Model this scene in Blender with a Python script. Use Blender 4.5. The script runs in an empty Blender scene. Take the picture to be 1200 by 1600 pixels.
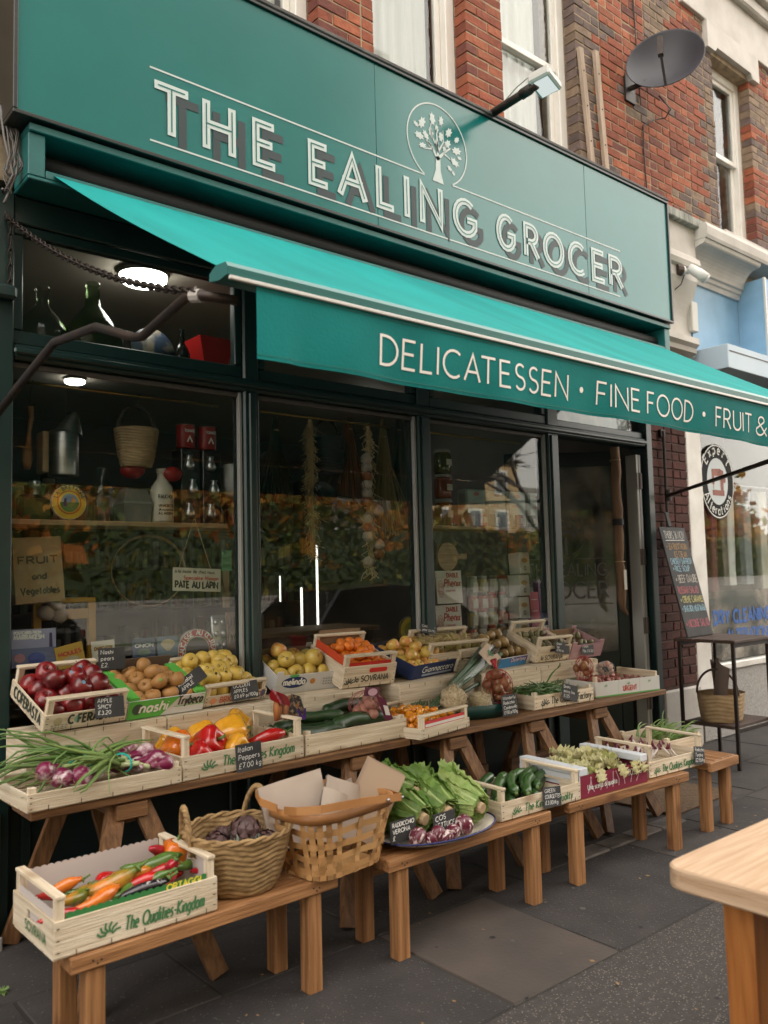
import bpy, bmesh, math, random
from math import sin, cos, pi, radians, sqrt, atan2, hypot
from mathutils import Vector, Matrix, noise as mn
random.seed(11)
scene = bpy.context.scene
COL = scene.collection
V = Vector
# ------------------------------------------------------------------ camera
YAW, PITCH, ROLL, FPX, HC, YF = radians(40.051), radians(4.320), radians(-1.4013), 1304.62, 1.5, 3.825
_f = V((sin(YAW)*cos(PITCH), cos(YAW)*cos(PITCH), sin(PITCH)))
_r0 = V((cos(YAW), -sin(YAW), 0)); _u0 = _r0.cross(_f)
_r = _r0*cos(ROLL)+_u0*sin(ROLL); _u = _u0*cos(ROLL)-_r0*sin(ROLL)
CAM = V((0, -YF, HC))
cd = bpy.data.cameras.new('camera'); cam = bpy.data.objects.new('camera', cd); COL.objects.link(cam)
cam.matrix_world = Matrix(((_r.x, _u.x, -_f.x, CAM.x), (_r.y, _u.y, -_f.y, CAM.y), (_r.z, _u.z, -_f.z, CAM.z), (0, 0, 0, 1)))
cd.sensor_fit = 'VERTICAL'; cd.sensor_height = 36; cd.lens = FPX/1600*36
cd.clip_start = .05; cd.clip_end = 600
cd.dof.use_dof = True; cd.dof.focus_distance = 4.4; cd.dof.aperture_fstop = 2.6
scene.camera = cam
# ------------------------------------------------------------------ light
SUN_EL, SUN_AZ = radians(30), radians(35)     # the sun stands behind the terrace: the shop is in open shade
w = bpy.data.worlds.new('World'); scene.world = w; w.use_nodes = True
nt = w.node_tree; nt.nodes.clear()
wo = nt.nodes.new('ShaderNodeOutputWorld'); bg = nt.nodes.new('ShaderNodeBackground'); sky = nt.nodes.new('ShaderNodeTexSky')
sky.sky_type = 'NISHITA'; sky.sun_disc = False; sky.sun_elevation = SUN_EL; sky.sun_rotation = SUN_AZ
sky.air_density = 1.2; sky.dust_density = 3.0; sky.ozone_density = 1.0
tc = nt.nodes.new('ShaderNodeTexCoord'); nz = nt.nodes.new('ShaderNodeTexNoise'); cr = nt.nodes.new('ShaderNodeValToRGB'); mx = nt.nodes.new('ShaderNodeMix')
nz.inputs['Scale'].default_value = 2.6; nz.inputs['Detail'].default_value = 6; nz.inputs['Roughness'].default_value = .6
cr.color_ramp.elements[0].position = .30; cr.color_ramp.elements[0].color = (.62, .62, .62, 1)
cr.color_ramp.elements[1].position = .62; cr.color_ramp.elements[1].color = (.97, .97, .97, 1)
mx.data_type = 'RGBA'; mx.inputs[7].default_value = (13.4, 12.5, 11.3, 1)      # thin bright cloud over the blue
nt.links.new(tc.outputs['Generated'], nz.inputs['Vector']); nt.links.new(nz.outputs['Fac'], cr.inputs['Fac'])
nt.links.new(cr.outputs['Color'], mx.inputs[0]); nt.links.new(sky.outputs[0], mx.inputs[6]); nt.links.new(mx.outputs[2], bg.inputs['Color'])
bg.inputs['Strength'].default_value = .10
nt.links.new(bg.outputs[0], wo.inputs['Surface'])
sd = bpy.data.lights.new('sun', 'SUN'); sun = bpy.data.objects.new('sun', sd); COL.objects.link(sun)
sd.energy = 5.0; sd.angle = radians(.6); sd.color = (1, .93, .82)
sdir = V((sin(SUN_AZ)*cos(SUN_EL), cos(SUN_AZ)*cos(SUN_EL), sin(SUN_EL)))
sun.rotation_euler = sdir.to_track_quat('Z', 'Y').to_euler(); sun.location = (0, 10, 20)
vs = scene.view_settings; vs.view_transform = 'Standard'; vs.look = 'None'; vs.exposure = 1.95; vs.gamma = 1; vs.use_curve_mapping = False
scene.cycles.use_denoising = True; scene.cycles.max_bounces = 8; scene.cycles.transparent_max_bounces = 16
scene.cycles.caustics_reflective = False; scene.cycles.caustics_refractive = False
scene.cycles.sample_clamp_indirect = 6

# ------------------------------------------------------------------ placing helpers
def _ray(x, y): return _f+_r*((x-600)/FPX)-_u*((y-800)/FPX)
def gz(x, y, z):
    d = _ray(x, y); return CAM+d*((z-HC)/d.z)
def gy(x, y, Y):
    d = _ray(x, y); return CAM+d*((Y+YF)/d.y)
def gx(x, y, X):
    d = _ray(x, y); return CAM+d*(X/d.x)
def proj(p):
    v = V(p)-CAM; d = v.dot(_f)
    return (600+FPX*v.dot(_r)/d, 800-FPX*v.dot(_u)/d, d)

# ------------------------------------------------------------------ materials
def _n(t, k, **kw):
    n = t.nodes.new(k)
    for a, b in kw.items(): setattr(n, a, b)
    return n
def mat(name, col, rough=.6, metal=0, col2=None, scale=8, stretch=(1, 1, 1), var=.0, bump=0, bscale=None, coat=0, detail=4, spec=.5, trans=0, ramp=(.35, .65), sss=0, coord='Object', emit=None, es=0, speck=None):
    m = bpy.data.materials.new(name); m.use_nodes = True; t = m.node_tree
    b = t.nodes['Principled BSDF']; b.inputs['Roughness'].default_value = rough; b.inputs['Metallic'].default_value = metal
    b.inputs['Specular IOR Level'].default_value = spec; b.inputs['Coat Weight'].default_value = coat; b.inputs['Coat Roughness'].default_value = .12
    if emit: b.inputs['Emission Color'].default_value = (*emit, 1); b.inputs['Emission Strength'].default_value = es
    c1 = (*col, 1); last = None
    need = col2 is not None or bump or speck
    if need:
        co = _n(t, 'ShaderNodeTexCoord'); mp = _n(t, 'ShaderNodeMapping'); mp.inputs['Scale'].default_value = stretch
        t.links.new(co.outputs[coord], mp.inputs['Vector'])
        oi = _n(t, 'ShaderNodeObjectInfo'); vm = _n(t, 'ShaderNodeVectorMath', operation='ADD'); sc_ = _n(t, 'ShaderNodeMath', operation='MULTIPLY'); sc_.inputs[1].default_value = 37.
        t.links.new(oi.outputs['Random'], sc_.inputs[0]); t.links.new(mp.outputs[0], vm.inputs[0]); t.links.new(sc_.outputs[0], vm.inputs[1])
        vec = vm.outputs[0]
    if col2 is not None:
        nz = _n(t, 'ShaderNodeTexNoise'); nz.inputs['Scale'].default_value = scale; nz.inputs['Detail'].default_value = detail
        t.links.new(vec, nz.inputs['Vector'])
        r = _n(t, 'ShaderNodeValToRGB'); r.color_ramp.elements[0].position = ramp[0]; r.color_ramp.elements[1].position = ramp[1]
        r.color_ramp.elements[0].color = c1; r.color_ramp.elements[1].color = (*col2, 1)
        t.links.new(nz.outputs['Fac'], r.inputs['Fac']); last = r.outputs['Color']
    if speck:
        sc2, thr, scol = speck
        vo = _n(t, 'ShaderNodeTexVoronoi'); vo.inputs['Scale'].default_value = sc2; t.links.new(vec, vo.inputs['Vector'])
        wn = _n(t, 'ShaderNodeSeparateColor'); t.links.new(vo.outputs['Color'], wn.inputs[0])
        lt = _n(t, 'ShaderNodeMath', operation='GREATER_THAN'); lt.inputs[1].default_value = thr; t.links.new(wn.outputs[0], lt.inputs[0])
        ds = _n(t, 'ShaderNodeMath', operation='LESS_THAN'); ds.inputs[1].default_value = .38; t.links.new(vo.outputs['Distance'], ds.inputs[0])
        ml = _n(t, 'ShaderNodeMath', operation='MULTIPLY'); t.links.new(lt.outputs[0], ml.inputs[0]); t.links.new(ds.outputs[0], ml.inputs[1])
        mx = _n(t, 'ShaderNodeMix', data_type='RGBA'); mx.inputs[6].default_value = c1; mx.inputs[7].default_value = (*scol, 1)
        if last: t.links.new(last, mx.inputs[6])
        t.links.new(ml.outputs[0], mx.inputs[0]); last = mx.outputs[2]
    if var:
        oi2 = _n(t, 'ShaderNodeObjectInfo'); hs = _n(t, 'ShaderNodeHueSaturation'); mr = _n(t, 'ShaderNodeMapRange')
        mr.inputs[3].default_value = 1-var; mr.inputs[4].default_value = 1+var
        t.links.new(oi2.outputs['Random'], mr.inputs[0]); t.links.new(mr.outputs[0], hs.inputs['Value'])
        hs.inputs['Color'].default_value = c1
        if last: t.links.new(last, hs.inputs['Color'])
        last = hs.outputs[0]
    if last: t.links.new(last, b.inputs['Base Color'])
    else: b.inputs['Base Color'].default_value = c1
    if bump:
        n2 = _n(t, 'ShaderNodeTexNoise'); n2.inputs['Scale'].default_value = bscale or scale*2; n2.inputs['Detail'].default_value = 5
        bp = _n(t, 'ShaderNodeBump'); bp.inputs['Strength'].default_value = bump; bp.inputs['Distance'].default_value = .01
        t.links.new(vec, n2.inputs['Vector']); t.links.new(n2.outputs['Fac'], bp.inputs['Height']); t.links.new(bp.outputs[0], b.inputs['Normal'])
    if trans:
        tb = _n(t, 'ShaderNodeBsdfTranslucent'); ms = _n(t, 'ShaderNodeMixShader'); ms.inputs[0].default_value = trans
        if last: t.links.new(last, tb.inputs['Color'])
        else: tb.inputs['Color'].default_value = c1
        t.links.new(b.outputs[0], ms.inputs[1]); t.links.new(tb.outputs[0], ms.inputs[2]); t.links.new(ms.outputs[0], t.nodes['Material Output'].inputs[0])
    if sss: b.inputs['Subsurface Weight'].default_value = sss; b.inputs['Subsurface Radius'].default_value = (.01, .006, .004)
    return m
def wood(name, c1, c2, rough=.55, f=9, dark=None, var=.12):
    out = []
    for ax in range(3):
        st = [20, 20, 20]; st[ax] = .9
        m = mat(name+'_grain_'+'xyz'[ax], c1, rough, col2=c2, scale=f/2.2, stretch=st, var=var, bump=.35, bscale=f*2, detail=8, ramp=(.36, .64), spec=.3)
        if dark:      # knots
            t = m.node_tree; b = t.nodes['Principled BSDF']; lk = b.inputs['Base Color'].links[0].from_socket
            co = _n(t, 'ShaderNodeTexCoord'); mp = _n(t, 'ShaderNodeMapping'); s3 = [9, 9, 9]; s3[ax] = 4.5; mp.inputs['Scale'].default_value = s3
            oi = _n(t, 'ShaderNodeObjectInfo'); va = _n(t, 'ShaderNodeVectorMath', operation='ADD'); k = _n(t, 'ShaderNodeMath', operation='MULTIPLY'); k.inputs[1].default_value = 53.
            t.links.new(co.outputs['Object'], mp.inputs[0]); t.links.new(oi.outputs['Random'], k.inputs[0]); t.links.new(mp.outputs[0], va.inputs[0]); t.links.new(k.outputs[0], va.inputs[1])
            vo = _n(t, 'ShaderNodeTexVoronoi'); vo.inputs['Scale'].default_value = .8; t.links.new(va.outputs[0], vo.inputs['Vector'])
            r = _n(t, 'ShaderNodeValToRGB'); r.color_ramp.elements[0].position = .06; r.color_ramp.elements[0].color = (1, 1, 1, 1); r.color_ramp.elements[1].position = .22; r.color_ramp.elements[1].color = (0, 0, 0, 1)
            t.links.new(vo.outputs['Distance'], r.inputs[0])
            x = _n(t, 'ShaderNodeMix', data_type='RGBA'); x.inputs[7].default_value = (*dark, 1); t.links.new(r.outputs[0], x.inputs[0]); t.links.new(lk, x.inputs[6]); t.links.new(x.outputs[2], b.inputs['Base Color'])
        out.append(m)
    return out
def glassmat(name, tint=(1, 1, 1), rough=.0, ior=1.5, dirt_veil=0):
    m = bpy.data.materials.new(name); m.use_nodes = True; t = m.node_tree; t.nodes.clear()
    o = _n(t, 'ShaderNodeOutputMaterial'); tr = _n(t, 'ShaderNodeBsdfTransparent'); gl = _n(t, 'ShaderNodeBsdfGlossy'); fr = _n(t, 'ShaderNodeFresnel'); ms = _n(t, 'ShaderNodeMixShader')
    tr.inputs[0].default_value = (*tint, 1); gl.inputs['Roughness'].default_value = rough; t.nodes.remove(fr)
    f0 = ((ior-1)/(ior+1))**2; ge = _n(t, 'ShaderNodeNewGeometry'); dt = _n(t, 'ShaderNodeVectorMath', operation='DOT_PRODUCT')
    t.links.new(ge.outputs['Normal'], dt.inputs[0]); t.links.new(ge.outputs['Incoming'], dt.inputs[1])
    last = dt.outputs['Value']
    for op, v in (('ABSOLUTE', None), ('SUBTRACT', 1), ('POWER', 5), ('MULTIPLY', 1-f0), ('ADD', f0)):     # Schlick reflectance of one face
        k = _n(t, 'ShaderNodeMath', operation=op)
        if op == 'SUBTRACT': k.inputs[0].default_value = 1; t.links.new(last, k.inputs[1])
        else:
            t.links.new(last, k.inputs[0])
            if v is not None: k.inputs[1].default_value = v
        last = k.outputs[0]
    t.links.new(last, ms.inputs[0]); t.links.new(tr.outputs[0], ms.inputs[1]); t.links.new(gl.outputs[0], ms.inputs[2])
    sh = ms.outputs[0]
    if dirt_veil:
        df = _n(t, 'ShaderNodeBsdfDiffuse'); df.inputs[0].default_value = (.5, .46, .4, 1); nz = _n(t, 'ShaderNodeTexNoise'); nz.inputs['Scale'].default_value = 3; nz.inputs['Detail'].default_value = 8
        co = _n(t, 'ShaderNodeTexCoord'); t.links.new(co.outputs['Object'], nz.inputs[0])
        mr = _n(t, 'ShaderNodeMapRange'); mr.inputs[1].default_value = .4; mr.inputs[2].default_value = .8; mr.inputs[4].default_value = dirt_veil; t.links.new(nz.outputs[0], mr.inputs[0])
        m2 = _n(t, 'ShaderNodeMixShader'); t.links.new(mr.outputs[0], m2.inputs[0]); t.links.new(sh, m2.inputs[1]); t.links.new(df.outputs[0], m2.inputs[2]); sh = m2.outputs[0]
    t.links.new(sh, o.inputs[0]); return m
def emit(name, col, s):
    m = bpy.data.materials.new(name); m.use_nodes = True; t = m.node_tree; t.nodes.clear()
    o = _n(t, 'ShaderNodeOutputMaterial'); e = _n(t, 'ShaderNodeEmission'); e.inputs[0].default_value = (*col, 1); e.inputs[1].default_value = s; t.links.new(e.outputs[0], o.inputs[0]); return m
_flat = {}
def flat(col, rough=.6, spec=.4):
    k = (tuple(round(c, 3) for c in col), rough)
    if k not in _flat: _flat[k] = mat('plain_%d' % len(_flat), col, rough, spec=spec)
    return _flat[k]

# ------------------------------------------------------------------ mesh building
class MB:
    def __init__(s): s.v = []; s.f = []; s.m = []; s.k = 0; s.T = None
    def _a(s, vs, fs):
        o = len(s.v); T = s.T
        s.v += [tuple(T @ V(p)) if T else tuple(p) for p in vs]
        for f in fs: s.f.append(tuple(i+o for i in f)); s.m.append(s.k)
        return s
    def box(s, a, b):
        x0, y0, z0 = a; x1, y1, z1 = b
        return s._a([(x0, y0, z0), (x1, y0, z0), (x1, y1, z0), (x0, y1, z0), (x0, y0, z1), (x1, y0, z1), (x1, y1, z1), (x0, y1, z1)],
                    [(0, 3, 2, 1), (4, 5, 6, 7), (0, 1, 5, 4), (1, 2, 6, 5), (2, 3, 7, 6), (3, 0, 4, 7)])
    def bbox(s, a, b, r=.003):      # box with chamfered edges along every side
        a = list(a); b = list(b); r = min(r, *(abs(b[i]-a[i])*.45 for i in range(3)))
        bm = bmesh.new(); bmesh.ops.create_cube(bm, size=1)
        for v in bm.verts: v.co = V([(a[i]+b[i])/2+v.co[i]*(b[i]-a[i]) for i in range(3)])
        bmesh.ops.bevel(bm, geom=list(bm.edges), offset=r, segments=1, affect='EDGES', profile=.7)
        bm.verts.index_update(); s._a([v.co[:] for v in bm.verts], [[v.index for v in f.verts] for f in bm.faces]); bm.free(); return s
    def beam(s, p, q, w, h, up=(0, 0, 1)):     # bar of w x h from p to q
        p = V(p); q = V(q); d = (q-p).normalized(); u = V(up); sx = d.cross(u)
        if sx.length < 1e-4: sx = d.cross(V((0, 1, 0)))
        sx.normalize(); u = sx.cross(d); vs = []
        for e in (p, q):
            for i, j in ((-1, -1), (1, -1), (1, 1), (-1, 1)): vs.append(e+sx*(i*w/2)+u*(j*h/2))
        return s._a(vs, [(0, 1, 2, 3), (7, 6, 5, 4), (0, 4, 5, 1), (1, 5, 6, 2), (2, 6, 7, 3), (3, 7, 4, 0)])
    def tube(s, pts, r, n=8, cap=True):
        pts = [V(p) for p in pts]; m = len(pts); rs = r if isinstance(r, (list, tuple)) else [r]*m
        vs = []; ref = None
        for i, p in enumerate(pts):
            d = (pts[min(i+1, m-1)]-pts[max(i-1, 0)])
            d = d.normalized() if d.length > 1e-9 else V((0, 0, 1))
            if ref is None: ref = d.orthogonal().normalized()
            ref = (ref-d*ref.dot(d)); ref = ref.normalized() if ref.length > 1e-6 else d.orthogonal().normalized()
            b = d.cross(ref)
            for k in range(n):
                a = 2*pi*k/n; vs.append(p+(ref*cos(a)+b*sin(a))*rs[i])
        fs = [(i*n+k, i*n+(k+1) % n, (i+1)*n+(k+1) % n, (i+1)*n+k) for i in range(m-1) for k in range(n)]
        if cap: fs += [tuple(range(n-1, -1, -1)), tuple((m-1)*n+k for k in range(n))]
        return s._a(vs, fs)
    def lathe(s, prof, n=20, wob=None, close=False):   # prof: (r, z)
        vs = []; fs = []; m = len(prof)
        for i, (r, z) in enumerate(prof):
            for k in range(n):
                a = 2*pi*k/n; q = wob(a, i/(m-1)) if wob else 1
                vs.append((r*q*cos(a), r*q*sin(a), z))
        for i in range(m-1):
            for k in range(n): fs.append((i*n+k, i*n+(k+1) % n, (i+1)*n+(k+1) % n, (i+1)*n+k))
        if close:
            fs.append(tuple(range(n-1, -1, -1))); fs.append(tuple((m-1)*n+k for k in range(n)))
        return s._a(vs, fs)
    def ball(s, c, r, n=10, m=7, sc=(1, 1, 1)):
        vs = []; fs = []
        for i in range(m+1):
            t = pi*i/m
            for k in range(n):
                a = 2*pi*k/n; vs.append((c[0]+r*sc[0]*sin(t)*cos(a), c[1]+r*sc[1]*sin(t)*sin(a), c[2]-r*sc[2]*cos(t)))
        for i in range(m):
            for k in range(n): fs.append((i*n+k, i*n+(k+1) % n, (i+1)*n+(k+1) % n, (i+1)*n+k))
        return s._a(vs, fs)
    def poly(s, pts): return s._a(pts, [tuple(range(len(pts)))])
    def grid(s, nu, nv, fn):
        return s._a([fn(i/nu, j/nv) for j in range(nv+1) for i in range(nu+1)], [(j*(nu+1)+i, j*(nu+1)+i+1, (j+1)*(nu+1)+i+1, (j+1)*(nu+1)+i) for j in range(nv) for i in range(nu)])
    def prism(s, pts, h):           # polygon in xy (list of 2D) extruded 0..h in z
        n = len(pts)
        return s._a([(x, y, 0) for x, y in pts]+[(x, y, h) for x, y in pts], [tuple(range(n-1, -1, -1)), tuple(range(n, 2*n))]+[(i, (i+1) % n, n+(i+1) % n, n+i) for i in range(n)])
    def build(s, name, mats, parent=None, loc=None, rot=None, smooth=False, kind=None):
        me = bpy.data.meshes.new(name); me.from_pydata(s.v, [], s.f)
        for m in (mats if isinstance(mats, (list, tuple)) else [mats]): me.materials.append(m)
        if any(s.m): me.polygons.foreach_set('material_index', s.m)
        if smooth: me.polygons.foreach_set('use_smooth', [True]*len(s.f))
        me.update()
        return link(name, me, parent, loc, rot, kind)
def link(name, me, parent=None, loc=None, rot=None, kind=None):
    o = bpy.data.objects.new(name, me); COL.objects.link(o)
    if parent: o.parent = parent
    if loc is not None: o.location = loc
    if rot is not None: o.rotation_euler = rot
    if kind: o['kind'] = kind
    return o
def tag(o, label, cat, group=None):
    o['label'] = label; o['category'] = cat
    if group: o['group'] = group
    return o
def thing(name, label, cat, loc=(0, 0, 0), rot=(0, 0, 0), group=None):
    o = link(name, None, None, loc, rot); return tag(o, label, cat, group)
def copy_tree(o, parent=None):
    c = o.copy(); COL.objects.link(c); c.parent = parent
    for ch in o.children: copy_tree(ch, c)
    return c
def bx(name, a, b, m, parent=None, r=0): return (MB().bbox(a, b, r) if r else MB().box(a, b)).build(name, m, parent)

# ------------------------------------------------------------------ a one-stroke alphabet
_G = {'A': '0,0 .35,1 .7,0|.12,.34 .58,.34', 'B': '0,0 0,1 .25,1 @.25,.76,.25,.24,90,-90 0,.52|.25,.52 @.28,.26,.28,.26,90,-90 0,0', 'C': '@.45,.5,.45,.5,50,310',
 'D': '0,0 0,1 .2,1 @.2,.5,.48,.5,90,-90 0,0', 'E': '.48,1 0,1 0,0 .5,0|0,.52 .42,.52', 'F': '.48,1 0,1 0,0|0,.52 .4,.52', 'G': '@.46,.5,.46,.5,50,330 .86,.45 .52,.45',
 'H': '0,0 0,1|.65,0 .65,1|0,.52 .65,.52', 'I': '0,0 0,1', 'J': '.3,1 .3,.2 @.12,.2,.18,.2,0,-120', 'K': '0,0 0,1|.55,1 0,.48 .58,0', 'L': '0,1 0,0 .45,0', 'M': '0,0 .08,1 .42,.25 .76,1 .84,0',
 'N': '0,0 0,1 .68,0 .68,1', 'O': '@.48,.5,.48,.5,90,450', 'P': '0,0 0,1 .25,1 @.25,.74,.27,.26,90,-90 0,.48', 'Q': '@.48,.5,.48,.5,90,450|.6,.2 .95,-.1', 'R': '0,0 0,1 .25,1 @.25,.74,.27,.26,90,-90 0,.48|.25,.48 .58,0',
 'S': '@.27,.75,.23,.25,40,270 @.27,.25,.25,.25,90,-150', 'T': '0,1 .65,1|.325,1 .325,0', 'U': '0,1 0,.3 @.31,.3,.31,.3,180,360 .62,1', 'V': '0,1 .34,0 .68,1', 'W': '0,1 .25,0 .5,.9 .75,0 1,1', 'X': '0,1 .6,0|.6,1 0,0',
 'Y': '0,1 .32,.5 .64,1|.32,.5 .32,0', 'Z': '0,1 .55,1 0,0 .58,0', '&': '.7,0 .15,.7 @.32,.8,.17,.2,200,-20 .08,.35 @.28,.24,.24,.24,150,340 .66,.45',
 'a': '.45,.62 .45,0|@.23,.3,.22,.3,0,360', 'b': '0,1 0,0|@.23,.3,.23,.3,180,540', 'c': '@.24,.3,.24,.3,50,310', 'd': '.46,1 .46,0|@.23,.3,.23,.3,0,360', 'e': '.02,.32 .46,.32 @.24,.3,.23,.3,5,310', 'f': '@.3,.82,.15,.18,60,180 .15,0|0,.6 .3,.6',
 'g': '.45,.62 .45,-.1 @.23,-.1,.22,.2,0,-140|@.23,.3,.22,.3,0,360', 'h': '0,1 0,0|0,.38 @.2,.4,.2,.22,180,0 .4,0', 'i': '0,.6 0,0|0,.8 0,.84', 'j': '.12,.6 .12,-.1 @0,-.1,.12,.15,0,-100|.12,.8 .12,.84', 'k': '0,1 0,0|.35,.6 0,.25 .38,0', 'l': '0,1 0,0',
 'm': '0,.62 0,0|0,.4 @.16,.42,.16,.2,180,0 .32,0|.32,.4 @.48,.42,.16,.2,180,0 .64,0', 'n': '0,.62 0,0|0,.38 @.2,.4,.2,.22,180,0 .4,0', 'o': '@.24,.3,.24,.3,90,450', 'p': '0,.62 0,-.3|@.23,.3,.23,.3,180,540', 'q': '.46,.62 .46,-.3|@.23,.3,.23,.3,0,360',
 'r': '0,.62 0,0|0,.36 @.18,.38,.18,.22,180,60', 's': '@.17,.46,.15,.15,40,270 @.17,.16,.16,.16,90,-150', 't': '.14,.9 .14,.12 @.26,.12,.12,.12,180,290|0,.6 .3,.6', 'u': '0,.62 0,.2 @.2,.2,.2,.2,180,360 .4,.62 .4,0', 'v': '0,.62 .2,0 .4,.62',
 'w': '0,.62 .16,0 .32,.55 .48,0 .64,.62', 'x': '0,.62 .38,0|.38,.62 0,0', 'y': '0,.62 .2,.02|.4,.62 .12,-.28', 'z': '0,.62 .36,.62 0,0 .38,0',
 '0': '@.3,.5,.28,.5,90,450', '1': '.05,.8 .22,1 .22,0', '2': '@.28,.74,.26,.26,160,-40 0,0 .56,0', '3': '@.26,.76,.22,.24,140,-90 @.26,.26,.26,.26,90,-140', '4': '.42,0 .42,1 0,.3 .58,.3', '5': '.5,1 .08,1 .05,.55 @.26,.32,.27,.31,130,-140', '6': '@.29,.3,.27,.3,0,360|.03,.35 .4,1',
 '7': '0,1 .55,1 .18,0', '8': '@.28,.76,.21,.24,90,450|@.28,.26,.26,.26,90,450', '9': '@.28,.7,.26,.3,0,360|.54,.66 .2,0', '.': '0,0 .02,.05', ',': '.05,.05 0,-.12', '-': '0,.38 .3,.38', '/': '0,-.05 .35,1', "'": '0,1 0,.8', '*': '0,.3 .3,.6|0,.6 .3,.3|.15,.25 .15,.65', '£': '@.32,.75,.2,.25,20,180 .12,.1 0,0 .55,0|0,.48 .4,.48', ':': '0,0 .02,.04|0,.5 .02,.54', 'é': '.02,.32 .46,.32 @.24,.3,.23,.3,5,310|.2,.75 .34,.95', 'É': '.48,1 0,1 0,0 .5,0|0,.52 .42,.52|.2,1.12 .34,1.28'}
_gc = {}
def glyph(ch):
    if ch in _gc: return _gc[ch]
    st = []
    for s in _G[ch].split('|'):
        pts = []
        for t in s.split():
            if t[0] == '@':
                cx, cy, rx, ry, a, b = map(float, t[1:].split(',')); n = max(3, int(abs(b-a)/20))
                for i in range(n+1):
                    q = radians(a+(b-a)*i/n); pts.append((cx+rx*cos(q), cy+ry*sin(q)))
            else: pts.append(tuple(map(float, t.split(','))))
        st.append(pts)
    _gc[ch] = (st, max(p[0] for s in st for p in s)); return _gc[ch]
def ribbon(mb, pts, w, off=0, taper=None):
    """flat strip in local x-z plane (y = off, facing -y)"""
    pts = [p for i, p in enumerate(pts) if i == 0 or hypot(p[0]-pts[i-1][0], p[1]-pts[i-1][1]) > 1e-6]
    n = len(pts)
    if n < 2: return
    closed = n > 3 and hypot(pts[0][0]-pts[-1][0], pts[0][1]-pts[-1][1]) < 1e-5
    L = []; R = []
    for i in range(n):
        a = pts[i-1] if i else (pts[-2] if closed else None); b = pts[i+1] if i < n-1 else (pts[1] if closed else None); p = pts[i]
        ns = []
        for q0, q1 in ((a, p), (p, b)):
            if q0 is None or q1 is None: continue
            dx, dz = q1[0]-q0[0], q1[1]-q0[1]; l = hypot(dx, dz) or 1; ns.append((-dz/l, dx/l))
        if len(ns) == 2:
            mx, mz = ns[0][0]+ns[1][0], ns[0][1]+ns[1][1]; l = hypot(mx, mz)
            if l < .35: nx, nz = ns[0]; k = 1
            else:
                nx, nz = mx/l, mz/l; k = min(2.2, 1/max(.3, nx*ns[0][0]+nz*ns[0][1]))
        else: nx, nz = ns[0]; k = 1
        hw = w/2*k*(taper(i/(n-1)) if taper else 1)
        L.append((p[0]+nx*hw, off, p[1]+nz*hw)); R.append((p[0]-nx*hw, off, p[1]-nz*hw))
    mb._a(L+R, [(i, n+i, n+i+1, i+1) for i in range(n-1)])
def textw(s, h, gap=.22, space=.45, wf=1):
    x = 0
    for ch in s: x += (space*h*wf) if ch == ' ' else (glyph(ch)[1] if ch != '•' else .2)*h*wf+gap*h
    return x-gap*h-.2*h*wf*s.count('AT')
def text(mb, s, x, z, h, sw, gap=.22, space=.45, wf=1, slant=0, jit=0, off=0, width=None):
    """writes s with its baseline from (x, z) in local x-z; h cap height, sw stroke width"""
    if width:
        wf = 1; w0 = textw(s, h, gap, space, 1); wf = width/w0; gap *= wf
    rr = random.Random(hash(s) % 999 if False else len(s)*7+int(h*1e4))
    prev = ''
    for ch in s:
        if prev == 'A' and ch == 'T': x -= .2*h*wf
        prev = ch
        if ch == ' ': x += space*h*wf; continue
        if ch == '•':
            mb.poly([(x+.1*h+.09*h*cos(2*pi*k/12), off, z+.5*h+.09*h*sin(2*pi*k/12)) for k in range(12)]); x += .2*h+gap*h; continue
        st, w_ = glyph(ch); jx = jit*h
        dz = rr.uniform(-jx, jx); rt = rr.uniform(-jit, jit)
        for si, s_ in enumerate(st):
            ribbon(mb, [(x+(px*wf+py*slant-py*rt)*h, z+dz+(py+px*rt)*h) for px, py in s_], sw, off-si*.0002)
        x += w_*h*wf+gap*h
    return x
# ================================================================== materials in use
M = {}
M['frame'] = mat('shopfront_green_paint', (.005, .021, .020), .45, col2=(.007, .028, .026), scale=5, bump=.05, bscale=30, coat=.15)
M['frame_dark'] = mat('shopfront_dark_paint', (.006, .016, .015), .5, col2=(.008, .02, .019), scale=5)
M['sign'] = mat('sign_panel_green', (.002, .125, .12), .18, col2=(.003, .14, .134), scale=2, spec=.5, bump=.012, bscale=3)
M['sign_trim'] = mat('sign_black_trim', (.012, .014, .014), .35, col2=(.02, .022, .02), scale=12, stretch=(1, 8, 8))
M['lead'] = mat('lead_flashing', (.05, .045, .045), .7, col2=(.10, .09, .085), scale=9, bump=.3)
M['signwhite'] = mat('sign_silver_vinyl', (.50, .56, .55), .4)
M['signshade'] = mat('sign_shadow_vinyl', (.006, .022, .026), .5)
M['cass'] = mat('cassette_teal_paint', (.008, .10, .10), .45, col2=(.012, .13, .125), scale=6)
M['black'] = mat('matt_black', (.008, .007, .007), .7)
M['canvas'] = mat('awning_canvas', (.002, .19, .185), .75, col2=(.004, .265, .255), scale=1.3, stretch=(3, .7, .7), detail=10, ramp=(.25, .7), bump=.12, bscale=160, trans=.02, spec=.2)
M['valance'] = mat('valance_canvas', (.002, .155, .153), .75, col2=(.003, .20, .196), scale=3, bump=.15, bscale=90, trans=.12, spec=.2)
M['bar'] = mat('awning_bar_paint', (.010, .13, .125), .4, coat=.2)
M['white'] = mat('white_gloss_paint', (.80, .78, .74), .4, col2=(.62, .59, .54), scale=4, bump=.06, bscale=25)
M['print_white'] = mat('white_print', (.74, .75, .72), .6)
M['iron'] = mat('black_iron', (.014, .011, .010), .5, metal=.3, col2=(.035, .020, .014), scale=14, bump=.25)
M['chain'] = mat('dark_chain_steel', (.03, .022, .018), .45, metal=.8)
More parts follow.
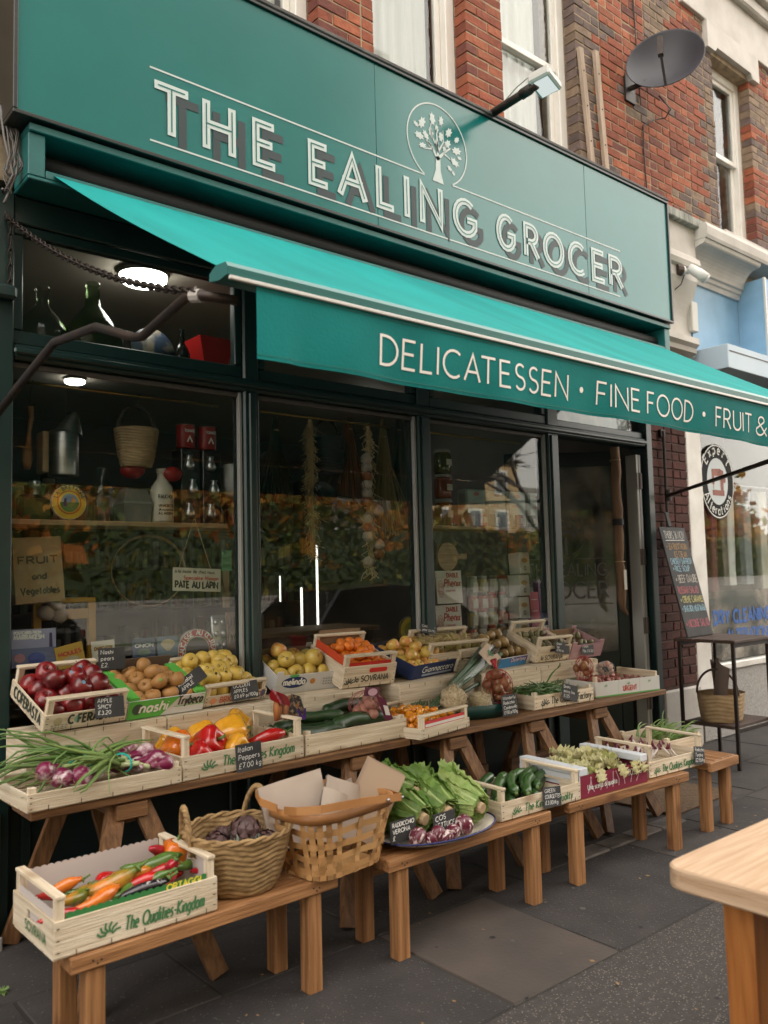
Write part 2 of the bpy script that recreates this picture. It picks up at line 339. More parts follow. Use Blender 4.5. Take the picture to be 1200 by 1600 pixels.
M['glass'] = glassmat('window_glass', (.94, .96, .95), 0, 1.49, dirt_veil=.008)
M['upglass'] = glassmat('upper_window_glass', (.9, .92, .92), 0, 1.55)
M['plaster'] = mat('painted_stucco', (.56, .53, .49), .7, col2=(.44, .41, .37), scale=3, bump=.2, bscale=18, detail=8)
M['stucco_old'] = mat('flaking_grey_stucco', (.30, .36, .42), .8, col2=(.42, .44, .46), scale=6, bump=.5, bscale=20)
M['stone_cap'] = mat('streaked_stone', (.42, .42, .38), .9, col2=(.16, .17, .15), scale=5, stretch=(6, 1, .8), bump=.3)
M['blue'] = mat('pale_blue_paint', (.17, .32, .46), .5, col2=(.24, .42, .60), scale=3, bump=.05)
M['blue_grey'] = mat('blue_grey_box_paint', (.36, .46, .56), .5, col2=(.42, .52, .60), scale=2)
M['granite'] = mat('speckled_granite_riser', (.30, .29, .28), .75, col2=(.42, .40, .38), scale=60, speck=(120, .75, (.10, .10, .10)))
M['mortar'] = mat('lime_mortar', (.40, .31, .21), .95, col2=(.24, .18, .12), scale=14, bump=.4)
M['mortar_dark'] = mat('shaded_pier_mortar', (.10, .06, .05), .95, col2=(.06, .04, .035), scale=14, bump=.4)  # pier mortar, shade put into its colour like the bricks
BR = [mat('red_brick', (.27, .072, .036), .9, col2=(.20, .052, .028), scale=18, var=.22, bump=.5, bscale=40),
      mat('orange_brick', (.32, .10, .048), .9, col2=(.25, .07, .034), scale=18, var=.2, bump=.5, bscale=40),
      mat('dark_brick', (.12, .036, .027), .9, col2=(.165, .05, .035), scale=18, var=.2, bump=.5, bscale=40),
      mat('grey_brick', (.085, .064, .06), .9, col2=(.15, .10, .085), scale=12, var=.2, bump=.5, bscale=40),
      mat('stock_brick', (.23, .16, .11), .9, col2=(.15, .105, .075), scale=12, var=.2, bump=.5, bscale=40)]
BRD = [mat('shaded_pier_brick', (.085, .024, .017), .9, col2=(.055, .016, .012), scale=18, var=.25, bump=.5, bscale=40), mat('deep_shaded_pier_brick', (.05, .016, .012), .9, col2=(.075, .022, .016), scale=18, var=.2, bump=.5, bscale=40)]  # pier bricks coloured darker for the shade they stand in
M['asphalt'] = mat('speckled_asphalt', (.042, .035, .032), .9, col2=(.028, .024, .022), scale=30, speck=(130, .78, (.15, .13, .11)), bump=.5, bscale=120)
M['tar'] = mat('smooth_tarmac', (.032, .027, .026), .9, col2=(.019, .0165, .016), scale=5, detail=10, speck=(150, .93, (.10, .09, .085)), bump=.4, bscale=120)
M['flag'] = mat('brown_flagstone', (.060, .046, .038), .85, col2=(.040, .032, .028), scale=3, var=.10, bump=.3, bscale=60, detail=9)
M['flag2'] = mat('grey_flagstone', (.047, .040, .038), .85, col2=(.030, .026, .025), scale=4, detail=10, var=.16, speck=(110, .96, (.11, .10, .09)), bump=.3, bscale=70)
M['kerbstone'] = mat('granite_kerb', (.17, .15, .14), .85, col2=(.10, .09, .085), scale=10, var=.2, bump=.5, bscale=40)
M['joint'] = mat('dirt_joint', (.030, .026, .022), 1)
M['road'] = mat('road_asphalt', (.05, .05, .05), .9, col2=(.065, .062, .06), scale=10)
M['concrete'] = mat('far_concrete', (.25, .24, .22), .9, col2=(.2, .19, .18), scale=3)
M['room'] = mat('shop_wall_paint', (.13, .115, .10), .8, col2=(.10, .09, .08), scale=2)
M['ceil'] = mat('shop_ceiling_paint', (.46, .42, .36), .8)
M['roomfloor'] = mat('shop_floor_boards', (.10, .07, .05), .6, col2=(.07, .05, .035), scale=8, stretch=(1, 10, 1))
M['lamp_on'] = emit('lit_lamp_glass', (1, .95, .84), 5.0)
M['brass'] = mat('brass', (.42, .27, .10), .3, metal=1)
M['steel'] = mat('brushed_steel', (.5, .5, .5), .35, metal=1, col2=(.38, .38, .38), scale=6, stretch=(1, 1, 20))
M['plywood'] = wood('pale_crate_wood', (.70, .61, .475), (.52, .42, .295), .7, 7, var=.12, dark=(.36, .26, .17))
M['pine'] = wood('oiled_pine', (.35, .175, .074), (.18, .08, .03), .55, 7, dark=(.13, .052, .022), var=.10)
M['trestle'] = wood('trestle_pine', (.21, .105, .045), (.11, .052, .022), .6, 6, dark=(.11, .05, .025), var=.12)
M['bleach'] = wood('bleached_table_top', (.48, .345, .235), (.38, .25, .155), .65, 9, dark=(.22, .13, .075), var=.04)
M['grey_wood'] = wood('weathered_batten', (.46, .36, .28), (.34, .26, .2), .8, 7)
M['dark_wood'] = wood('dark_table_wood', (.085, .055, .042), (.05, .032, .026), .6, 7)
M['shelf_wood'] = wood('shelf_wood', (.36, .25, .14), (.27, .18, .10), .6, 7)
M['slate'] = mat('chalk_slate', (.022, .023, .025), .75, col2=(.04, .04, .042), scale=8)
M['chalk'] = mat('chalk', (.70, .70, .68), .9)

# ================================================================== ground
pav = bx('pavement', (-30, -5, -.4), (40, .0, 0), M['asphalt']); pav['kind'] = 'structure'
def slab(quad, m, z=.004, name='paving_slab'):
    mb = MB(); t = [V((x, y, z)) for x, y in quad]; b = [V((x, y, -.02)) for x, y in quad]
    c = sum(t, V())/4; ti = [p+(c-p).normalized()*.006 for p in t]; lo = [p-V((0, 0, .006)) for p in t]
    mb._a(ti+lo, [(0, 1, 2, 3)]+[(i, 4+i, 4+(i+1) % 4, (i+1) % 4) for i in range(4)])
    return mb.build(name, m, pav)
# joint bed under the flags
MB().poly([(-2, -1.79, .002), (8.5, -1.79, .002), (8.5, -.02, .002), (-2, -.02, .002)]).build('joint_bed', M['joint'], pav)
rows = [(-1.785, -1.04), (-1.03, -.56), (-.55, -.03)]
for ri, (y0, y1) in enumerate(rows):
    rr = random.Random(ri+3); x = -1.9+ri*.31
    edges = [(-1.9, .1), (.11, 1.28), (1.29, 2.245), (2.255, 2.86), (2.87, 3.98), (3.99, 4.62), (4.63, 5.35), (5.36, 6.1), (6.11, 6.9), (6.91, 8.4)] if ri == 0 else None
    if not edges:
        edges = []
        while x < 8.2: l = rr.uniform(.55, .95); edges.append((x, x+l-.012)); x += l
    for i, (a, b) in enumerate(edges):
        if ri == 0: m = M['flag'] if i == 3 else (M['tar'] if i in (0, 1, 2, 4) else M['flag2'])
        else: m = M['flag2'] if (b > 3.9 or rr.random() < .35) else M['tar']
        e = lambda: rr.uniform(-.004, .004)
        slab([(a+e(), y0+e()), (b+e(), y0+e()), (b+e()+(.02 if ri == 0 and i == 3 else 0), y1+e()), (a+e(), y1+e())], m, .0045+rr.uniform(0, .003))
# worn granite edging in front of the door
for i in range(4):
    a = gz(905+i*27, 1345-i*13.5, 0); x = 3.6+i*.25
    bx('edging_stone', (x, -1.07+random.uniform(-.004, .004), -.02), (x+.24, -.95, .014+random.uniform(0, .004)), M['kerbstone'], pav, .006)
# street beyond the camera (seen in the window reflections)
rd = bx('road', (-120, -12.5, -.6), (160, -5.02, -.12), M['road']); rd['kind'] = 'structure'
kb = MB()
for i in range(60): kb.bbox((-15+i*.9, -5.17, -.2), (-15+i*.9+.89, -5.0, .004), .012)
k = kb.build('kerb', M['kerbstone']); k['kind'] = 'structure'
fp = bx('far_pavement', (-120, -15, -.4), (160, -12.5, 0), M['concrete']); fp['kind'] = 'structure'
gd = bx('ground', (-250, -250, -.9), (250, 250, -.62), M['concrete']); gd['kind'] = 'structure'
fg = bx('far_garden_ground', (-120, -70, -.4), (160, -15.0, .01), mat('far_grass', (.05, .075, .025), .95, col2=(.07, .09, .03), scale=2)); fg['kind'] = 'structure'

# ================================================================== shopfront
TZ0, TZ1 = 2.495, 2.565
PX = [(1.09, 2.262), (2.358, 3.512), (3.624, 4.785), (4.912, 6.03)]
shop = thing('shopfront', 'dark green timber shopfront with three tall display windows and a doorway', 'shopfront', (1.0, 0, 0))
def sp(name, a, b, m, r=.006): return bx(name, (a[0]-1, a[1], a[2]), (b[0]-1, b[1], b[2]), m, shop, r)
sp('corner_post', (.98, -.02, 0), (1.09, .14, 3.25), M['frame'])
sp('corner_post', (.90, .0, 0), (.978, .12, 3.25), M['frame'])
for a, b in ((2.262, 2.358), (3.512, 3.624), (4.785, 4.912)):
    mb = MB(); mb.bbox((a-1, 0, .0), (b-1, .13, 3.245), .01); mb.bbox((a-1+.026, -.014, .5), (b-1-.026, .01, 2.49), .006)
    mb.build('mullion', M['frame'], shop)
sp('door_post', (6.03, -.02, 0), (6.112, .14, 3.245), M['frame'])
sp('transom', (1.09, -.012, TZ0), (6.03, .125, TZ1), M['frame'], .012)
sp('transom_moulding', (1.09, -.03, TZ0+.02), (6.03, -.013, TZ0+.05), M['frame'], .008)
sp('head_rail', (1.09, 0, 3.12), (6.03, .12, 3.245), M['frame'])
sp('window_sill', (1.09, -.06, .66), (4.785, .13, .72), M['frame'], .012)
for i, (a, b) in enumerate(PX[:3]):
    sp('stall_riser', (a, .03, .012), (b, .12, .658), M['frame_dark'], .004)
    for (p0, p1, q0, q1) in ((a+.06, b-.06, .56, .60), (a+.06, b-.06, .12, .16), (a+.06, a+.10, .165, .555), (b-.10, b-.06, .165, .555)):
        sp('panel_moulding', (p0, .012, q0), (p1, .029, q1), M['frame_dark'], .006)
    # casement of the top light
    mb = MB(); e = .05
    for p, q in (((a, TZ1), (b, TZ1+.065)), ((a, 3.07), (b, 3.118)), ((a, TZ1+.066), (a+e, 3.069)), ((b-e, TZ1+.066), (b, 3.069))):
        mb.bbox((p[0]-1+.003, .012, p[1]+.002), (q[0]-1-.003, .06, q[1]), .005)
    mb.build('top_light_frame', M['frame'], shop)
    MB().box((a+e-1, .034, TZ1+.06), (b-e-1, .038, 3.075)).build('top_light_pane', M['glass'], shop)
    MB().box((a-1, .050, .72), (b-1, .056, TZ0)).build('window_pane', M['glass'], shop)
    sp('glazing_bead', (b-.022, .018, .725), (b-.002, .048, TZ0-.004), flat((.30, .30, .28)), .004)
    sp('glazing_bead', (a+.002, .030, TZ0-.03), (b-.024, .048, TZ0-.004), flat((.10, .09, .08)), .004)
sp('door_transom_pane', (4.93, .05, TZ1+.06), (6.01, .056, 3.06), M['glass'], 0)
mb = MB()
for p, q in (((4.912, TZ1), (6.03, TZ1+.05)),): mb.bbox((p[0]-1, .01, p[1]), (q[0]-1, .06, q[1]), .005)
mb.build('top_light_frame', M['frame'], shop)
# poster seen in the light above the door
po = MB().box((0, 0, 0), (.9, .004, .30)).build('poster', mat('pale_poster', (.62, .58, .52), .7, col2=(.32, .38, .40), scale=5), None, (5.02, .08, TZ1+.05)); tag(po, 'pale poster in the light above the shop doorway', 'poster')
# door opening inward, hinged on the left jamb side
door = thing('shop_door', 'open glazed shop door swung inward with etched tree emblem', 'door', (5.93-.98*cos(radians(40)), .15+.98*sin(radians(40)), .055), (0, 0, radians(-40)))
DW, DH = .98, 2.42
bx('stile', (0, 0, 0), (.09, .045, DH), M['frame_dark'], door, .004); bx('stile', (DW-.09, 0, 0), (DW, .045, DH), M['frame_dark'], door, .004)
bx('top_rail', (.091, 0, DH-.12), (DW-.091, .045, DH), M['frame_dark'], door, .004); bx('bottom_rail', (.091, 0, 0), (DW-.091, .045, .78), M['frame_dark'], door, .004)
MB().box((.09, .018, .78), (DW-.09, .024, DH-.12)).build('door_pane', glassmat('door_glass', (.80, .82, .80), .02, 1.5, dirt_veil=.55), door)  # pale veil in the pane stands in for the brighter wall behind
lp = MB(); lp.tube([(.35, -.006, .66), (.63, -.006, .66)], .012); lp.box((.30, -.004, .60), (.68, -.001, .70)); lp.build('letter_plate', M['brass'], door)
em = MB(); R_ = .15
ribbon(em, [(.49+R_*cos(radians(a)), 1.72+R_*sin(radians(a))) for a in range(-70, 251, 10)], .008, .012)
ribbon(em, [(.49, 1.57), (.49, 1.72)], .022, .012)
for k in range(16):
    a = radians(20+k*140/15*1); q = .06+.05*(k % 2); c = (.49+q*1.1*cos(a*1.1), 1.72+q*sin(a*1.1)-.01)
    em.poly([(c[0]+.016*cos(t)*(1+.2*sin(5*t)), .012, c[1]+.022*sin(t)) for t in [2*pi*j/9 for j in range(9)]])
text(em, 'THE EALING', .16, 1.40, .10, .014, off=.012, width=.66); text(em, 'GROCER', .16, 1.22, .13, .016, off=.012, width=.66)
ribbon(em, [(.12, 1.54), (.42, 1.54)], .007, .012); ribbon(em, [(.56, 1.54), (.86, 1.54)], .007, .012); ribbon(em, [(.12, 1.17), (.86, 1.17)], .007, .012)
em.build('etched_emblem', mat('etched_glass', (.16, .17, .165), .8), door)
# folding outer door leaf on the right jamb with its hinges
leaf = thing('folded_door_leaf', 'narrow white and grey folded shutter leaf with hinges on the right jamb', 'shutter', (5.925, .02, .03))
bx('leaf_board', (.0, .0, 0), (.03, .10, 2.40), flat((.42, .42, .40)), leaf, .003); bx('leaf_board', (.036, .0, 0), (.066, .10, 2.40), flat((.33, .33, .32)), leaf, .003)
for z in (.35, .95, 1.5, 2.12):
    mb = MB(); mb.box((-.004, -.006, z), (.07, -.001, z+.13)); mb.tube([(.033, -.008, z), (.033, -.008, z+.13)], .008, 8); mb.build('hinge', flat((.11, .09, .08), .5), leaf)
bx('door_step', (3.912, -.05, .0), (5.03, .5, .05), M['kerbstone'], shop, .01)

# ---- fascia sign
SX0, SX1, SZ0, SZ1, SY = 1.015, 6.175, 3.50, 4.53, -.225
sg = thing('fascia_sign', 'long glossy teal fascia sign reading the ealing grocer with oak tree emblem', 'sign', (SX0, 0, SZ0))
L_ = SX1-SX0; Hh = SZ1-SZ0
for a, b in ((0, 2.02), (2.023, 4.03), (4.033, L_)):        # the face is three butted sheets
    bx('face_panel', (a+(.02 if a == 0 else 0), SY, .02), (b-(.02 if b == L_ else 0), -.01, Hh-.02), M['sign'], sg, .0015)
for a, b in (((0, 0), (L_, .019)), ((0, Hh-.019), (L_, Hh)), ((0, .0195), (.0195, Hh-.0195)), ((L_-.0195, .0195), (L_, Hh-.0195))): bx('trim', (a[0], SY-.014, a[1]), (b[0], -.005, b[1]), M['sign_trim'], sg, .003)
bx('lead_flashing', (-.01, SY-.02, Hh+.001), (L_+.0, .0, Hh+.028), M['lead'], sg, .006)
LET = [('T', 240, 295), ('H', 316, 368), ('E', 394, 430), ('E', 481, 512), ('A', 527, 573), ('L', 587, 615), ('I', 631, 637), ('N', 655, 692), ('G', 707, 745), ('G', 775, 805), ('R', 818, 843), ('O', 848, 881), ('C', 887, 914), ('E', 924, 944), ('R', 951, 974)]
SYL = SY-.003
def signz(x): return 128+(x-240)*.372
for ch, a, b in LET:
    xa = gy(a, signz(a)+30, SYL).x-SX0; xb = gy(b, signz(b)+30, SYL).x-SX0
    st, gw = glyph(ch); sw = .043; z0 = 3.652-SZ0; h = .215; sh, wh, inl = MB(), MB(), MB()
    wl = max(xb-xa-sw, .001)
    for si, s_ in enumerate(st):
        pts = [(xa+sw/2+(px/gw*wl if gw else 0), z0+py*h) for px, py in s_]; q = si*.0002
        d0 = V((pts[0][0]-pts[1][0], pts[0][1]-pts[1][1])).normalized()*.018; d1 = V((pts[-1][0]-pts[-2][0], pts[-1][1]-pts[-2][1])).normalized()*.018
        if hypot(pts[0][0]-pts[-1][0], pts[0][1]-pts[-1][1]) > 1e-4 and ch in 'THEALIN':
            ends = [(pts[0][0]+d0.x, pts[0][1]+d0.y)]+pts[1:-1]+[(pts[-1][0]+d1.x, pts[-1][1]+d1.y)]
        else: ends = pts
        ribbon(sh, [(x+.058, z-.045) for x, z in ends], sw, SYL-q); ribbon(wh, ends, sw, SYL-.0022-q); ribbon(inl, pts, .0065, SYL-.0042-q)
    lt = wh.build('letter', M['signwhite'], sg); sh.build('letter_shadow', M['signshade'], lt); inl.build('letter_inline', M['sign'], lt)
ln = MB(); zl = 3.943-SZ0; zb = 3.582-SZ0
Cx, Cz, Cr = 3.535-SX0, 4.172-SZ0, .255
a0 = radians(242); a1 = radians(-62)
ribbon(ln, [(1.634-SX0, zl), (Cx+Cr*cos(a0), zl)], .009, SYL); ribbon(ln, [(Cx+Cr*cos(a1), zl), (5.465-SX0, zl)], .009, SYL); ribbon(ln, [(1.634-SX0, zb), (5.44-SX0, zb)], .009, SYL)
ribbon(ln, [(Cx+Cr*cos(a0+(a1-a0)*i/48), Cz+Cr*sin(a0+(a1-a0)*i/48)) for i in range(49)], .009, SYL)
ln.build('rule_line', M['signwhite'], sg)
tr = MB()
ribbon(tr, [(Cx-.005, Cz-.245), (Cx-.002, Cz-.17), (Cx+.0, Cz-.08)], .05, SYL, lambda t: 1.9-2.2*t if t < .4 else 1.0-.25*t)
for pts, w_ in (([(0, -.10), (-.05, -.03), (-.10, .0)], .02), ([(0, -.09), (.06, -.03), (.11, .01)], .02), ([(0, -.1), (.0, .0), (-.01, .1)], .02), ([(.0, -.05), (.05, .03), (.05, .11)], .013), ([(0, -.04), (-.05, .05), (-.06, .12)], .013), ([(.05, -.04), (.12, -.07)], .012), ([(-.04, -.04), (-.12, -.06)], .012)):
    ribbon(tr, [(Cx+x, Cz+z) for x, z in pts], w_, SYL, lambda t: 1-.6*t)
rr = random.Random(5)
LV = [(-.13, .10, 60, .062), (-.04, .155, 95, .062), (.035, .165, 80, .05), (.10, .11, 55, .058), (-.155, .01, 175, .058), (-.10, .03, 130, .05), (-.055, .06, 110, .05), (.03, .06, 85, .05), (.085, .03, 50, .056), (.165, .01, 15, .062), (.145, -.07, -20, .06), (.06, -.005, 70, .042), (-.01, .0, 100, .042), (-.13, -.045, 190, .045), (.17, .085, 45, .042), (-.18, .075, 150, .036), (.10, -.125, -35, .036), (-.005, .10, 95, .04), (.19, -.03, -5, .03), (.13, -.145, -45, .03), (-.07, -.02, 140, .035)]
for x, z, a, s_ in LV:
    a = radians(a); pts = []
    for j in range(14):
        t = 2*pi*j/14; rad = s_*.5*(1+.22*cos(7*t*.5*2))
        lx, lz = rad*1.25*cos(t), rad*.72*sin(t); pts.append((Cx+x+lx*cos(a)-lz*sin(a), SYL, Cz+z+lx*sin(a)+lz*cos(a)))
    tr.poly(pts)
tr.build('oak_emblem', M['signwhite'], sg)

# ---- awning
aw = thing('awning', 'teal canvas awning pulled out over the display on folding arms', 'awning', (1.09, 0, 2.1))
def ap(name, a, b, m, r=.004): return bx(name, (a[0]-1.09, a[1], a[2]-2.1), (b[0]-1.09, b[1], b[2]-2.1), m, aw, r)
ap('cassette_top', (1.09, -.215, 3.455), (6.16, -.0, 3.49), M['cass']); ap('cassette_bottom', (1.09, -.20, 3.245), (6.16, -.0, 3.262), M['cass'])
ap('cassette_lip', (1.165, -.20, 3.2625), (6.08, -.188, 3.30), M['cass']); ap('cassette_end', (1.09, -.20, 3.263), (1.162, -.0, 3.454), M['cass']); ap('cassette_end', (6.085, -.20, 3.263), (6.16, 0, 3.454), M['cass'])
ap('cassette_back', (1.163, -.02, 3.263), (6.084, -.0, 3.454), M['black'], 0)
MB().tube([(.075, -.10, 1.26), (4.99, -.10, 1.26)], .04, 14).build('roller', M['black'], aw, smooth=True)
AX0, AX1 = 1.20, 6.06; RY, RZ, FY, FZ = -.12, 3.335, -1.655, 2.433
def fab(u, v):
    x = AX0+(AX1-AX0)*u; s_ = .018*sin(pi*v); y = RY+(FY-RY)*v; z = RZ+(FZ-RZ)*v-s_+.004*sin(u*40)*sin(pi*v)
    return (x-1.09, y, z-2.1)
MB().grid(40, 14, fab).build('canopy', M['canvas'], aw, smooth=True)
sm = MB()
for x in (1.81, 2.42, 3.03, 3.64, 4.25, 4.86, 5.47):
    u = (x-AX0)/(AX1-AX0)
    for i in range(56):
        if i % 4 == 3: continue
        p = V(fab(u, i/56)); q = V(fab(u, (i+1)/56)); sm._a([p+V((-.002, 0, .0016)), p+V((.002, 0, .0016)), q+V((.002, 0, .0016)), q+V((-.002, 0, .0016))], [(0, 1, 2, 3)])
sm.build('seam', flat((.004, .16, .14)), aw)
fb = MB()
prof = [(-1.60, 2.424), (-1.64, 2.440), (-1.70, 2.434), (-1.712, 2.418), (-1.709, 2.394), (-1.66, 2.389), (-1.60, 2.40)]
n_ = len(prof); vs_ = [(1.20-1.09, y, z-2.1) for y, z in prof]+[(6.08-1.09, y, z-2.1) for y, z in prof]
fb._a(vs_, [tuple(range(n_)), tuple(range(2*n_-1, n_-1, -1))]+[(i, n_+i, n_+(i+1) % n_, (i+1) % n_) for i in range(n_)]); fb.build('front_bar', M['bar'], aw)
ap('bar_trim', (1.205, -1.717, 2.379), (6.075, -1.706, 2.391), flat((.62, .60, .58), .3), .002)
VX0, VX1 = 1.30, 6.05
def val(u, v):
    x = VX0+(VX1-VX0)*u; z = 2.383-.222*v
    wv = .006*sin(x*7.1)+.004*sin(x*17+1)+.003*sin(x*3.1)
    y = -1.705+wv*v*1.2+.014*v*v*(1 if u > .03 else .4)
    if u < .06: z -= .006*v*(1-u/.06)
    return (x-1.09, y, z-2.1+.004*v*sin(x*2.3))
MB().grid(160, 6, val).build('valance', M['valance'], aw, smooth=True)
for v0 in (.06, .94):
    vm = MB()
    for i in range(160):
        a = V(val(i/160, v0)); b = V(val((i+1)/160, v0)); vm._a([a+V((0, -.002, .0012)), a+V((0, -.002, -.0012)), b+V((0, -.002, -.0012)), b+V((0, -.002, .0012))], [(0, 1, 2, 3)])
    vm.build('hem_stitching', flat((.003, .13, .11)), aw)
base = lambda x: 571+(x-597)*.232
for s_, xa, xb in (('DELICATESSEN', 597, 893), ('•', 906, 922), ('FINE', 938, 1004), ('FOOD', 1015, 1089), ('•', 1097, 1112), ('FRUIT', 1123, 1180), ('&', 1187, 1206)):
    vt = MB(); A = gy(xa, base(xa), -1.712).x-1.09; B = gy(xb, base(xb), -1.712).x-1.09
    if s_ == '•': vt.poly([((A+B)/2+.013*cos(2*pi*k/14), -1.712, .162+.013*sin(2*pi*k/14)) for k in range(14)])
    else: text(vt, s_, A+.004, .113, .098, .0098, off=-1.712, width=B-A-.008, gap=.24)
    o = vt.build('lettering' if s_ != '•' else 'lettering_dot', M['print_white'], aw)
    for v in o.data.vertices:    # follow the waves of the cloth
        u = (v.co.x+1.09-VX0)/(VX1-VX0); t = (2.383-2.1-v.co.z)/.222; v.co.y = val(u, t)[1]-.0025-(-1.712-v.co.y)
# arms
def apx(x, y, Y): p = gy(x, y, Y); return (p.x-1.09, p.y, p.z-2.1)
arm = MB(); arm.tube([apx(-14, 660, -.06), apx(30, 602, -.35), apx(85, 535, -.72), apx(150, 511, -1.02), apx(208, 527, -1.18), apx(222, 526, -1.22), apx(292, 463, -1.50), apx(318, 462, -1.58), apx(372, 470, -1.62)], .016, 10); arm.build('folding_arm', M['iron'], aw, smooth=True)
cl = MB(); cl.tube([apx(301, 463, -1.53), apx(315, 462, -1.57)], .021, 10); cl.tube([apx(305, 462, -1.55), apx(306, 448, -1.56)], .004, 6); cl.build('arm_clamp', flat((.45, .42, .40), .4), aw)
pa = V((6.275-1.09, -.03, 2.10-2.1)); arm2 = MB(); e1 = apx(1200, 721, -1.55); arm2.tube([pa, V(e1), V((6.0-1.09, -1.62, 2.42-2.1))], .014, 10); arm2.build('folding_arm', M['iron'], aw, smooth=True)
pv = MB(); pv.tube([(6.27-1.09, -.03, -.38), (6.27-1.09, -.03, .55)], .012, 8); pv.tube([(6.27-1.09, -.045, -.04), (6.27-1.09, -.045, .05)], .026, 8); pv.box((6.24-1.09, -.03, .50), (6.30-1.09, -.001, .56)); pv.box((6.24-1.09, -.03, -.40), (6.30-1.09, -.001, -.35)); pv.build('arm_bracket', M['iron'], aw)
# safety chain
ch = thing('safety_chain', 'dark steel chain slung from the corner post to the awning arm', 'chain', tuple(gy(12, 340, -.04)))
P0 = gy(12, 340, -.04); P1 = gy(304, 456, -1.55); cb = MB(); N_ = 64
for i in range(N_):
    t = i/(N_-1); p = P0.lerp(P1, t)-P0; p.z -= .14*4*t*(1-t)*.5
    d = (P1-P0).normalized(); ang = (i % 2)*pi/2+.5; a_ = d.orthogonal().normalized(); b_ = d.cross(a_); sd_ = a_*cos(ang)+b_*sin(ang)
    cb.tube([p+d*(.022*cos(q))+sd_*(.011*sin(q)) for q in [2*pi*j/8 for j in range(9)]], .0042, 5, False)
for i in range(9):
    p = V((.012, 0, -.035*i-.02)); ang = (i % 2)*pi/2
    cb.tube([p+V((.009*sin(q)*cos(ang), .009*sin(q)*sin(ang), .021*cos(q))) for q in [2*pi*j/8 for j in range(9)]], .0038, 5, False)
cb.build('links', M['chain'], ch, smooth=True)
hk = MB(); hk.tube([(-.02, .04, .03), (0, .02, .03), (0, 0, .0), (.01, 0, -.02)], .007, 6); hk.build('hook', M['iron'], ch)
# ================================================================== upper storey of the terrace
bld = thing('brick_terrace', 'red brick upper storey with white sash windows above the green sign', 'building', (0, 0, 4.4))
OPEN = [(1.95, 2.80, 4.3, 7.6), (3.22, 4.07, 4.3, 7.6), (4.44, 5.33, 4.3, 7.6), (7.50, 8.25, 4.66, 6.47)]
def spans(z0, z1, X0=-2, X1=11):
    cuts = sorted((a, b) for a, b, c, d in OPEN if c < (z0+z1)/2 < d); out = []; x = X0
    for a, b in cuts: out.append((x, a)); x = b
    out.append((x, X1)); return out
mb = MB()
for z0, z1 in ((3.3, 4.3), (4.3, 4.66), (4.66, 6.47), (6.47, 7.6), (7.6, 9.5)):
    for a, b in (spans(z0, z1, -30, 40)): mb.box((a+.004, .0045, z0-4.4), (b-.004, .36, z1-4.4))
wall = mb.build('wall', M['mortar'], bld)
bx('body', (-30, .80, 3.3-4.4), (40, 9, 9.5-4.4), M['room'], bld)
bricks = []; CH = .0755
rb = random.Random(21)
z = 4.44; row = 0
while z < 7.5:
    for a, b in spans(z, z+.06, .9, 10.4):
        x = a; k = row % 2; first = True
        while x < b-.03:
            l = .213 if k % 2 == 0 else .102
            if first and row % 2 and a > .95: l = .102; first = False
            e = min(x+l, b)
            if b-e < .05: e = b
            bricks.append((x+(-.004 if x == a else 0), e+(.004 if e == b else 0), z, row)); x = e+.010; k += 1
    z += CH; row += 1
def bcol(x, z):
    n = mn.noise(V((x*1.3, z*1.7, 3))); m = mn.noise(V((x*.6+9, z*2.2, 1))); r = rb.random()
    if 5.33 <= x < 5.55: return 4 if r < .45 else 3
    if x > 5.5 and m > .24 and n > -.1: return 3 if r < .75 else 4
    if x > 6.3 and n < -.26: return 4 if r < .55 else 3
    if 7.25 < x < 7.5: return 3 if r < .55 else 4
    return 0 if r < .5 else (1 if r < .8 else (2 if r < .96 else 3))
vis, rest = [], []
for (a, b, z, row) in bricks:
    if 7.40 < (a+b)/2 < 8.35 and 6.47 < z < 6.75: continue      # lintel
    if z > 6.72 and a > 6.9: continue                            # white band
    px, py, d = proj(((a+b)/2, 0, z+.03))
    signtop = proj(((a+b)/2, SY, SZ1+.02))[1] if a < 6.2 else 1e9
    ok = -15 < px < 1215 and -15 < py < 1600 and py < signtop+6
    (vis if ok else rest).append((a, b, z, row, d))
vis.sort(key=lambda t: t[4]/(t[1]-t[0]))
rest += vis[300:]; vis = vis[:300]
def brickmesh(mb, l, j):
    e = [j.uniform(-.0022, .0022) for _ in range(8)]; c = .004
    x0, x1, y0, y1, z0, z1 = 0, l, 0, .105, 0, .0655
    f = [(x0+c+e[0], y0-.001+e[1], z0+c), (x1-c+e[2], y0+e[3], z0+c+e[4]), (x1-c+e[5], y0+e[1], z1-c+e[6]), (x0+c+e[7], y0+e[3], z1-c+e[0])]
    o = [(x0, y0+c, z0), (x1, y0+c, z0), (x1, y0+c, z1), (x0, y0+c, z1)]; bk = [(x0, y1, z0), (x1, y1, z0), (x1, y1, z1), (x0, y1, z1)]
    mb._a(f+o+bk, [(0, 1, 2, 3)]+[(i, 4+i, 4+(i+1) % 4, (i+1) % 4)[::-1] for i in range(4)]+[(4+i, 8+i, 8+(i+1) % 4, 4+(i+1) % 4)[::-1] for i in range(4)])
bm_cache = {}
for (a, b, z, row, d) in vis:
    L5 = round(b-a, 2); c = bcol((a+b)/2, z); v_ = rb.randrange(3); key = (L5, c, v_)
    if key not in bm_cache:
        m_ = MB(); brickmesh(m_, L5, rb); o = m_.build('brick', BR[c], wall); bm_cache[key] = o.data; o.location = (a, rb.uniform(-.003, .003), z-4.4)
    else: link('brick', bm_cache[key], wall, (a, rb.uniform(-.003, .003), z-4.4))
m_ = MB()
for (a, b, z, row, d) in rest:
    m_.k = bcol((a+b)/2, z); m_.T = Matrix.Translation((a, rb.uniform(-.003, .003), z-4.4)); brickmesh(m_, b-a, rb)
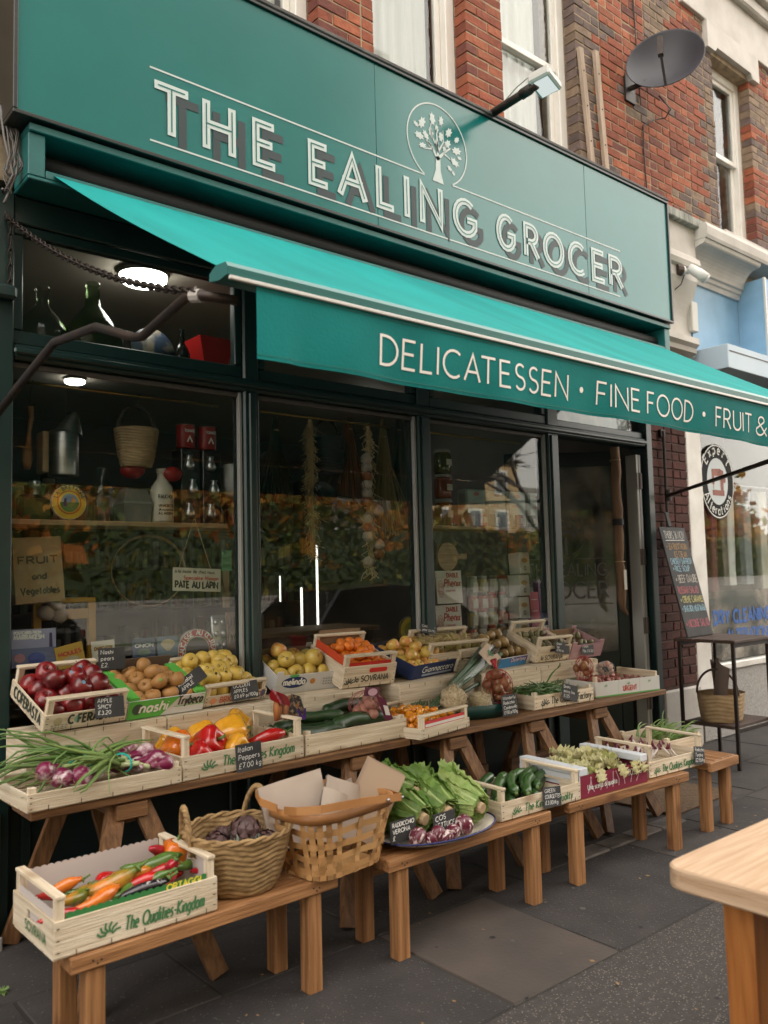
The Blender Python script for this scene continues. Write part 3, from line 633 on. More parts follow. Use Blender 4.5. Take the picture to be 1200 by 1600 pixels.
m_.build('further_bricks', BR, wall, kind='stuff')
M['curtain'] = mat('net_curtain', (.86, .86, .82), .9, trans=.12)
M['upvc'] = mat('white_sash_paint', (.84, .82, .78), .35, col2=(.78, .76, .71), scale=6)
def sash(x0, x1, z0, z1, zr, cur=(0, .75), seed=0):
    w_ = MB(); Yr = .115; fw = .085
    for p, q in (((x0, z0), (x0+fw, z1)), ((x1-fw, z0), (x1, z1)), ((x0+fw, z1-fw), (x1-fw, z1)), ((x0+fw, z0), (x1-fw, z0+fw))): w_.bbox((p[0], Yr, p[1]-4.4), (q[0], Yr+.10, q[1]-4.4), .006)
    win = w_.build('sash_window', M['upvc'], bld)
    s_ = MB(); sw = .05
    for (a0, a1, Yo) in ((z0+fw, zr+.02, .055), (zr-.03, z1-fw, .02)):
        X0, X1 = x0+fw+.002, x1-fw-.002; y0 = Yr+Yo; y1 = y0+.034
        for p, q in (((X0, a0), (X0+sw, a1)), ((X1-sw, a0), (X1, a1)), ((X0+sw, a1-.045), (X1-sw, a1)), ((X0+sw, a0), (X1-sw, a0+.05))): s_.bbox((p[0], y0, p[1]-4.4), (q[0], y1, q[1]-4.4), .004)
    s_.build('sash', M['upvc'], win)
    MB().box((x0+fw+sw, Yr+.070, z0+fw+.05-4.4), (x1-fw-sw, Yr+.074, zr-4.4)).build('pane', M['upglass'], win)
    MB().box((x0+fw+sw, Yr+.034, zr-4.4), (x1-fw-sw, Yr+.038, z1-fw-.04-4.4)).build('pane', M['upglass'], win)
    cx0 = x0+fw+(x1-x0-2*fw)*cur[0]; cx1 = x0+fw+(x1-x0-2*fw)*cur[1]; r0 = random.Random(seed); ph = r0.uniform(0, 6)
    MB().grid(48, 6, lambda u, v: (cx0+(cx1-cx0)*u, .235+.012*sin(u*38+ph)+.008*sin(u*17), z0-4.4+(z1-z0)*v)).build('curtain', M['curtain'], win, smooth=True)
    bx('window_board', (x0-.1, .365, z0-4.5), (x1+.1, .37, z0-4.48), M['white'], win)
    return win
sash(1.95, 2.80, 4.42, 7.5, 6.1, (0, .9), 1); sash(3.22, 4.07, 4.42, 7.5, 6.1, (0, .86), 2); sash(4.44, 5.33, 4.42, 7.5, 5.50, (0, .80), 3); sash(7.50, 8.25, 4.68, 6.47, 5.60, (0, .5), 4)
mb = MB(); mb.bbox((7.40, -.10, 4.585-4.4), (8.40, .12, 4.662-4.4), .008); mb.bbox((7.44, -.06, 4.53-4.4), (8.36, .1, 4.584-4.4), .006); mb.build('stone_sill', M['plaster'], bld)
mb = MB(); # lintel with shaped corbels
pr = [(7.36, 6.47), (7.50, 6.47), (7.54, 6.52), (8.21, 6.52), (8.25, 6.47), (8.39, 6.47), (8.39, 6.74), (7.36, 6.74)]
mb._a([(x, -.05, z-4.4) for x, z in pr]+[(x, .12, z-4.4) for x, z in pr], [tuple(range(8)), tuple(range(15, 7, -1))]+[(i, 8+i, 8+(i+1) % 8, (i+1) % 8) for i in range(8)]); mb.build('lintel', M['plaster'], bld)
mb = MB(); mb.bbox((6.95, -.035, 6.75-4.4), (11, .02, 7.25-4.4), .006); mb.bbox((6.95, -.10, 7.18-4.4), (11, .02, 7.32-4.4), .02); mb.bbox((6.95, -.16, 7.325-4.4), (11, .02, 7.40-4.4), .01); mb.build('white_band', M['plaster'], bld)
# battens, flood light, dish, cable
for (p, q), lab in zip((((906, 75), (925, 258)), ((930, 80), (947, 265))), ('left of two weathered battens fixed upright beside the upper window', 'right of two weathered battens fixed upright near the dish')):
    a = gy(*p, -.02); b = gy(*q, -.02); w_ = .052
    m_ = MB(); m_.beam((0, 0, 0), (a.x-b.x, 0, a.z-b.z), w_, .03, (0, 1, 0)); m_.k = 1
    for t in (.2, .5, .8): m_.ball(((a.x-b.x)*t, -.016, (a.z-b.z)*t), .006, 6, 4)
    tag(m_.build('timber_batten', [M['grey_wood'][2], M['iron']], None, (b.x, -.02, b.z)), lab, 'batten', 'battens on the brick wall')
fl = thing('flood_light', 'small white flood light on a black arm above the sign', 'lamp', tuple(gy(765, 180, -.20)))
A0 = gy(765, 180, -.20); A1 = gy(838, 133, -.62)
m_ = MB(); m_.tube([(0, 0, 0), A1-A0], .028, 10); m_.tube([A1-A0-(A1-A0)*.3, A1-A0-(A1-A0)*.12], .034, 10); m_.build('arm', M['iron'], fl, smooth=True)
m_ = MB(); m_.tube([(.02, -.03, .0), (.05, -.06, .06), ((A1-A0)*.6+V((0, 0, .07))), ((A1-A0)*.95+V((0, 0, .09))), (A1-A0)*1.0], .005, 6); m_.tube([(-.01, 0, .03), (.03, 0, -.01), (.03, .02, .04)], .006, 6); m_.build('flex', flat((.6, .6, .58)), fl, smooth=True)
hd = link('lamp_head', None, fl, tuple(A1-A0+V((.06, -.02, .02))), (radians(-6), radians(8), radians(12)))
h_ = MB(); h_.bbox((-.095, -.075, -.02), (.095, .075, .04), .012)
for i in range(6): h_.box((-.08+i*.03, -.06, .04), (-.073+i*.03, .06, .058))
hd2 = h_.build('lamp_housing', flat((.52, .52, .50), .4), fl); hd2.location = hd.location; hd2.rotation_euler = hd.rotation_euler
bpy.data.objects.remove(hd)
g_ = MB(); g_.box((-.075, -.055, -.024), (.075, .055, -.0205)); g_.build('lamp_glass', emit('flood_lit_glass', (.85, .95, .92), .2), hd2)
dish = thing('satellite_dish', 'dark grey oval satellite dish bolted to the brick wall', 'satellite dish', tuple(gy(982, 140, -.0)))
D0 = gy(982, 140, 0); Dc = gy(1041, 107, -.26)-D0
ax_ = V((-.85, -.42, .30)).normalized(); up_ = V((0, 0, 1)); up_ = (up_-ax_*up_.dot(ax_)).normalized(); sx_ = up_.cross(ax_).normalized()
T_ = Matrix(((sx_.x, up_.x, ax_.x, Dc.x), (sx_.y, up_.y, ax_.y, Dc.y), (sx_.z, up_.z, ax_.z, Dc.z), (0, 0, 0, 1)))
m_ = MB(); m_.T = T_; Rx, Rz = .315, .305
pr_ = [(0.001, 0), (.25, .007), (.5, .028), (.75, .064), (.97, .107), (1, .113), (1.0, .104), (.75, .054), (.5, .018), (.25, -.003), (.001, -.010)]
m_._a([(r*Rx*cos(2*pi*k/36), r*Rz*sin(2*pi*k/36), zz) for r, zz in pr_ for k in range(36)], [(i*36+k, i*36+(k+1) % 36, (i+1)*36+(k+1) % 36, (i+1)*36+k) for i in range(len(pr_)-1) for k in range(36)])
m_.build('reflector', mat('dish_grey', (.020, .021, .030), .5, col2=(.030, .030, .040), scale=3), dish, smooth=True)
m_ = MB(); m_.T = T_; m_.beam((0, -.29, .09), (-.02, -.10, .26), .02, .028); m_.beam((-.02, -.12, .25), (-.02, .03, .29), .042, .05); m_.build('feed_arm', M['iron'], dish)
m_ = MB(); m_.box((-.07, -.02, -.12), (.07, -.0, .10)); m_.tube([(0, -.01, 0), (.02, -.14, .0), Dc*.55, Dc-ax_*.03], .022, 8); m_.build('wall_bracket', M['iron'], dish)
cb_ = MB(); pts = [gy(1030, 150, -.35)]
for q in ((1048, 170, -.2), (1040, 184, -.05), (1020, 188, -.012), (1005, 196, -.01), (1006, 235, -.008), (1011, 298, -.008), (1013, 330, -.008)): pts.append(gy(*q))
cb_.tube([p-pts[-1] for p in pts], .006, 6); tag(cb_.build('dish_cable', M['iron'], None, tuple(pts[-1]), smooth=True), 'thin black cable looping from the satellite dish down the bricks', 'cable')
cb_ = MB(); p0 = gy(989, 0, -.006); p1 = gy(1001, 165, -.006); cb_.tube([p0+V((0, 0, .6))-p1, p0-p1, V((0, 0, 0))], .005, 6); tag(cb_.build('wall_cable', M['iron'], None, tuple(p1)), 'straight black cable running up the bricks left of the dish', 'cable')

# ================================================================== brick pier right of the door, and the left pier
pier = thing('brick_pier', 'dark red brick pier between the doorway and the dry cleaner window', 'pier', (6.114, 0, 0))
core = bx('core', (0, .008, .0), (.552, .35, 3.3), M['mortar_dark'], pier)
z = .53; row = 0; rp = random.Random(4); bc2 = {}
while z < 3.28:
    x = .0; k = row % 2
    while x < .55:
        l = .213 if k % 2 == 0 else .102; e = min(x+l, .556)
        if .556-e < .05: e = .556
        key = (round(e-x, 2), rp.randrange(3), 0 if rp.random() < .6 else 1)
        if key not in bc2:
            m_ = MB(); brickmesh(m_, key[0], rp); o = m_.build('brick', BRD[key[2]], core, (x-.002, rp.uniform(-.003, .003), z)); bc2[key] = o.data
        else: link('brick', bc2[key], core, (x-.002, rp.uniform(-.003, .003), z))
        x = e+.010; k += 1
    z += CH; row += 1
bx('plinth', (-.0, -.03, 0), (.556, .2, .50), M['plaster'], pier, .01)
lp_ = thing('stucco_pier', 'flaking pale blue grey stucco pier at the far left edge', 'pier', (.55, 0, 0))
m_ = MB(); m_.bbox((-.6, -.07, 0), (.492, -.021, .56), .012); m_.bbox((-.6, -.02, .56), (.34, .2, 3.6), .02); m_.build('shaft', M['stucco_old'], lp_)
m_ = MB(); m_.bbox((-.6, -.085, 0), (.50, -.071, .06), .005); m_.build('base', mat('rusty_base', (.16, .11, .08), .9, col2=(.28, .28, .28), scale=9), lp_)
wr = thing('cable_bundle', 'tangle of grey wires hanging at the left end of the sign', 'cable', tuple(gy(8, 270, -.06)))
m_ = MB(); rw = random.Random(8)
for i in range(9):
    a = gy(3+rw.uniform(-4, 4), 165, -.06); b = gy(10+rw.uniform(-9, 9), 285+rw.uniform(-20, 18), -.10); o_ = gy(8, 270, -.06)
    m_.tube([a-o_, a.lerp(b, .4)+V((rw.uniform(0, .06), -.03, 0))-o_, a.lerp(b, .8)+V((rw.uniform(0, .05), -.04, 0))-o_, b-o_, b-o_+V((rw.uniform(-.04, .04), -.02, rw.uniform(-.08, .06)))], .004+.002*(i % 2), 5)
m_.build('wires', flat((.16, .15, .15), .5), wr, smooth=True)
bo = MB(); bo.bbox((-.05, -.05, -.03), (.05, .02, .03), .012); tag(bo.build('shutter_bolt', M['frame'], None, tuple(gy(4, 458, -.03))), 'lumpy painted bolt housing on the left green post', 'bolt')

# ================================================================== neighbouring dry cleaner
nb = thing('dry_cleaner_front', 'white and pale blue dry cleaner shopfront beside the brick pier', 'shopfront', (6.67, 0, 0))
def npart(name, a, b, m, r=.005): return bx(name, (a[0]-6.67, a[1], a[2]), (b[0]-6.67, b[1], b[2]), m, nb, r)
npart('window_frame', (6.672, .0, .3), (6.925, .14, 3.3), M['white'], .01); npart('window_frame', (6.926, .01, .575), (10.4, .12, .64), M['white'], .01); npart('window_frame', (9.6, 0, .64), (9.8, .14, 3.2), M['white'], .01)
npart('stall_riser', (6.80, .03, .0), (10.4, .14, .574), M['granite'], 0)
npart('window_pane', (6.925, .05, .64), (9.6, .056, 3.2), M['glass'], 0)
npart('fascia', (6.72, .0, 3.42), (7.75, .05, 4.10), M['blue'], .003)
npart('sign_box', (7.76, -.26, 3.30), (10.4, .04, 4.22), M['blue'], .004); npart('sign_box_edge', (7.745, -.275, 3.44), (7.775, -.255, 4.22), flat((.55, .55, .53), .3), .002)
npart('shutter_box', (6.80, -.36, 3.20), (10.4, .02, 3.41), M['blue_grey'], .004); npart('shutter_box_gap', (6.83, -.363, 3.345), (10.4, -.358, 3.355), M['iron'], 0)
def extrude(name, prof, x0, x1, m, par):
    n = len(prof); mm = MB(); mm._a([(x0, y, z) for y, z in prof]+[(x1, y, z) for y, z in prof], [tuple(range(n)), tuple(range(2*n-1, n-1, -1))]+[(i, n+i, n+(i+1) % n, (i+1) % n) for i in range(n)]); return mm.build(name, m, par)
cov = [(.05, 4.06), (-.02, 4.06), (-.03, 4.10), (-.045, 4.11), (-.05, 4.14), (-.07, 4.15)]+[(-.07-.16*(1-cos(t)), 4.15+.17*sin(t)) for t in [pi/2*i/8 for i in range(1, 9)]]+[(-.24, 4.33), (-.25, 4.36)]
extrude('cornice_cove', cov+[(.05, 4.36)], .06, 1.08, M['plaster'], nb)
extrude('cornice', [(.05, 4.363), (-.26, 4.363), (-.27, 4.39), (-.275, 4.46), (-.26, 4.50), (.05, 4.53)], .06, 3.7, M['plaster'], nb)
cons = [(.02, 4.46), (-.15, 4.46), (-.155, 4.20), (-.17, 4.185), (-.19, 4.17), (-.20, 4.12), (-.185, 4.08), (-.16, 4.06), (-.16, 3.98)]+[(-.155+.085*sin(t), 3.96-.34*(t/(pi/2))) for t in [pi/2*i/6 for i in range(1, 7)]]+[(-.07, 3.50), (-.145, 3.485), (-.15, 3.43), (-.12, 3.40), (-.115, 3.36), (-.06, 3.33), (-.05, 3.28), (.02, 3.28)]
extrude('console_bracket', cons, -.45, .055, M['plaster'], nb)
bx('capping_stone', (-.49, -.20, 4.462), (.22, .05, 4.545), M['stone_cap'], nb, .008)
cs = thing('window_sign', 'oval black expert alterations sign with red sewing machine in the window', 'sign', (7.235, .03, 2.28))
m_ = MB(); A_, B_ = .30, .345
m_.k = 0; m_.poly([(A_*cos(2*pi*k/40), 0, B_*sin(2*pi*k/40)) for k in range(40)]); m_.poly([(A_*cos(-2*pi*k/40), .008, B_*sin(-2*pi*k/40)) for k in range(40)]); m_.build('board', flat((.012, .012, .012), .7, .15), cs)
m_ = MB(); m_.poly([(.185*cos(2*pi*k/40), -.002, .215*sin(2*pi*k/40)) for k in range(40)]); m_.build('centre_field', flat((.55, .60, .62)), cs)
m_ = MB(); ribbon(m_, [((A_-.012)*cos(2*pi*k/40), (B_-.012)*sin(2*pi*k/40)) for k in range(41)], .010, -.002)
def arctext(mb, s, rx, rz, a0, a1, h, sw, off, flip=False):
    n = len(s)
    for i, c in enumerate(s):
        if c == ' ': continue
        t = radians(a0+(a1-a0)*(i+.5)/n); st, w_ = glyph(c); px, pz = rx*cos(t), rz*sin(t); r = t-pi/2+(pi if flip else 0)
        for s_ in st: ribbon(mb, [(px+((x-w_/2)*cos(r)-(y-.3)*sin(r))*h, pz+((x-w_/2)*sin(r)+(y-.3)*cos(r))*h) for x, y in s_], sw, off)
arctext(m_, 'Expert', .243, .282, 150, 30, .088, .013, -.003); m_.build('lettering', M['print_white'], cs); m_ = MB(); arctext(m_, 'Alterations', .243, .282, 205, 335, .080, .012, -.003, True); m_.build('lettering', M['print_white'], cs)
m_ = MB()
for pl in ([(-.10, -.13), (.11, -.13), (.11, -.08), (-.10, -.08)], [(.05, -.08), (.10, -.08), (.11, .10), (.04, .12)], [(-.10, .05), (.05, .05), (.05, .12), (-.10, .11)], [(-.10, -.03), (-.06, -.03), (-.06, .05), (-.10, .05)], [(-.085, -.07), (-.075, -.07), (-.075, -.03), (-.085, -.03)]): m_.poly([(x, -.004, z) for x, z in pl])
m_.poly([(.115+.03*cos(2*pi*k/16), -.005, .02+.03*sin(2*pi*k/16)) for k in range(16)])
m_.build('sewing_machine_picture', mat('sewing_machine_red', (.30, .085, .05), .6, col2=(.2, .05, .03), scale=20), cs)
dc = thing('window_lettering', 'blue dry cleaning lettering on a frosted band of the neighbour window', 'lettering', (6.95, .045, .66))
bx('frosted_band', (0, 0, .0), (2.6, .003, .62), glassmat('frosted_film', (.75, .78, .78), .25, 1.5, dirt_veil=.9), dc)
m_ = MB(); text(m_, 'DRY CLEANING', .12, .33, .11, .030, off=-.002, gap=.28); m_.build('lettering', flat((.04, .13, .42)), dc); m_ = MB(); text(m_, 'ALTERATIONS', .34, .16, .10, .026, off=-.002); m_.build('lettering', flat((.04, .13, .42)), dc)
cc = thing('security_camera', 'white bullet security camera on a wooden block beside the console', 'camera', tuple(gy(1066, 424, -.16)))
o_ = gy(1066, 424, -.16); e_ = gy(1104, 436, -.32)-o_
m_ = MB(); m_.tube([(-.09, .015, .0), (-.03, 0, 0)], .05, 12); m_.build('wood_block', M['dark_wood'][0], cc)
m_ = MB(); m_.tube([(-.03, 0, 0), (-.005, -.003, 0)], .045, 12); m_.tube([(-.01, 0, 0), (.05, -.03, .0), (.08, -.06, .01)], .022, 10); m_.build('bracket', flat((.62, .62, .60), .4), cc)
m_ = MB(); m_.tube([V((.04, -.04, .03)), V((.06, -.05, .03)).lerp(e_, .5), e_], [.038, .044, .044], 14); m_.build('body', flat((.66, .66, .64), .35), cc, smooth=True)
m_ = MB(); m_.tube([(0, -.02, -.03), (-.03, 0, -.12), (-.07, .05, -.17)], .005, 6); m_.build('flex', M['iron'], cc)
jb = MB(); o_ = gy(1072, 495, -.05); jb.bbox((-.005, -.06, -.14), (.10, .05, .13), .008); jb.k = 1; jb.tube([(.05, -.02, -.14), (.055, -.015, -.19), (.04, .02, -.30)], .006, 6); jb.bbox((-.03, -.03, .04), (-.004, .03, .08), .006)
tag(jb.build('junction_box', [flat((.55, .54, .50), .5), M['iron']], None, tuple(o_)), 'small cream junction box on the pale blue fascia by the console', 'box')
# inside the cleaner's: bagged garments hanging from a rail
GCOL = [((.70, .70, .68), 'white shirt in film hanging first behind the oval sign'), ((.62, .60, .56), 'cream garment hanging second in the cleaner window'), ((.16, .03, .03), 'dark red garment hanging third in the cleaner window'), ((.68, .68, .68), 'white garment hanging fourth in the cleaner window'), ((.30, .32, .36), 'grey blue garment hanging fifth in the cleaner window'), ((.66, .62, .56), 'pale garment hanging sixth in the cleaner window')]
m_ = MB(); m_.tube([(6.95, .5, 2.35), (9.5, .5, 2.35)], .012, 8); tag(m_.build('garment_rail', M['steel'], None), 'steel rail for garments inside the cleaner window', 'rail')
for i, (col, lab) in enumerate(GCOL):
    x = 7.15+i*.36; t = thing('hanging_garment', lab, 'garment', (x, .5, 1.25), (0, 0, .5), 'garments in the cleaner window'); r0 = random.Random(i); L = .95+.15*r0.random()
    def gfn(u, v, s_=1): 
        a = u*2*pi; w_ = (.24 if v < .82 else .24*(1-(v-.82)/.18*.8)); return (w_*cos(a)*(1+.05*sin(7*a+i)), .07*sin(a)*(1+.3*sin(5*a+v*3)), 1.05-L*(1-v)*1.0)
    m_ = MB(); m_.grid(36, 12, gfn); m_.build('cloth', mat('garment_%d' % i, col, .8, col2=tuple(c*.8 for c in col), scale=4, bump=.3), t, smooth=True)
    m_ = MB(); m_.tube([(0, 0, 1.04), (0, 0, 1.09), (.015, 0, 1.11)], .004, 5); m_.build('hanger', M['iron'], t)
rm = MB(); rm.box((6.7, 1.6, 0), (11, 1.7, 3.3)); rm.box((6.12, .36, 0), (6.66, 5, 3.3)); rm.box((10.4, .0, 0), (40, 9, 3.3)); rm.box((6.7, .1, .0), (10.4, 1.6, .05)); rm.box((6.7, .06, 3.22), (10.4, 1.6, 3.3)); rm.box((-30, .16, 0), (.88, 9, 3.3))
o = rm.build('inner_walls', M['room']); o['kind'] = 'structure'

# ================================================================== room behind the windows
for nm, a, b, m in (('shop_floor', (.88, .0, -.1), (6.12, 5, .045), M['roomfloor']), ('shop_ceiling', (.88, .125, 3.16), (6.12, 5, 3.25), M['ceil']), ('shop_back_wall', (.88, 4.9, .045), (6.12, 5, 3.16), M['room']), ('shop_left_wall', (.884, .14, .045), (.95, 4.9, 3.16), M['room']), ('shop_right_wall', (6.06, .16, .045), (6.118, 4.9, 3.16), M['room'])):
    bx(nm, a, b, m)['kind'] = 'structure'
for i, (p, lab) in enumerate(((gz(230, 436, 3.10), 'round lit ceiling lamp behind the top left window light'), (V((2.40, 2.9, 3.10)), 'small round lit ceiling lamp deep in the shop'), (V((4.9, 2.2, 3.10)), 'round lit ceiling lamp near the doorway inside the shop'))):
    t = thing('ceiling_lamp', lab, 'lamp', (p.x, max(p.y, .33), 3.159)); t.scale = (.5,)*3 if i == 1 else (.78,)*3
    m_ = MB(); m_.lathe([(.001, -.005), (.17, -.005), (.175, -.03), (.165, -.04)], 28); m_.build('lamp_base', flat((.08, .07, .06)), t, smooth=True)
    m_ = MB(); m_.lathe([(.160, -.035), (.155, -.075), (.13, -.09), (.001, -.095)], 28); m_.build('lamp_glass', M['lamp_on'], t, smooth=True)

# ================================================================== across the street (reflected in the panes)
def leafmass(mb, n, fn, s, rnd, cols):
    for _ in range(n):
        p, nrm = fn(); k = rnd.choice(cols); mb.k = k
        a = V((rnd.gauss(0, 1), rnd.gauss(0, 1), rnd.gauss(0, 1))).normalized(); b = a.orthogonal().normalized(); q = s*rnd.uniform(.6, 1.4)
        mb._a([p-a*q, p+b*q*.6, p+a*q, p-b*q*.6], [(0, 1, 2, 3)])
LF = [mat('leaf_dark_green', (.03, .055, .014), .7, trans=.2), mat('leaf_green', (.09, .14, .03), .7, trans=.2), mat('leaf_olive', (.20, .18, .03), .7, trans=.2), mat('leaf_amber', (.50, .24, .03), .7, trans=.2), mat('leaf_rust', (.42, .14, .025), .7, trans=.2), mat('bark', (.07, .055, .045), .9)]
rh = random.Random(3)
mb_ = thing('sky_blocker_building', 'long tall brick mansion block across the road', 'building', (-30, -19.5, 0))  # added building, keeps the sky out of the sign's reflection
bx('wall', (0, -12, 0), (50, 0, 21), mat('sky_blocker_brick', (.12, .105, .085), .9, col2=(.09, .08, .065), scale=6), mb_); bx('roof', (-.4, -12.4, 21.01), (50.4, .4, 21.6), flat((.06, .06, .065)), mb_)
for i in range(14):
    for k in range(6):
        w_ = bx('window', (1.2+i*3.5, 0.001, 1.2+k*3.3), (2.7+i*3.5, .06, 3.2+k*3.3), M['white'], mb_); bx('pane', (1.3+i*3.5, .061, 1.3+k*3.3), (2.6+i*3.5, .07, 3.1+k*3.3), flat((.03, .035, .04), .6, .1), w_)
hg = thing('hedge', 'long clipped hedge with amber top across the road', 'hedge', (0, -16.2, 0))
m_ = MB(); m_.box((-30, -.9, 0), (44, .1, 2.9)); m_.build('hedge_core', LF[0], hg)
m_ = MB()
def hf():
    x = rh.uniform(-30, 44); top = (4.1 if x < 12 else max(2.9, 4.1-(x-12)*.12))+.5*mn.noise(V((x*.35, 0, 0)))+.25*mn.noise(V((x*1.7, 5, 0)))
    z = rh.uniform(0, 1)**.7*top; return V((x, .25+rh.uniform(-.35, .25), z)), None
for _ in range(26000):
    p, q = hf(); am = mn.noise(V((p.x*.5, 0, p.z*.8)))+(p.z-2.4)*.4
    m_.k = rh.choice((3, 3, 4, 2)) if am > .24 else rh.choice((0, 1, 1, 2)); a = V((rh.gauss(0, 1), rh.gauss(0, 1), rh.gauss(0, 1))).normalized(); b = a.orthogonal().normalized(); s_ = rh.uniform(.06, .15)
    m_._a([p-a*s_, p+b*s_*.6, p+a*s_, p-b*s_*.6], [(0, 1, 2, 3)])
m_.build('hedge_leaves', LF, hg, kind='stuff')
m_ = MB(); m_.box((-30, .45, 0), (44, .62, .95)); m_.box((-30, .42, .95), (44, .65, 1.02)); m_.build('garden_wall', M['concrete'], hg)
def bigtree(x, y, h, r, cols, lab, n=5200):
    t = thing('street_tree', lab, 'tree', (x, y, 0), group='tall trees across the road'); rt = random.Random(int(x*10))
    m_ = MB(); m_.tube([(0, 0, 0), (.1, 0, h*.3), (0, .1, h*.55), (.1, 0, h*.9)], [.35, .28, .2, .05], 8)
    for k in range(8):
        a = k*2.4; z0 = h*(.3+.06*k); m_.tube([(0, 0, z0), (cos(a)*r*.5, sin(a)*r*.5, z0+h*.1), (cos(a)*r*.8, sin(a)*r*.8, z0+h*.16)], [.13, .08, .03], 6)
    m_.build('trunk', LF[5], t); cl = [(V((rt.gauss(0, r*.42), rt.gauss(0, r*.42), h*rt.uniform(.32, .95)))) for _ in range(46)]
    m_ = MB()
    for _ in range(n):
        c = rt.choice(cl); p = c+V((rt.gauss(0, r*.22), rt.gauss(0, r*.22), rt.gauss(0, r*.18))); m_.k = rt.choice(cols); a = V((rt.gauss(0, 1), rt.gauss(0, 1), rt.gauss(0, 1))).normalized(); b = a.orthogonal().normalized(); s_ = rt.uniform(.2, .45)
        m_._a([p-a*s_, p+b*s_*.6, p+a*s_, p-b*s_*.6], [(0, 1, 2, 3)])
    m_.build('crown', LF, t, kind='stuff')
for x, y, h, r, c, lab in ((6, -17.7, 8, 2.2, (3, 2, 4, 1), 'amber tree opposite the shop'), (13, -17.7, 7.5, 2.0, (3, 4, 2), 'rust tree opposite the door'), (-3, -17.7, 8, 2.2, (2, 3, 1), 'olive tree opposite the left pier'), (23.5, -27, 8, 4, (3, 2, 4, 1), 'amber tree towards the brick house'), (50, -24, 7, 3.5, (4, 3, 2), 'low rust coloured tree beside the brick house')): bigtree(x, y, h, r, c, lab)
bt = thing('bare_tree', 'leafless street tree with fine dark twigs across the road', 'tree', (22.5, -14.2, 0)); m_ = MB(); rb2 = random.Random(9)
def grow(p, d, l, r, n):
    q = p+d*l; mid = p.lerp(q, .5)+V((rb2.gauss(0, l*.05), rb2.gauss(0, l*.05), 0)); m_.tube([p, mid, q], [r, r*.85, r*.7], 5 if n < 4 else 4, False)
    if n == 0: return
    for _ in range(3 if n > 2 else 2+(rb2.random() < .6)):
        dd = (d+V((rb2.gauss(0, .55), rb2.gauss(0, .55), rb2.gauss(.05, .35)))).normalized(); grow(q, dd, l*rb2.uniform(.62, .85), r*.62, n-1)
grow(V((0, 0, 0)), V((-.05, 0, 1)), 2.6, .17, 6); m_.build('branches', LF[5], bt)
hs = thing('brick_house', 'sunlit yellow brick house with white windows across the road', 'house', (33, -34, 0))
bx('wall', (0, -8, 0), (11, 0, 9), mat('yellow_brick', (.42, .30, .16), .9, col2=(.34, .23, .12), scale=9), hs); bx('wall', (11.2, -8, 0), (25, -1, 7.5), M['concrete'], hs)
m_ = MB(); m_._a([(-.5, .5, 9), (11.5, .5, 9), (11.5, -8.5, 9), (-.5, -8.5, 9), (3, -4, 11), (8, -4, 11)], [(0, 1, 5, 4), (1, 2, 5), (2, 3, 4, 5), (3, 0, 4), (3, 2, 1, 0)]); m_.build('roof', flat((.10, .09, .09)), hs)
for i in range(4):
    for z0 in (1.2, 4.0, 6.7):
        w_ = bx('window', (.8+i*2.6, 0, z0), (2.1+i*2.6, .06, z0+1.7), M['white'], hs, .02); bx('pane', (.95+i*2.6, .061, z0+.12), (1.95+i*2.6, .07, z0+1.55), flat((.12, .14, .16), .1), w_)
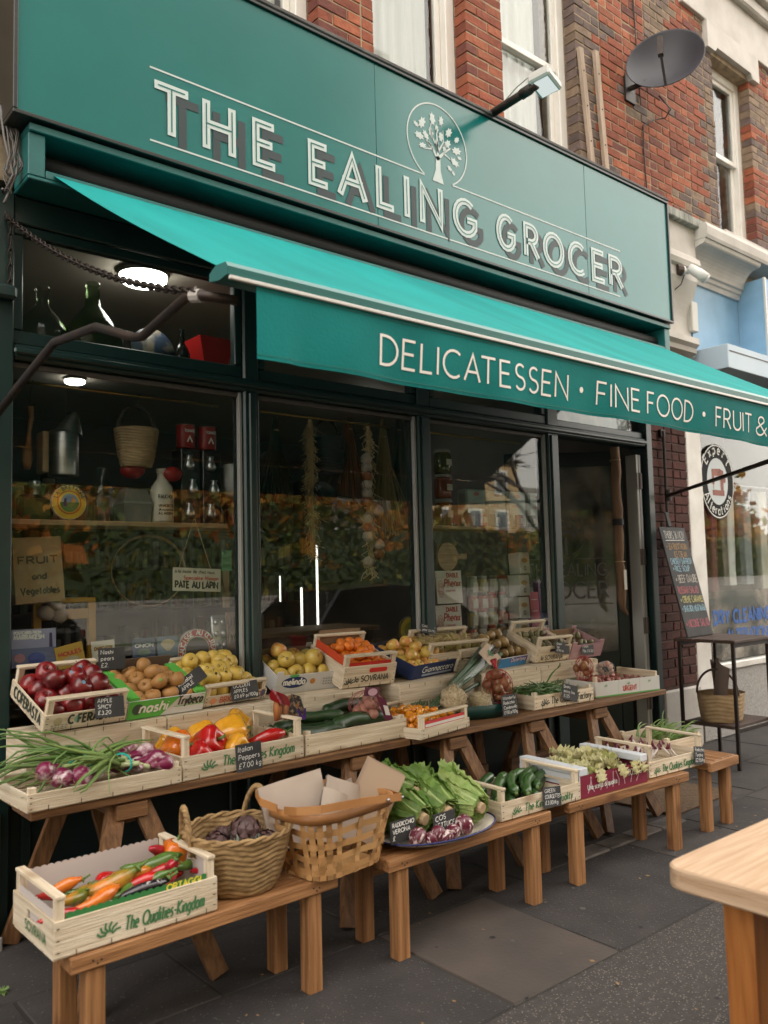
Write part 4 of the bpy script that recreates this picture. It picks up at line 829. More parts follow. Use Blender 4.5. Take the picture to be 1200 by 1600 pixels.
def car(x, y, col, lab, rz=0):
    t = thing('parked_car', lab, 'car', (x, y, -.12), (0, 0, rz), 'cars parked along the road')
    paint = mat('car_paint', col, .25, coat=1); gl = flat((.015, .018, .02), .06); W = .88
    body = [(-2.1, .35), (-2.12, .62), (-2.0, .88), (-1.35, .95), (1.0, .96), (1.95, .82), (2.12, .6), (2.1, .32)]
    sec = []
    for xx, zz in body: sec.append((xx, zz))
    m_ = MB(); n = len(sec); loops = [(-W*.93, 0), (-W, .0), (W, 0), (W*.93, 0)]
    vs = [(xx, -W*.9, zz*1.0) for xx, zz in sec]+[(xx*.995, -W, min(zz, .78)) for xx, zz in sec]+[(xx*.995, W, min(zz, .78)) for xx, zz in sec]+[(xx, W*.9, zz) for xx, zz in sec]
    fs = [tuple(range(n, 2*n)), tuple(range(3*n-1, 2*n-1, -1))]
    for k in range(3): fs += [(k*n+i, k*n+i+1, (k+1)*n+i+1, (k+1)*n+i) for i in range(n-1)]
    fs.append((0, n, 2*n, 3*n)); fs.append((n-1, 4*n-1, 3*n-1, 2*n-1))
    m_._a([(a, b, c) for a, b, c in vs], fs[2:]); m_._a([(a, b, c) for a, b, c in vs], [(i, i+1, n+i+1, n+i) for i in range(n-1)]+[(2*n+i, 2*n+i+1, 3*n+i+1, 3*n+i) for i in range(n-1)])
    m_.poly([(xx*.995, -W, min(zz, .78)) for xx, zz in sec]); m_.poly([(xx*.995, W, min(zz, .78)) for xx, zz in sec]); m_.build('body', paint, t)
    cab = [(-1.95, .90), (-1.45, 1.40), (-.4, 1.47), (.35, 1.42), (1.15, .94)]
    m_ = MB(); c = len(cab); m_._a([(a, -.84+(z-.9)*.32, z) for a, z in cab]+[(a, .84-(z-.9)*.32, z) for a, z in cab], [tuple(range(c)), tuple(range(2*c-1, c-1, -1))]+[(i, c+i, c+i+1, i+1) for i in range(c-1)]); m_.build('glasshouse', gl, t)
    m_ = MB(); m_._a([(a, y_*(.84-(z-.9)*.32-.01), z+.012) for y_ in (-1, 1) for a, z in cab[1:4]], [(0, 3, 4, 1), (1, 4, 5, 2)])
    for (p, q) in ((0, 1), (3, 4)):
        for s_ in (-1, 1): a, b = cab[p], cab[q]; m_.tube([(a[0], s_*(.84-(a[1]-.9)*.32), a[1]), (b[0], s_*(.84-(b[1]-.9)*.32), b[1])], .035, 6)
    m_.build('roof', paint, t)
    for xx in (-1.35, 1.35):
        for s_ in (-1, 1):
            w_ = MB(); w_.tube([(xx, s_*(W-.18), .32), (xx, s_*(W+.01), .32)], .32, 20); wh_ = w_.build('wheel', flat((.02, .02, .02), .8), t); r_ = MB(); r_.tube([(xx, s_*(W), .32), (xx, s_*(W+.02), .32)], .2, 16); r_.build('rim', M['steel'], wh_)
    for s_ in (-.6, .6): bx('headlight', (2.03, s_-.15, .62), (2.13, s_+.15, .74), flat((.7, .7, .7), .1), t, .02); bx('tail_light', (-2.14, s_-.15, .68), (-2.05, s_+.15, .82), flat((.4, .02, .02), .2), t, .02)
car(8.6, -6.3, (.012, .014, .02), 'near black parked car opposite the middle window'); car(3.2, -11.2, (.02, .02, .022), 'dark parked car on the far side of the road', pi); car(14.3, -6.3, (.22, .23, .24), 'silver grey parked car further up the road'); car(20.5, -11.3, (.3, .02, .02), 'red parked car on the far side of the road', pi)
# ================================================================== benches, trestles, tables
def bench(lab, FL, FR, depth, top=.40, ins=(.05, .07)):
    a = gz(*FL, top); b = gz(*FR, top); d = b-a; L = hypot(d.x, d.y); yaw = atan2(d.y, d.x)
    t = thing('wooden_bench', lab, 'bench', (a.x, a.y, 0), (0, 0, yaw), 'low pine benches under the display')
    n = 3; w_ = depth/n
    for i in range(n): bx('plank', (random.uniform(-.002, .002), i*w_+.001, top-.048), (L, (i+1)*w_-.003, top+random.uniform(-.001, .001)), M['pine'][0], t, .004)
    for x in (ins[0], L-ins[1]-.06):
        for y in (.012, depth-.075): bx('leg', (x, y, 0.004), (x+.06, y+.058, top-.049), M['pine'][2], t, .004)
    for x in (ins[0]+.03, L-ins[1]-.03):
        for dx, dz in ((-.014, .022), (.012, .026), (.0, .034)):
            m_ = MB(); m_.tube([(x+dx, -.0004, top-dz+.0), (x+dx, .002, top-dz)], .0032, 7); m_.build('screw_hole', M['black'], t)
    bx('apron', (ins[0]+.061, depth-.06, top-.15), (L-ins[1]-.061, depth-.035, top-.052), M['pine'][0], t, .003)
    return t
bench('pine bench carrying the long pepper crate and the round straw basket', (111, 1500), (529, 1366), .31)
bench('pine bench carrying the oval plate of lettuce and the courgette crate', (608, 1346), (862, 1267), .31)
bench('pine bench under the crimson carton of pale escarole', (890, 1256), (1077, 1206), .31)
a = gz(1102, 1191, .40); b = gz(1149, 1178, .40)
t4 = thing('wooden_bench', 'narrow slatted bench at the right end under the spring onion crate', 'bench', (b.x-.32, b.y, 0), group='low pine benches under the display')
for i in range(4): bx('plank', (i*.08+.001, 0, .355), (i*.08+.076, .85, .40), M['pine'][1], t4, .003)
bx('end_rail', (0, -.022, .348), (.316, -.001, .398), M['pine'][0], t4, .003)
for x in (.02, .24):
    for y in (.02, .76): bx('leg', (x, y, .004), (x+.056, y+.056, .354), M['pine'][2], t4, .004)
TLAB = ['trestle nearest the flaking left pier', 'trestle behind the splint basket', 'trestle behind the oval lettuce plate', 'trestle behind the courgette crate', 'trestle at the doorway end of the display']
for i, xc in enumerate((1.34, 2.46, 3.09, 3.72, 4.32)):
    t = thing('sawhorse_trestle', 'splayed pine '+TLAB[i], 'trestle', (xc, -.40, 0), group='trestles carrying the plank table')
    MB().bbox((-.028, -.274, .58), (.028, .30, .662), .004).build('beam', M['trestle'][1], t)
    for yt, yb in ((-.255, -.50), (.24, .36)):
        for s_ in (-1, 1):
            MB().beam((s_*.045, yt, .655), (s_*.255, yb, .0145), .07, .030, (0, 1, 0)).build('leg', M['trestle'][2], t)
        zz = .26; f_ = 1-zz/.655; xx = .045+(.255-.045)*f_
        MB().beam((-xx-.02, yt+(yb-yt)*f_+.03*(1 if yt < 0 else -1), zz), (xx+.02, yt+(yb-yt)*f_+.03*(1 if yt < 0 else -1), zz), .025, .085).build('brace', M['trestle'][0], t)
        MB().bbox((-.062, yt-.048, .60), (.062, yt-.025, .658), .004).build('gusset', M['trestle'][0], t)
for x0, x1, lab in ((.97, 2.755, 'left half of the long plank table on trestles'), (2.76, 5.03, 'right half of the long plank table ending at the doorway')):
    t = thing('plank_table', lab, 'table', (x0, -.70, .666), group='plank table tops on trestles')
    for i in range(3): bx('plank', (random.uniform(-.01, .01), i*.222-.012, 0), (x1-x0-.003, i*.222+.205, .033), M['trestle'][0], t, .004)
# foreground table with a rounded corner
tb = thing('foreground_table', 'blurred pale wooden table with rounded corner in the right foreground', 'table', (1.93, -2.59, 0))
ZT = .75; R = .055; W_, D_ = 1.6, .8
def rr_pts(x0, y0, x1, y1, r):
    out = []
    for cx, cy, a in ((x0+r, y1-r, 90), (x0+r, y0+r, 180), (x1-r, y0+r, 270), (x1-r, y1-r, 0)):
        for i in range(7): q = radians(a+15*i); out.append((cx+r*cos(q), cy+r*sin(q)))
    return out
m_ = MB(); n_ = 28; z0, z1 = ZT-.055, ZT
o1 = rr_pts(0, -D_, W_, 0, R); o2 = rr_pts(.004, -D_+.004, W_-.004, -.004, R)
m_._a([(x, y, z0) for x, y in o2]+[(x, y, z0+.004) for x, y in o1]+[(x, y, z1-.005) for x, y in o1]+[(x, y, z1) for x, y in o2], [tuple(range(n_-1, -1, -1)), tuple(range(3*n_, 4*n_))]+[(k*n_+i, k*n_+(i+1) % n_, (k+1)*n_+(i+1) % n_, (k+1)*n_+i) for k in range(3) for i in range(n_)])
m_.m = [0]*len(m_.f)
for i in range(2+2*0, len(m_.f)): m_.m[i] = 1
m_.m[0] = 1; m_.build('table_top', [M['bleach'][0], M['bleach'][1]], tb)
M['oiled'] = wood('orange_oiled_leg', (.40, .16, .045), (.27, .095, .025), .4, 5, var=.05)
for x, y in ((.07, -.16), (W_-.15, -.16), (.07, -D_+.08), (W_-.15, -D_+.08)):
    m_ = MB(); dx = .03 if x < .5 else -.03; m_.beam((x+.04, y, ZT-.056), (x+.04+dx*1.5, y+.02, .003), .075, .075, (0, 1, 0)); m_.build('leg', M['oiled'][2], tb)
bx('apron', (.20, -D_+.1, ZT-.13), (.23, -.16, ZT-.057), M['oiled'][1], tb, .003); bx('apron', (.231, -.19, ZT-.13), (W_-.23, -.16, ZT-.057), M['oiled'][0], tb, .003)
# tall iron side table with slate and basket
it = thing('iron_side_table', 'tall narrow iron framed table with dark wooden top by the brick pier', 'table', (5.97, -.70, 0))
TH = .955; TW, TD = .56, .46
for i in range(3): bx('top_plank', (-.02, -.02+i*.167, TH-.025), (TW+.02, -.02+i*.167+.163, TH), M['dark_wood'][0], it, .004)
m_ = MB()
for p, q in (((0, 0), (TW, .025)), ((0, TD-.025), (TW, TD))): m_.box((p[0]+.026, p[1], TH-.056), (q[0]-.026, q[1], TH-.026))
m_.build('top_rail', M['iron'], it)
for x in (0, TW-.025):
    for y in (0, TD-.025): bx('leg', (x, y, .006), (x+.025, y+.025, TH-.0255), M['iron'], it, .003)
bx('lower_shelf', (.0, .03, .30), (TW, TD-.03, .325), M['dark_wood'][0], it, .004)
m_ = MB(); m_.box((.026, .003, .275), (TW-.026, .022, .298)); m_.build('shelf_rail', M['iron'], it); m_ = MB(); m_.box((.026, TD-.022, .275), (TW-.026, TD-.003, .298)); m_.build('shelf_rail', M['iron'], it)
sl = thing('menu_slate', 'tall black slate with coloured chalk menu leaning above the iron table', 'sign', (5.99, -.325, TH+.002), (radians(-13), 0, radians(2)))
m_ = MB(); m_.bbox((0, 0, 0), (.41, .014, .90), .006); m_.build('board', M['slate'], sl)
m_ = MB(); m_.bbox((.16, .001, .901), (.215, .013, 1.03), .006); m_.build('handle', M['slate'], sl)
for s_, x, z, h, col, w_ in (('THURS 16 NOV', .05, .715, .058, (.62, .62, .6), .30), ('* SEA BUCKTHORN', .04, .635, .045, (.45, .30, .17), .31), ('ICE CREAM', .13, .575, .045, (.45, .30, .17), .19), ('CHICKEN SAFFRON', .04, .525, .044, (.35, .55, .66), .32), ('* RICE SOUP', .05, .472, .042, (.35, .55, .66), .25), ('* BEEF DAUBE', .05, .39, .055, (.6, .55, .5), .32), ('RUSSIAN SALAD', .04, .31, .050, (.60, .20, .22), .30), ('* CREME CARAMEL', .04, .245, .046, (.62, .58, .25), .34), ('* SPAG BOL MEAT RAGU', .03, .18, .042, (.35, .55, .66), .345), ('* NICOISE SALAD', .03, .07, .052, (.60, .18, .22), .345)):
    m_ = MB(); text(m_, s_, x, z*1.12, h*1.08, .0055, jit=.05, off=-.0015, width=w_*1.04); m_.build('chalk_line', flat(col, .95), sl)
m_ = MB(); ribbon(m_, [(.05, .785), (.35, .789)], .006, -.0015); m_.build('chalk_rule', M['chalk'], sl)

# ================================================================== crates and cartons
INK = flat((.06, .17, .07)); INKD = flat((.04, .05, .035))
class Box:       # a placed container: root empty, local frame and size
    def __init__(s, root, T, L, D, h, yaw, tilt): s.root = root; s.T = T; s.L = L; s.D = D; s.h = h; s.yaw = yaw; s.tilt = tilt
    def w(s, x, y, z): return s.T @ V((x, y, z))
def frame(FL, FR, z, tilt, world=False):
    a = V((*FL, z)) if world else gz(*FL, z); b = V((*FR, z)) if world else gz(*FR, z); d = b-a; yaw = atan2(d.y, d.x)
    return a, hypot(d.x, d.y), yaw, Matrix.Translation(a) @ Matrix.Rotation(yaw, 4, 'Z') @ Matrix.Rotation(tilt, 4, 'X')
def staples(mb, L, h, n=5):
    for x in (.012, L-.012):
        for k in range(3): mb.box((x-.004, -.0018, h*(.2+.3*k)), (x+.004, -.0003, h*(.2+.3*k)+.0022))
    for k in range(n): x = L*(k+.6)/n; mb.box((x, -.0018, .002), (x+.0018, -.0003, .020))
def crate(lab, FL, FR, z, D, h, hp=None, rails=None, tilt=0, world=False, slot=False, inv=False, group='wooden produce crates', name='wooden_crate', wd='plywood', liner=None, rear_h=None):
    a, L, yaw, T = frame(FL, FR, z, tilt, world); W = M[wd]
    t = thing(name, lab, 'crate', tuple(a), (tilt, 0, yaw), group); e = .006; rh_ = rear_h or h
    def p(nm, q0, q1, m, r=.0015):
        if inv: q0, q1 = (q0[0], q0[1], h-q1[2]), (q1[0], q1[1], h-q0[2])
        return bx(nm, q0, q1, m, t, r)
    p('front_panel', (0, 0, .005), (L, e, h), W[0]); p('rear_panel', (0, D-e, .005), (L, D, rh_), W[0])
    for x in (.001, L-.001-e):
        if slot:
            s0, s1, zs = D/2-.05, D/2+.05, h*.55
            m_ = MB()
            for q0, q1 in (((x, e+.0005, .005), (x+e, s0, h)), ((x, s1, .005), (x+e, D-e-.0005, h)), ((x, s0, .005), (x+e, s1, zs)), ((x, s0, zs+.028), (x+e, s1, h))): m_.box(q0, q1)
            m_.build('end_panel', W[1], t)
        else: p('end_panel', (x, e+.0005, .005), (x+e, D-e-.0005, h), W[1])
    hp = hp or h
    for x in (.0075, L-.0075-.026):
        for y in (e+.0005, D-e-.0265): p('corner_post', (x, y, .006), (x+.026, y+.026, hp-(.0125 if rails else 0)), W[2], .002)
    if rails == 'ends':
        for x in (.0075, L-.0335): p('handle_rail', (x-.002, e-.004, hp-.012), (x+.028, D-e+.004, hp), W[1], .002)
    if rails == 'front':
        for y in (e, D-e-.026): p('handle_rail', (.004, y-.002, hp-.012), (L-.004, y+.026, hp), W[0], .002)
    for k in range(4): p('base_slat', (.0015, e+k*(D-2*e)/4+.003, -.0), (L-.0015, e+(k+1)*(D-2*e)/4-.004, .0045), W[0], 0)
    m_ = MB(); staples(m_, L, h); 
    if inv: m_.v = [(x, y, h-zz) for x, y, zz in m_.v]
    m_.build('staples', M['iron'], t, kind='stuff')
    return Box(t, T, L, D, h, yaw, tilt)
def prt(bx_, s, x, z, h, sw, m, width=None, nm='print', slant=0, off=-.0016, jit=0, face='front'):
    m_ = MB(); text(m_, s, x, z, h, sw, off=off, width=width, slant=slant, jit=jit)
    if face == 'left': m_.v = [(y, bx_.D-x_, zz) for x_, y, zz in m_.v]
    if face == 'inv': m_.v = [(bx_.L-x_, y, bx_.h-zz) for x_, y, zz in m_.v]
    return m_.build(nm, m, bx_.root)
def leafmark(bx_, x, z, s, m, face='front'):
    m_ = MB()
    for k in range(6):
        a = radians(20+k*28); ribbon(m_, [(x+s*.2*cos(a), z+s*.2*sin(a)), (x+s*.55*cos(a+.2), z+s*.5*sin(a+.2)), (x+s*.8*cos(a), z+s*.8*sin(a))], s*.13, -.0016-k*.0001)
    if face == 'inv': m_.v = [(bx_.L-a, b, bx_.h-c) for a, b, c in m_.v]
    return m_.build('printed_mark', m, bx_.root)
def carton(lab, FL, FR, z, D, h, cols, tilt=0, world=False, flap=.05, rear_h=None, group='cardboard cartons of fruit', inner=(.26, .17, .10)):
    """cols: list of (x0,x1,z0,z1,colour) fractions printed on the front"""
    a, L, yaw, T = frame(FL, FR, z, tilt, world); t = thing('cardboard_carton', lab, 'carton', tuple(a), (tilt, 0, yaw), group)
    base = cols[0][4]; e = .005; inn = flat(inner, .8); mb_ = flat(base, .55)
    m_ = MB(); m_.box((0, 0, 0), (L, e, h)); m_.build('front_panel', mb_, t)
    m_ = MB(); m_.box((0, D-e, 0), (L, D, rear_h or h)); m_.build('rear_panel', inn, t)
    for x, nm in ((0, 'end_panel'), (L-e, 'end_panel')):
        m_ = MB(); m_.k = 0; m_.box((x, e+.0003, 0), (x+e, D-e-.0003, h)); m_.build(nm, mb_, t)
    m_ = MB(); m_.box((e, e+.0003, 0), (L-e, D-e-.0003, .004)); m_.build('base', inn, t)
    m_ = MB(); m_.box((e+.0004, e+.0006, .005), (L-e-.0004, e+.004, h-.002)); m_.build('inner_lining', inn, t)
    if flap:
        for x0, x1 in ((.002, flap), (L-flap, L-.002)):
            for y in (.0045, D-e-.0045): bx('corner_flap', (x0, y-.004, h+.0003), (x1, y+.004, h+.022), mb_, t)
    for i, (x0, x1, z0, z1, c) in enumerate(cols[1:]):
        m_ = MB(); o = -.0008-.0003*i; m_.poly([(L*x0, o, h*z0), (L*x1, o, h*z0), (L*x1, o, h*z1), (L*x0, o, h*z1)]); m_.build('print_field', flat(c, .55), t)
    return Box(t, T, L, D, h, yaw, tilt)
ZB, ZC, TL = .7005, .903, radians(21)
# ---- inverted support crates
INV = []
ILAB = ['under the dark red apples', 'under the golden apples', 'behind the cucumbers', 'under the navy apple carton', 'behind the oval tray', 'behind the green beans']
for i, (x0, x1) in enumerate(((1.06, 1.655), (1.66, 2.26), (2.265, 2.86), (3.02, 3.60), (3.66, 4.20), (4.205, 4.80))):
    b = crate('upturned support crate '+ILAB[i], (x0, -.335+random.uniform(-.008, .008)), (x1, -.335+random.uniform(-.008, .008)), ZB, .265, .198, world=True, inv=True, group='upturned crates supporting the back row', rear_h=.198)
    prt(b, 'The Qualities Kingdom', .16, .105, .032, .0055, INK, .34, face='inv'); leafmark(b, .10, .10, .05, INK, 'inv'); INV.append(b)
# ---- front low row
A1 = crate('wooden crate of long peppers on the nearest bench', (84, 1505), (340, 1423), .4015, .365, .112, .182, 'ends', slot=True)
leafmark(A1, .165, .03, .05, INK); prt(A1, 'The Qualities-Kingdom', .215, .030, .040, .0062, INK, .27, slant=.15); prt(A1, 'SOVRANA', .12, .03, .028, .005, INK, .18, face='left')
A2 = crate('wooden crate of courgettes on the lettuce bench', (784, 1286), (908, 1250), .4015, .35, .085, .145, 'ends', slot=True)
leafmark(A2, .10, .02, .042, INK); prt(A2, 'The Kingdom Quality', .15, .022, .034, .0055, INK, .33, slant=.15); prt(A2, 'INAB', .08, .03, .024, .004, INKD, .12, face='left')
A3 = carton('crimson and white carton heaped with pale escarole', (908, 1249), (1012, 1221), .4015, .40, .105, [(0, 0, 0, 0, (.20, .015, .04))], flap=0, inner=(.55, .56, .58))
m_ = MB()
for y0, y1 in ((-.0, .05), (A3.D-.05, A3.D)): pass
for x0, x1 in ((-.003, .055), (A3.L-.055, A3.L+.003)): bx('corner_flap', (x0, -.002, .106), (x1, A3.D+.002, .142), flat((.58, .61, .66)), A3.root, .003)
bx('side_skirt', (-.0045, .0, .05), (-.001, A3.D, .106), flat((.58, .61, .66)), A3.root)
rr = random.Random(2); m_ = MB()
for k in range(9):
    x = A3.L*(.1+.09*k); ribbon(m_, [(x, .02), (x+.02*rr.uniform(-1, 1), .05), (x+.03*rr.uniform(-1, 1), .095)], .006, -.001-k*.0001)
m_.build('print_swirl', flat((.52, .35, .40)), A3.root); prt(A3, 'TOSATO', .36, .055, .030, .005, M['print_white'], .11, off=-.0024); prt(A3, 'Una scelta di qualita', .05, .035, .024, .004, M['print_white'], .22, off=-.0024)
A4 = crate('wooden crate of curled red endive tied with a slate tag', (1015, 1218), (1100, 1195), .4015, .36, .085, .17, 'ends')
leafmark(A4, .07, .02, .04, INK); prt(A4, 'The Qualities Kingdom', .11, .022, .036, .006, INK, .30, slant=.15)
A5 = crate('small wooden crate of spring onion tops at the right end of the benches', (4.45, -1.06), (4.80, -1.08), .4005, .36, .085, .10, world=True)
# ---- middle row on the plank
B1 = crate('shallow wooden crate of red spring onions at the left end', (43, 1273), (284, 1224), ZB, .385, .066, .085)
B2 = crate('wooden crate of red and yellow peppers in the middle row', (286, 1223), (475, 1184), ZB, .375, .098, .178, 'ends')
leafmark(B2, .12, .03, .05, INK); prt(B2, 'The Qualities Kingdom', .18, .035, .040, .0065, INK, .36, slant=.15)
B3 = crate('wooden crate of dark cucumbers in the middle row', (478, 1183), (636, 1152), ZB, .375, .095, .11)
B4 = crate('low wooden crate of tiny orange peppers lined in red', (660, 1157), (734, 1136), ZB, .43, .052, .115, 'front')
m_ = MB(); bx('red_liner', (.036, .0070, .010), (B4.L-.036, .0105, .082), flat((.5, .02, .02)), B4.root); bx('liner_band', (.036, .0055, .055), (B4.L-.036, .0068, .068), flat((.6, .58, .55)), B4.root)
B6 = crate('wooden crate of green beans near the doorway', (836, 1111), (928, 1095), ZB, .36, .082, .10)
leafmark(B6, .09, .02, .05, INKD); prt(B6, 'The Qualities Factory', .14, .025, .040, .006, INKD, .36, slant=.15)
B7 = carton('white printed carton of shallots at the right end of the plank', (931, 1091), (1031, 1078), ZB, .36, .095, [(0, 0, 0, 0, (.62, .62, .60)), (0, 1, 0, .09, (.12, .35, .10)), (.345, .350, .1, .98, (.45, .45, .45)), (.675, .68, .1, .98, (.45, .45, .45))], flap=0)
prt(B7, 'URGENT', .24, .025, .030, .006, flat((.5, .08, .06)), .12, off=-.0026)
for x in (.09, .29, .48): leafmark(B7, x, .062, .02, flat((.1, .3, .08)))
bx('handle_rail', (B7.L-.03, .008, .06), (B7.L-.008, .35, .125), M['plywood'][1], B7.root, .002); bx('corner_post', (.008, .008, .01), (.03, .03, .13), M['plywood'][2], B7.root, .002)
# ---- tilted back row on the upturned crates
C1 = crate('tilted crate of dark red apples at the far left', (66, 1147), (195, 1127), ZC, .345, .078, .145, 'front', TL)
prt(C1, 'C FERASTA', .10, .030, .036, .009, INKD, .20); prt(C1, 'COFERASTA', .04, .02, .045, .010, INKD, .27, face='left')
m_ = MB(); m_.poly([(.137+.014*cos(2*pi*k/18), -.0016, .048+.016*sin(2*pi*k/18)) for k in range(18)]); m_.build('printed_mark', flat((.25, .42, .30)), C1.root)
m_ = MB(); m_.poly([(.055+.018*cos(2*pi*k/18), -.0016, .045+.018*sin(2*pi*k/18)) for k in range(18)]); m_.build('printed_mark', flat((.45, .38, .22)), C1.root)
for z_ in (.012, .02, .028): prt(C1, 'ILILLIILIL', .03, z_, .005, .0015, INKD, .07)
C2 = carton('green and white carton of nashi pears', (197, 1126), (316, 1108), ZC, .345, .085, [(0, 0, 0, 0, (.60, .60, .58))], TL, flap=0, rear_h=.12, inner=(.13, .09, .065))
m_ = MB(); m_.poly([(.0, -.0008, 0), (.16, -.0008, 0), (.25, -.0008, C2.h), (0, -.0008, C2.h)]); m_.build('print_field', flat((.10, .40, .06)), C2.root)
m_ = MB(); m_.poly([(.045+.026*cos(2*pi*k/18), -.0012, .045+.026*sin(2*pi*k/18)) for k in range(18)]); m_.build('printed_mark', flat((.05, .08, .05)), C2.root)
prt(C2, 'nashi', .055, .028, .045, .009, M['print_white'], .13, slant=.2, off=-.0022); prt(C2, 'Trybeca', .235, .042, .040, .0085, INKD, .13, slant=.2, off=-.0022)
m_ = MB(); ribbon(m_, [(.225, .035), (.375, .035), (.385, .075), (.36, .083)], .003, -.0014); m_.build('printed_mark', flat((.10, .40, .06)), C2.root)
bx('green_edge', (0, .0052, .0855), (.05, .3, .098), flat((.10, .40, .06)), C2.root); bx('green_edge', (C2.L-.05, .0052, .0855), (C2.L, .3, .098), flat((.10, .40, .06)), C2.root)
C3 = crate('tilted crate of golden apples with price slate', (317, 1107), (414, 1091), ZC, .345, .055, .105, 'front', TL)
prt(C3, 'BRIGHI MARIO', .09, .018, .026, .006, flat((.5, .12, .06)), .25); m_ = MB(); m_.poly([(.05+.02*cos(2*pi*k/14), -.0016, .03+.016*sin(2*pi*k/14)) for k in range(14)]); m_.build('printed_mark', flat((.6, .25, .12)), C3.root)
m_ = MB(); m_.poly([(.35+.016*cos(2*pi*k/14), -.0016, .035+.018*sin(2*pi*k/14)) for k in range(14)]); m_.build('printed_mark', flat((.08, .09, .16)), C3.root)
C4 = carton('white carton of golden apples beside the tangerine crate', (429, 1085), (526, 1074), ZC-.003, .33, .10, [(0, 0, 0, 0, (.62, .62, .62)), (.70, 1, .3, .75, (.58, .58, .58))], TL, flap=.035, inner=(.20, .13, .085))
m_ = MB(); q = [(.105+.075*cos(t), -.0012, .058+.032*sin(t)) for t in [2*pi*k/24 for k in range(24)]]; m_.poly(q); m_.build('print_field', flat((.012, .03, .12)), C4.root)
prt(C4, 'melinda', .042, .045, .036, .008, M['print_white'], .125, off=-.0022); m_ = MB(); m_.poly([(.10+.03*cos(t), -.0018, .096+.008*sin(t)) for t in [2*pi*k/10 for k in range(10)]]); m_.build('printed_mark', flat((.1, .4, .08)), C4.root)
m_ = MB(); m_.poly([(.215+.016*cos(t), -.0012, .055+.016*sin(t)) for t in [2*pi*k/16 for k in range(16)]]); m_.build('printed_mark', flat((.55, .22, .04)), C4.root)
for z_ in (.03, .045, .06): prt(C4, 'ILILILIL', .28, z_, .008, .0018, INKD, .06)
C5 = crate('tall tilted wooden crate of tangerines with red tissue', (533, 1078), (615, 1068), ZC-.003, .35, .125, .185, 'front', TL*.85, slot=False)
prt(C5, 'la SOVRANA', .08, .035, .032, .006, INKD, .22); leafmark(C5, .045, .025, .045, INKD); m_ = MB(); q = [(.225+x, -.0016, .095+z) for x, z in rr_pts(-.06, -.013, .06, .013, .012)]; m_.poly(q); m_.build('handle_slot', flat((.55, .03, .02)), C5.root)
LIN = flat((.28, .19, .12), .9)
bx('liner', (.036, .338, .03), (C5.L-.036, .342, .205), LIN, C5.root); bx('liner', (.012, .03, .03), (.016, .33, .165), flat((.5, .06, .02)), C5.root); bx('liner', (.036, .011, .03), (C5.L-.036, .015, .14), flat((.5, .03, .02)), C5.root)
C6 = carton('navy carton of striped apples in the back row', (642, 1063), (711, 1049), ZC-.003, .34, .085, [(0, 0, 0, 0, (.012, .025, .09))], TL, flap=0, inner=(.02, .03, .08))
prt(C6, 'Giannaccaro', .09, .035, .034, .006, M['print_white'], .33, slant=.25, off=-.0022); m_ = MB(); m_.poly([(.10, -.0012, .012), (.42, -.0012, .012), (.42, -.0012, .024), (.10, -.0012, .024)]); m_.build('print_field', flat((.35, .4, .5)), C6.root)
C7 = crate('tilted crate of pears bedded on straw behind the navy carton', (3.40, -.15), (3.88, -.17), ZC+.075, .24, .05, .11, 'front', TL, world=True)
C8 = crate('tilted crate of straw and pears behind the leeks', (712, 1050), (776, 1040), ZC-.003, .34, .075, .135, 'front', TL)
C9 = carton('blue and white carton of russet fruit near the third window post', (778, 1045), (832, 1035), ZC-.003, .33, .065, [(0, 0, 0, 0, (.62, .62, .62)), (0, .78, 0, .95, (.04, .20, .42)), (.28, .78, .45, .95, (.10, .06, .25))], TL, flap=0)
prt(C9, 'Distefano', .13, .034, .024, .004, M['print_white'], .17, slant=.2, off=-.003)
C10 = crate('upright wooden crate of figs with a slate tag by the door', (835, 1037), (888, 1031), ZC-.003, .30, .115, .175, 'front', TL)
prt(C10, 'la SOVRANA', .05, .02, .030, .005, INKD, .20); m_ = MB(); q = [(.155+x, -.0016, .085+z) for x, z in rr_pts(-.04, -.010, .04, .010, .009)]; m_.poly(q); m_.build('handle_slot', flat((.03, .02, .015)), C10.root)
C11 = carton('faded pink carton with slate tag at the doorway end', (889, 1031), (938, 1024), ZC-.003, .26, .10, [(0, 0, 0, 0, (.42, .25, .27)), (.06, .5, .12, .5, (.46, .30, .31))], TL, flap=.05)
# ================================================================== produce
def rotm(o, e): o.rotation_euler = e
def place(me, name, lab, cat, group, loc, rot=(0, 0, 0), sc=1):
    o = link(name, me, None, loc, rot); o.scale = (sc, sc, sc) if not isinstance(sc, tuple) else sc; return tag(o, lab, cat, group)
def mesh_of(mb, name, mats, smooth=True):
    o = mb.build(name, mats, smooth=smooth); me = o.data; bpy.data.objects.remove(o); return me
STEM = flat((.10, .07, .03)); STEMG = flat((.10, .17, .04))
def apple(mat_, name, seed=0, flatn=1.0):
    r0 = random.Random(seed); ph = r0.uniform(0, 6); m_ = MB()
    pr = [(.02, -.70), (.14, -.80), (.36, -.88), (.62, -.80), (.86, -.50), (.985, -.08), (1, .22), (.93, .52), (.74, .80), (.48, .92), (.24, .86), (.10, .70), (.02, .60)]
    m_.lathe([(r, z*.90*flatn) for r, z in pr], 18, lambda a, t: 1+.022*cos(5*a+ph)*(1-t)+.02*cos(2*a+ph)); m_.k = 1
    m_.tube([(0, 0, .55*flatn), (.03, .02, .85*flatn), (.10, .05, 1.08*flatn)], [.035, .03, .045], 5); return mesh_of(m_, name, [mat_, STEM])
APR = mat('dark_red_apple_skin', (.055, .004, .007), .28, col2=(.24, .013, .014), scale=1.6, stretch=(1, 1, .5), var=.3, coat=.3, detail=8, ramp=(.30, .68))
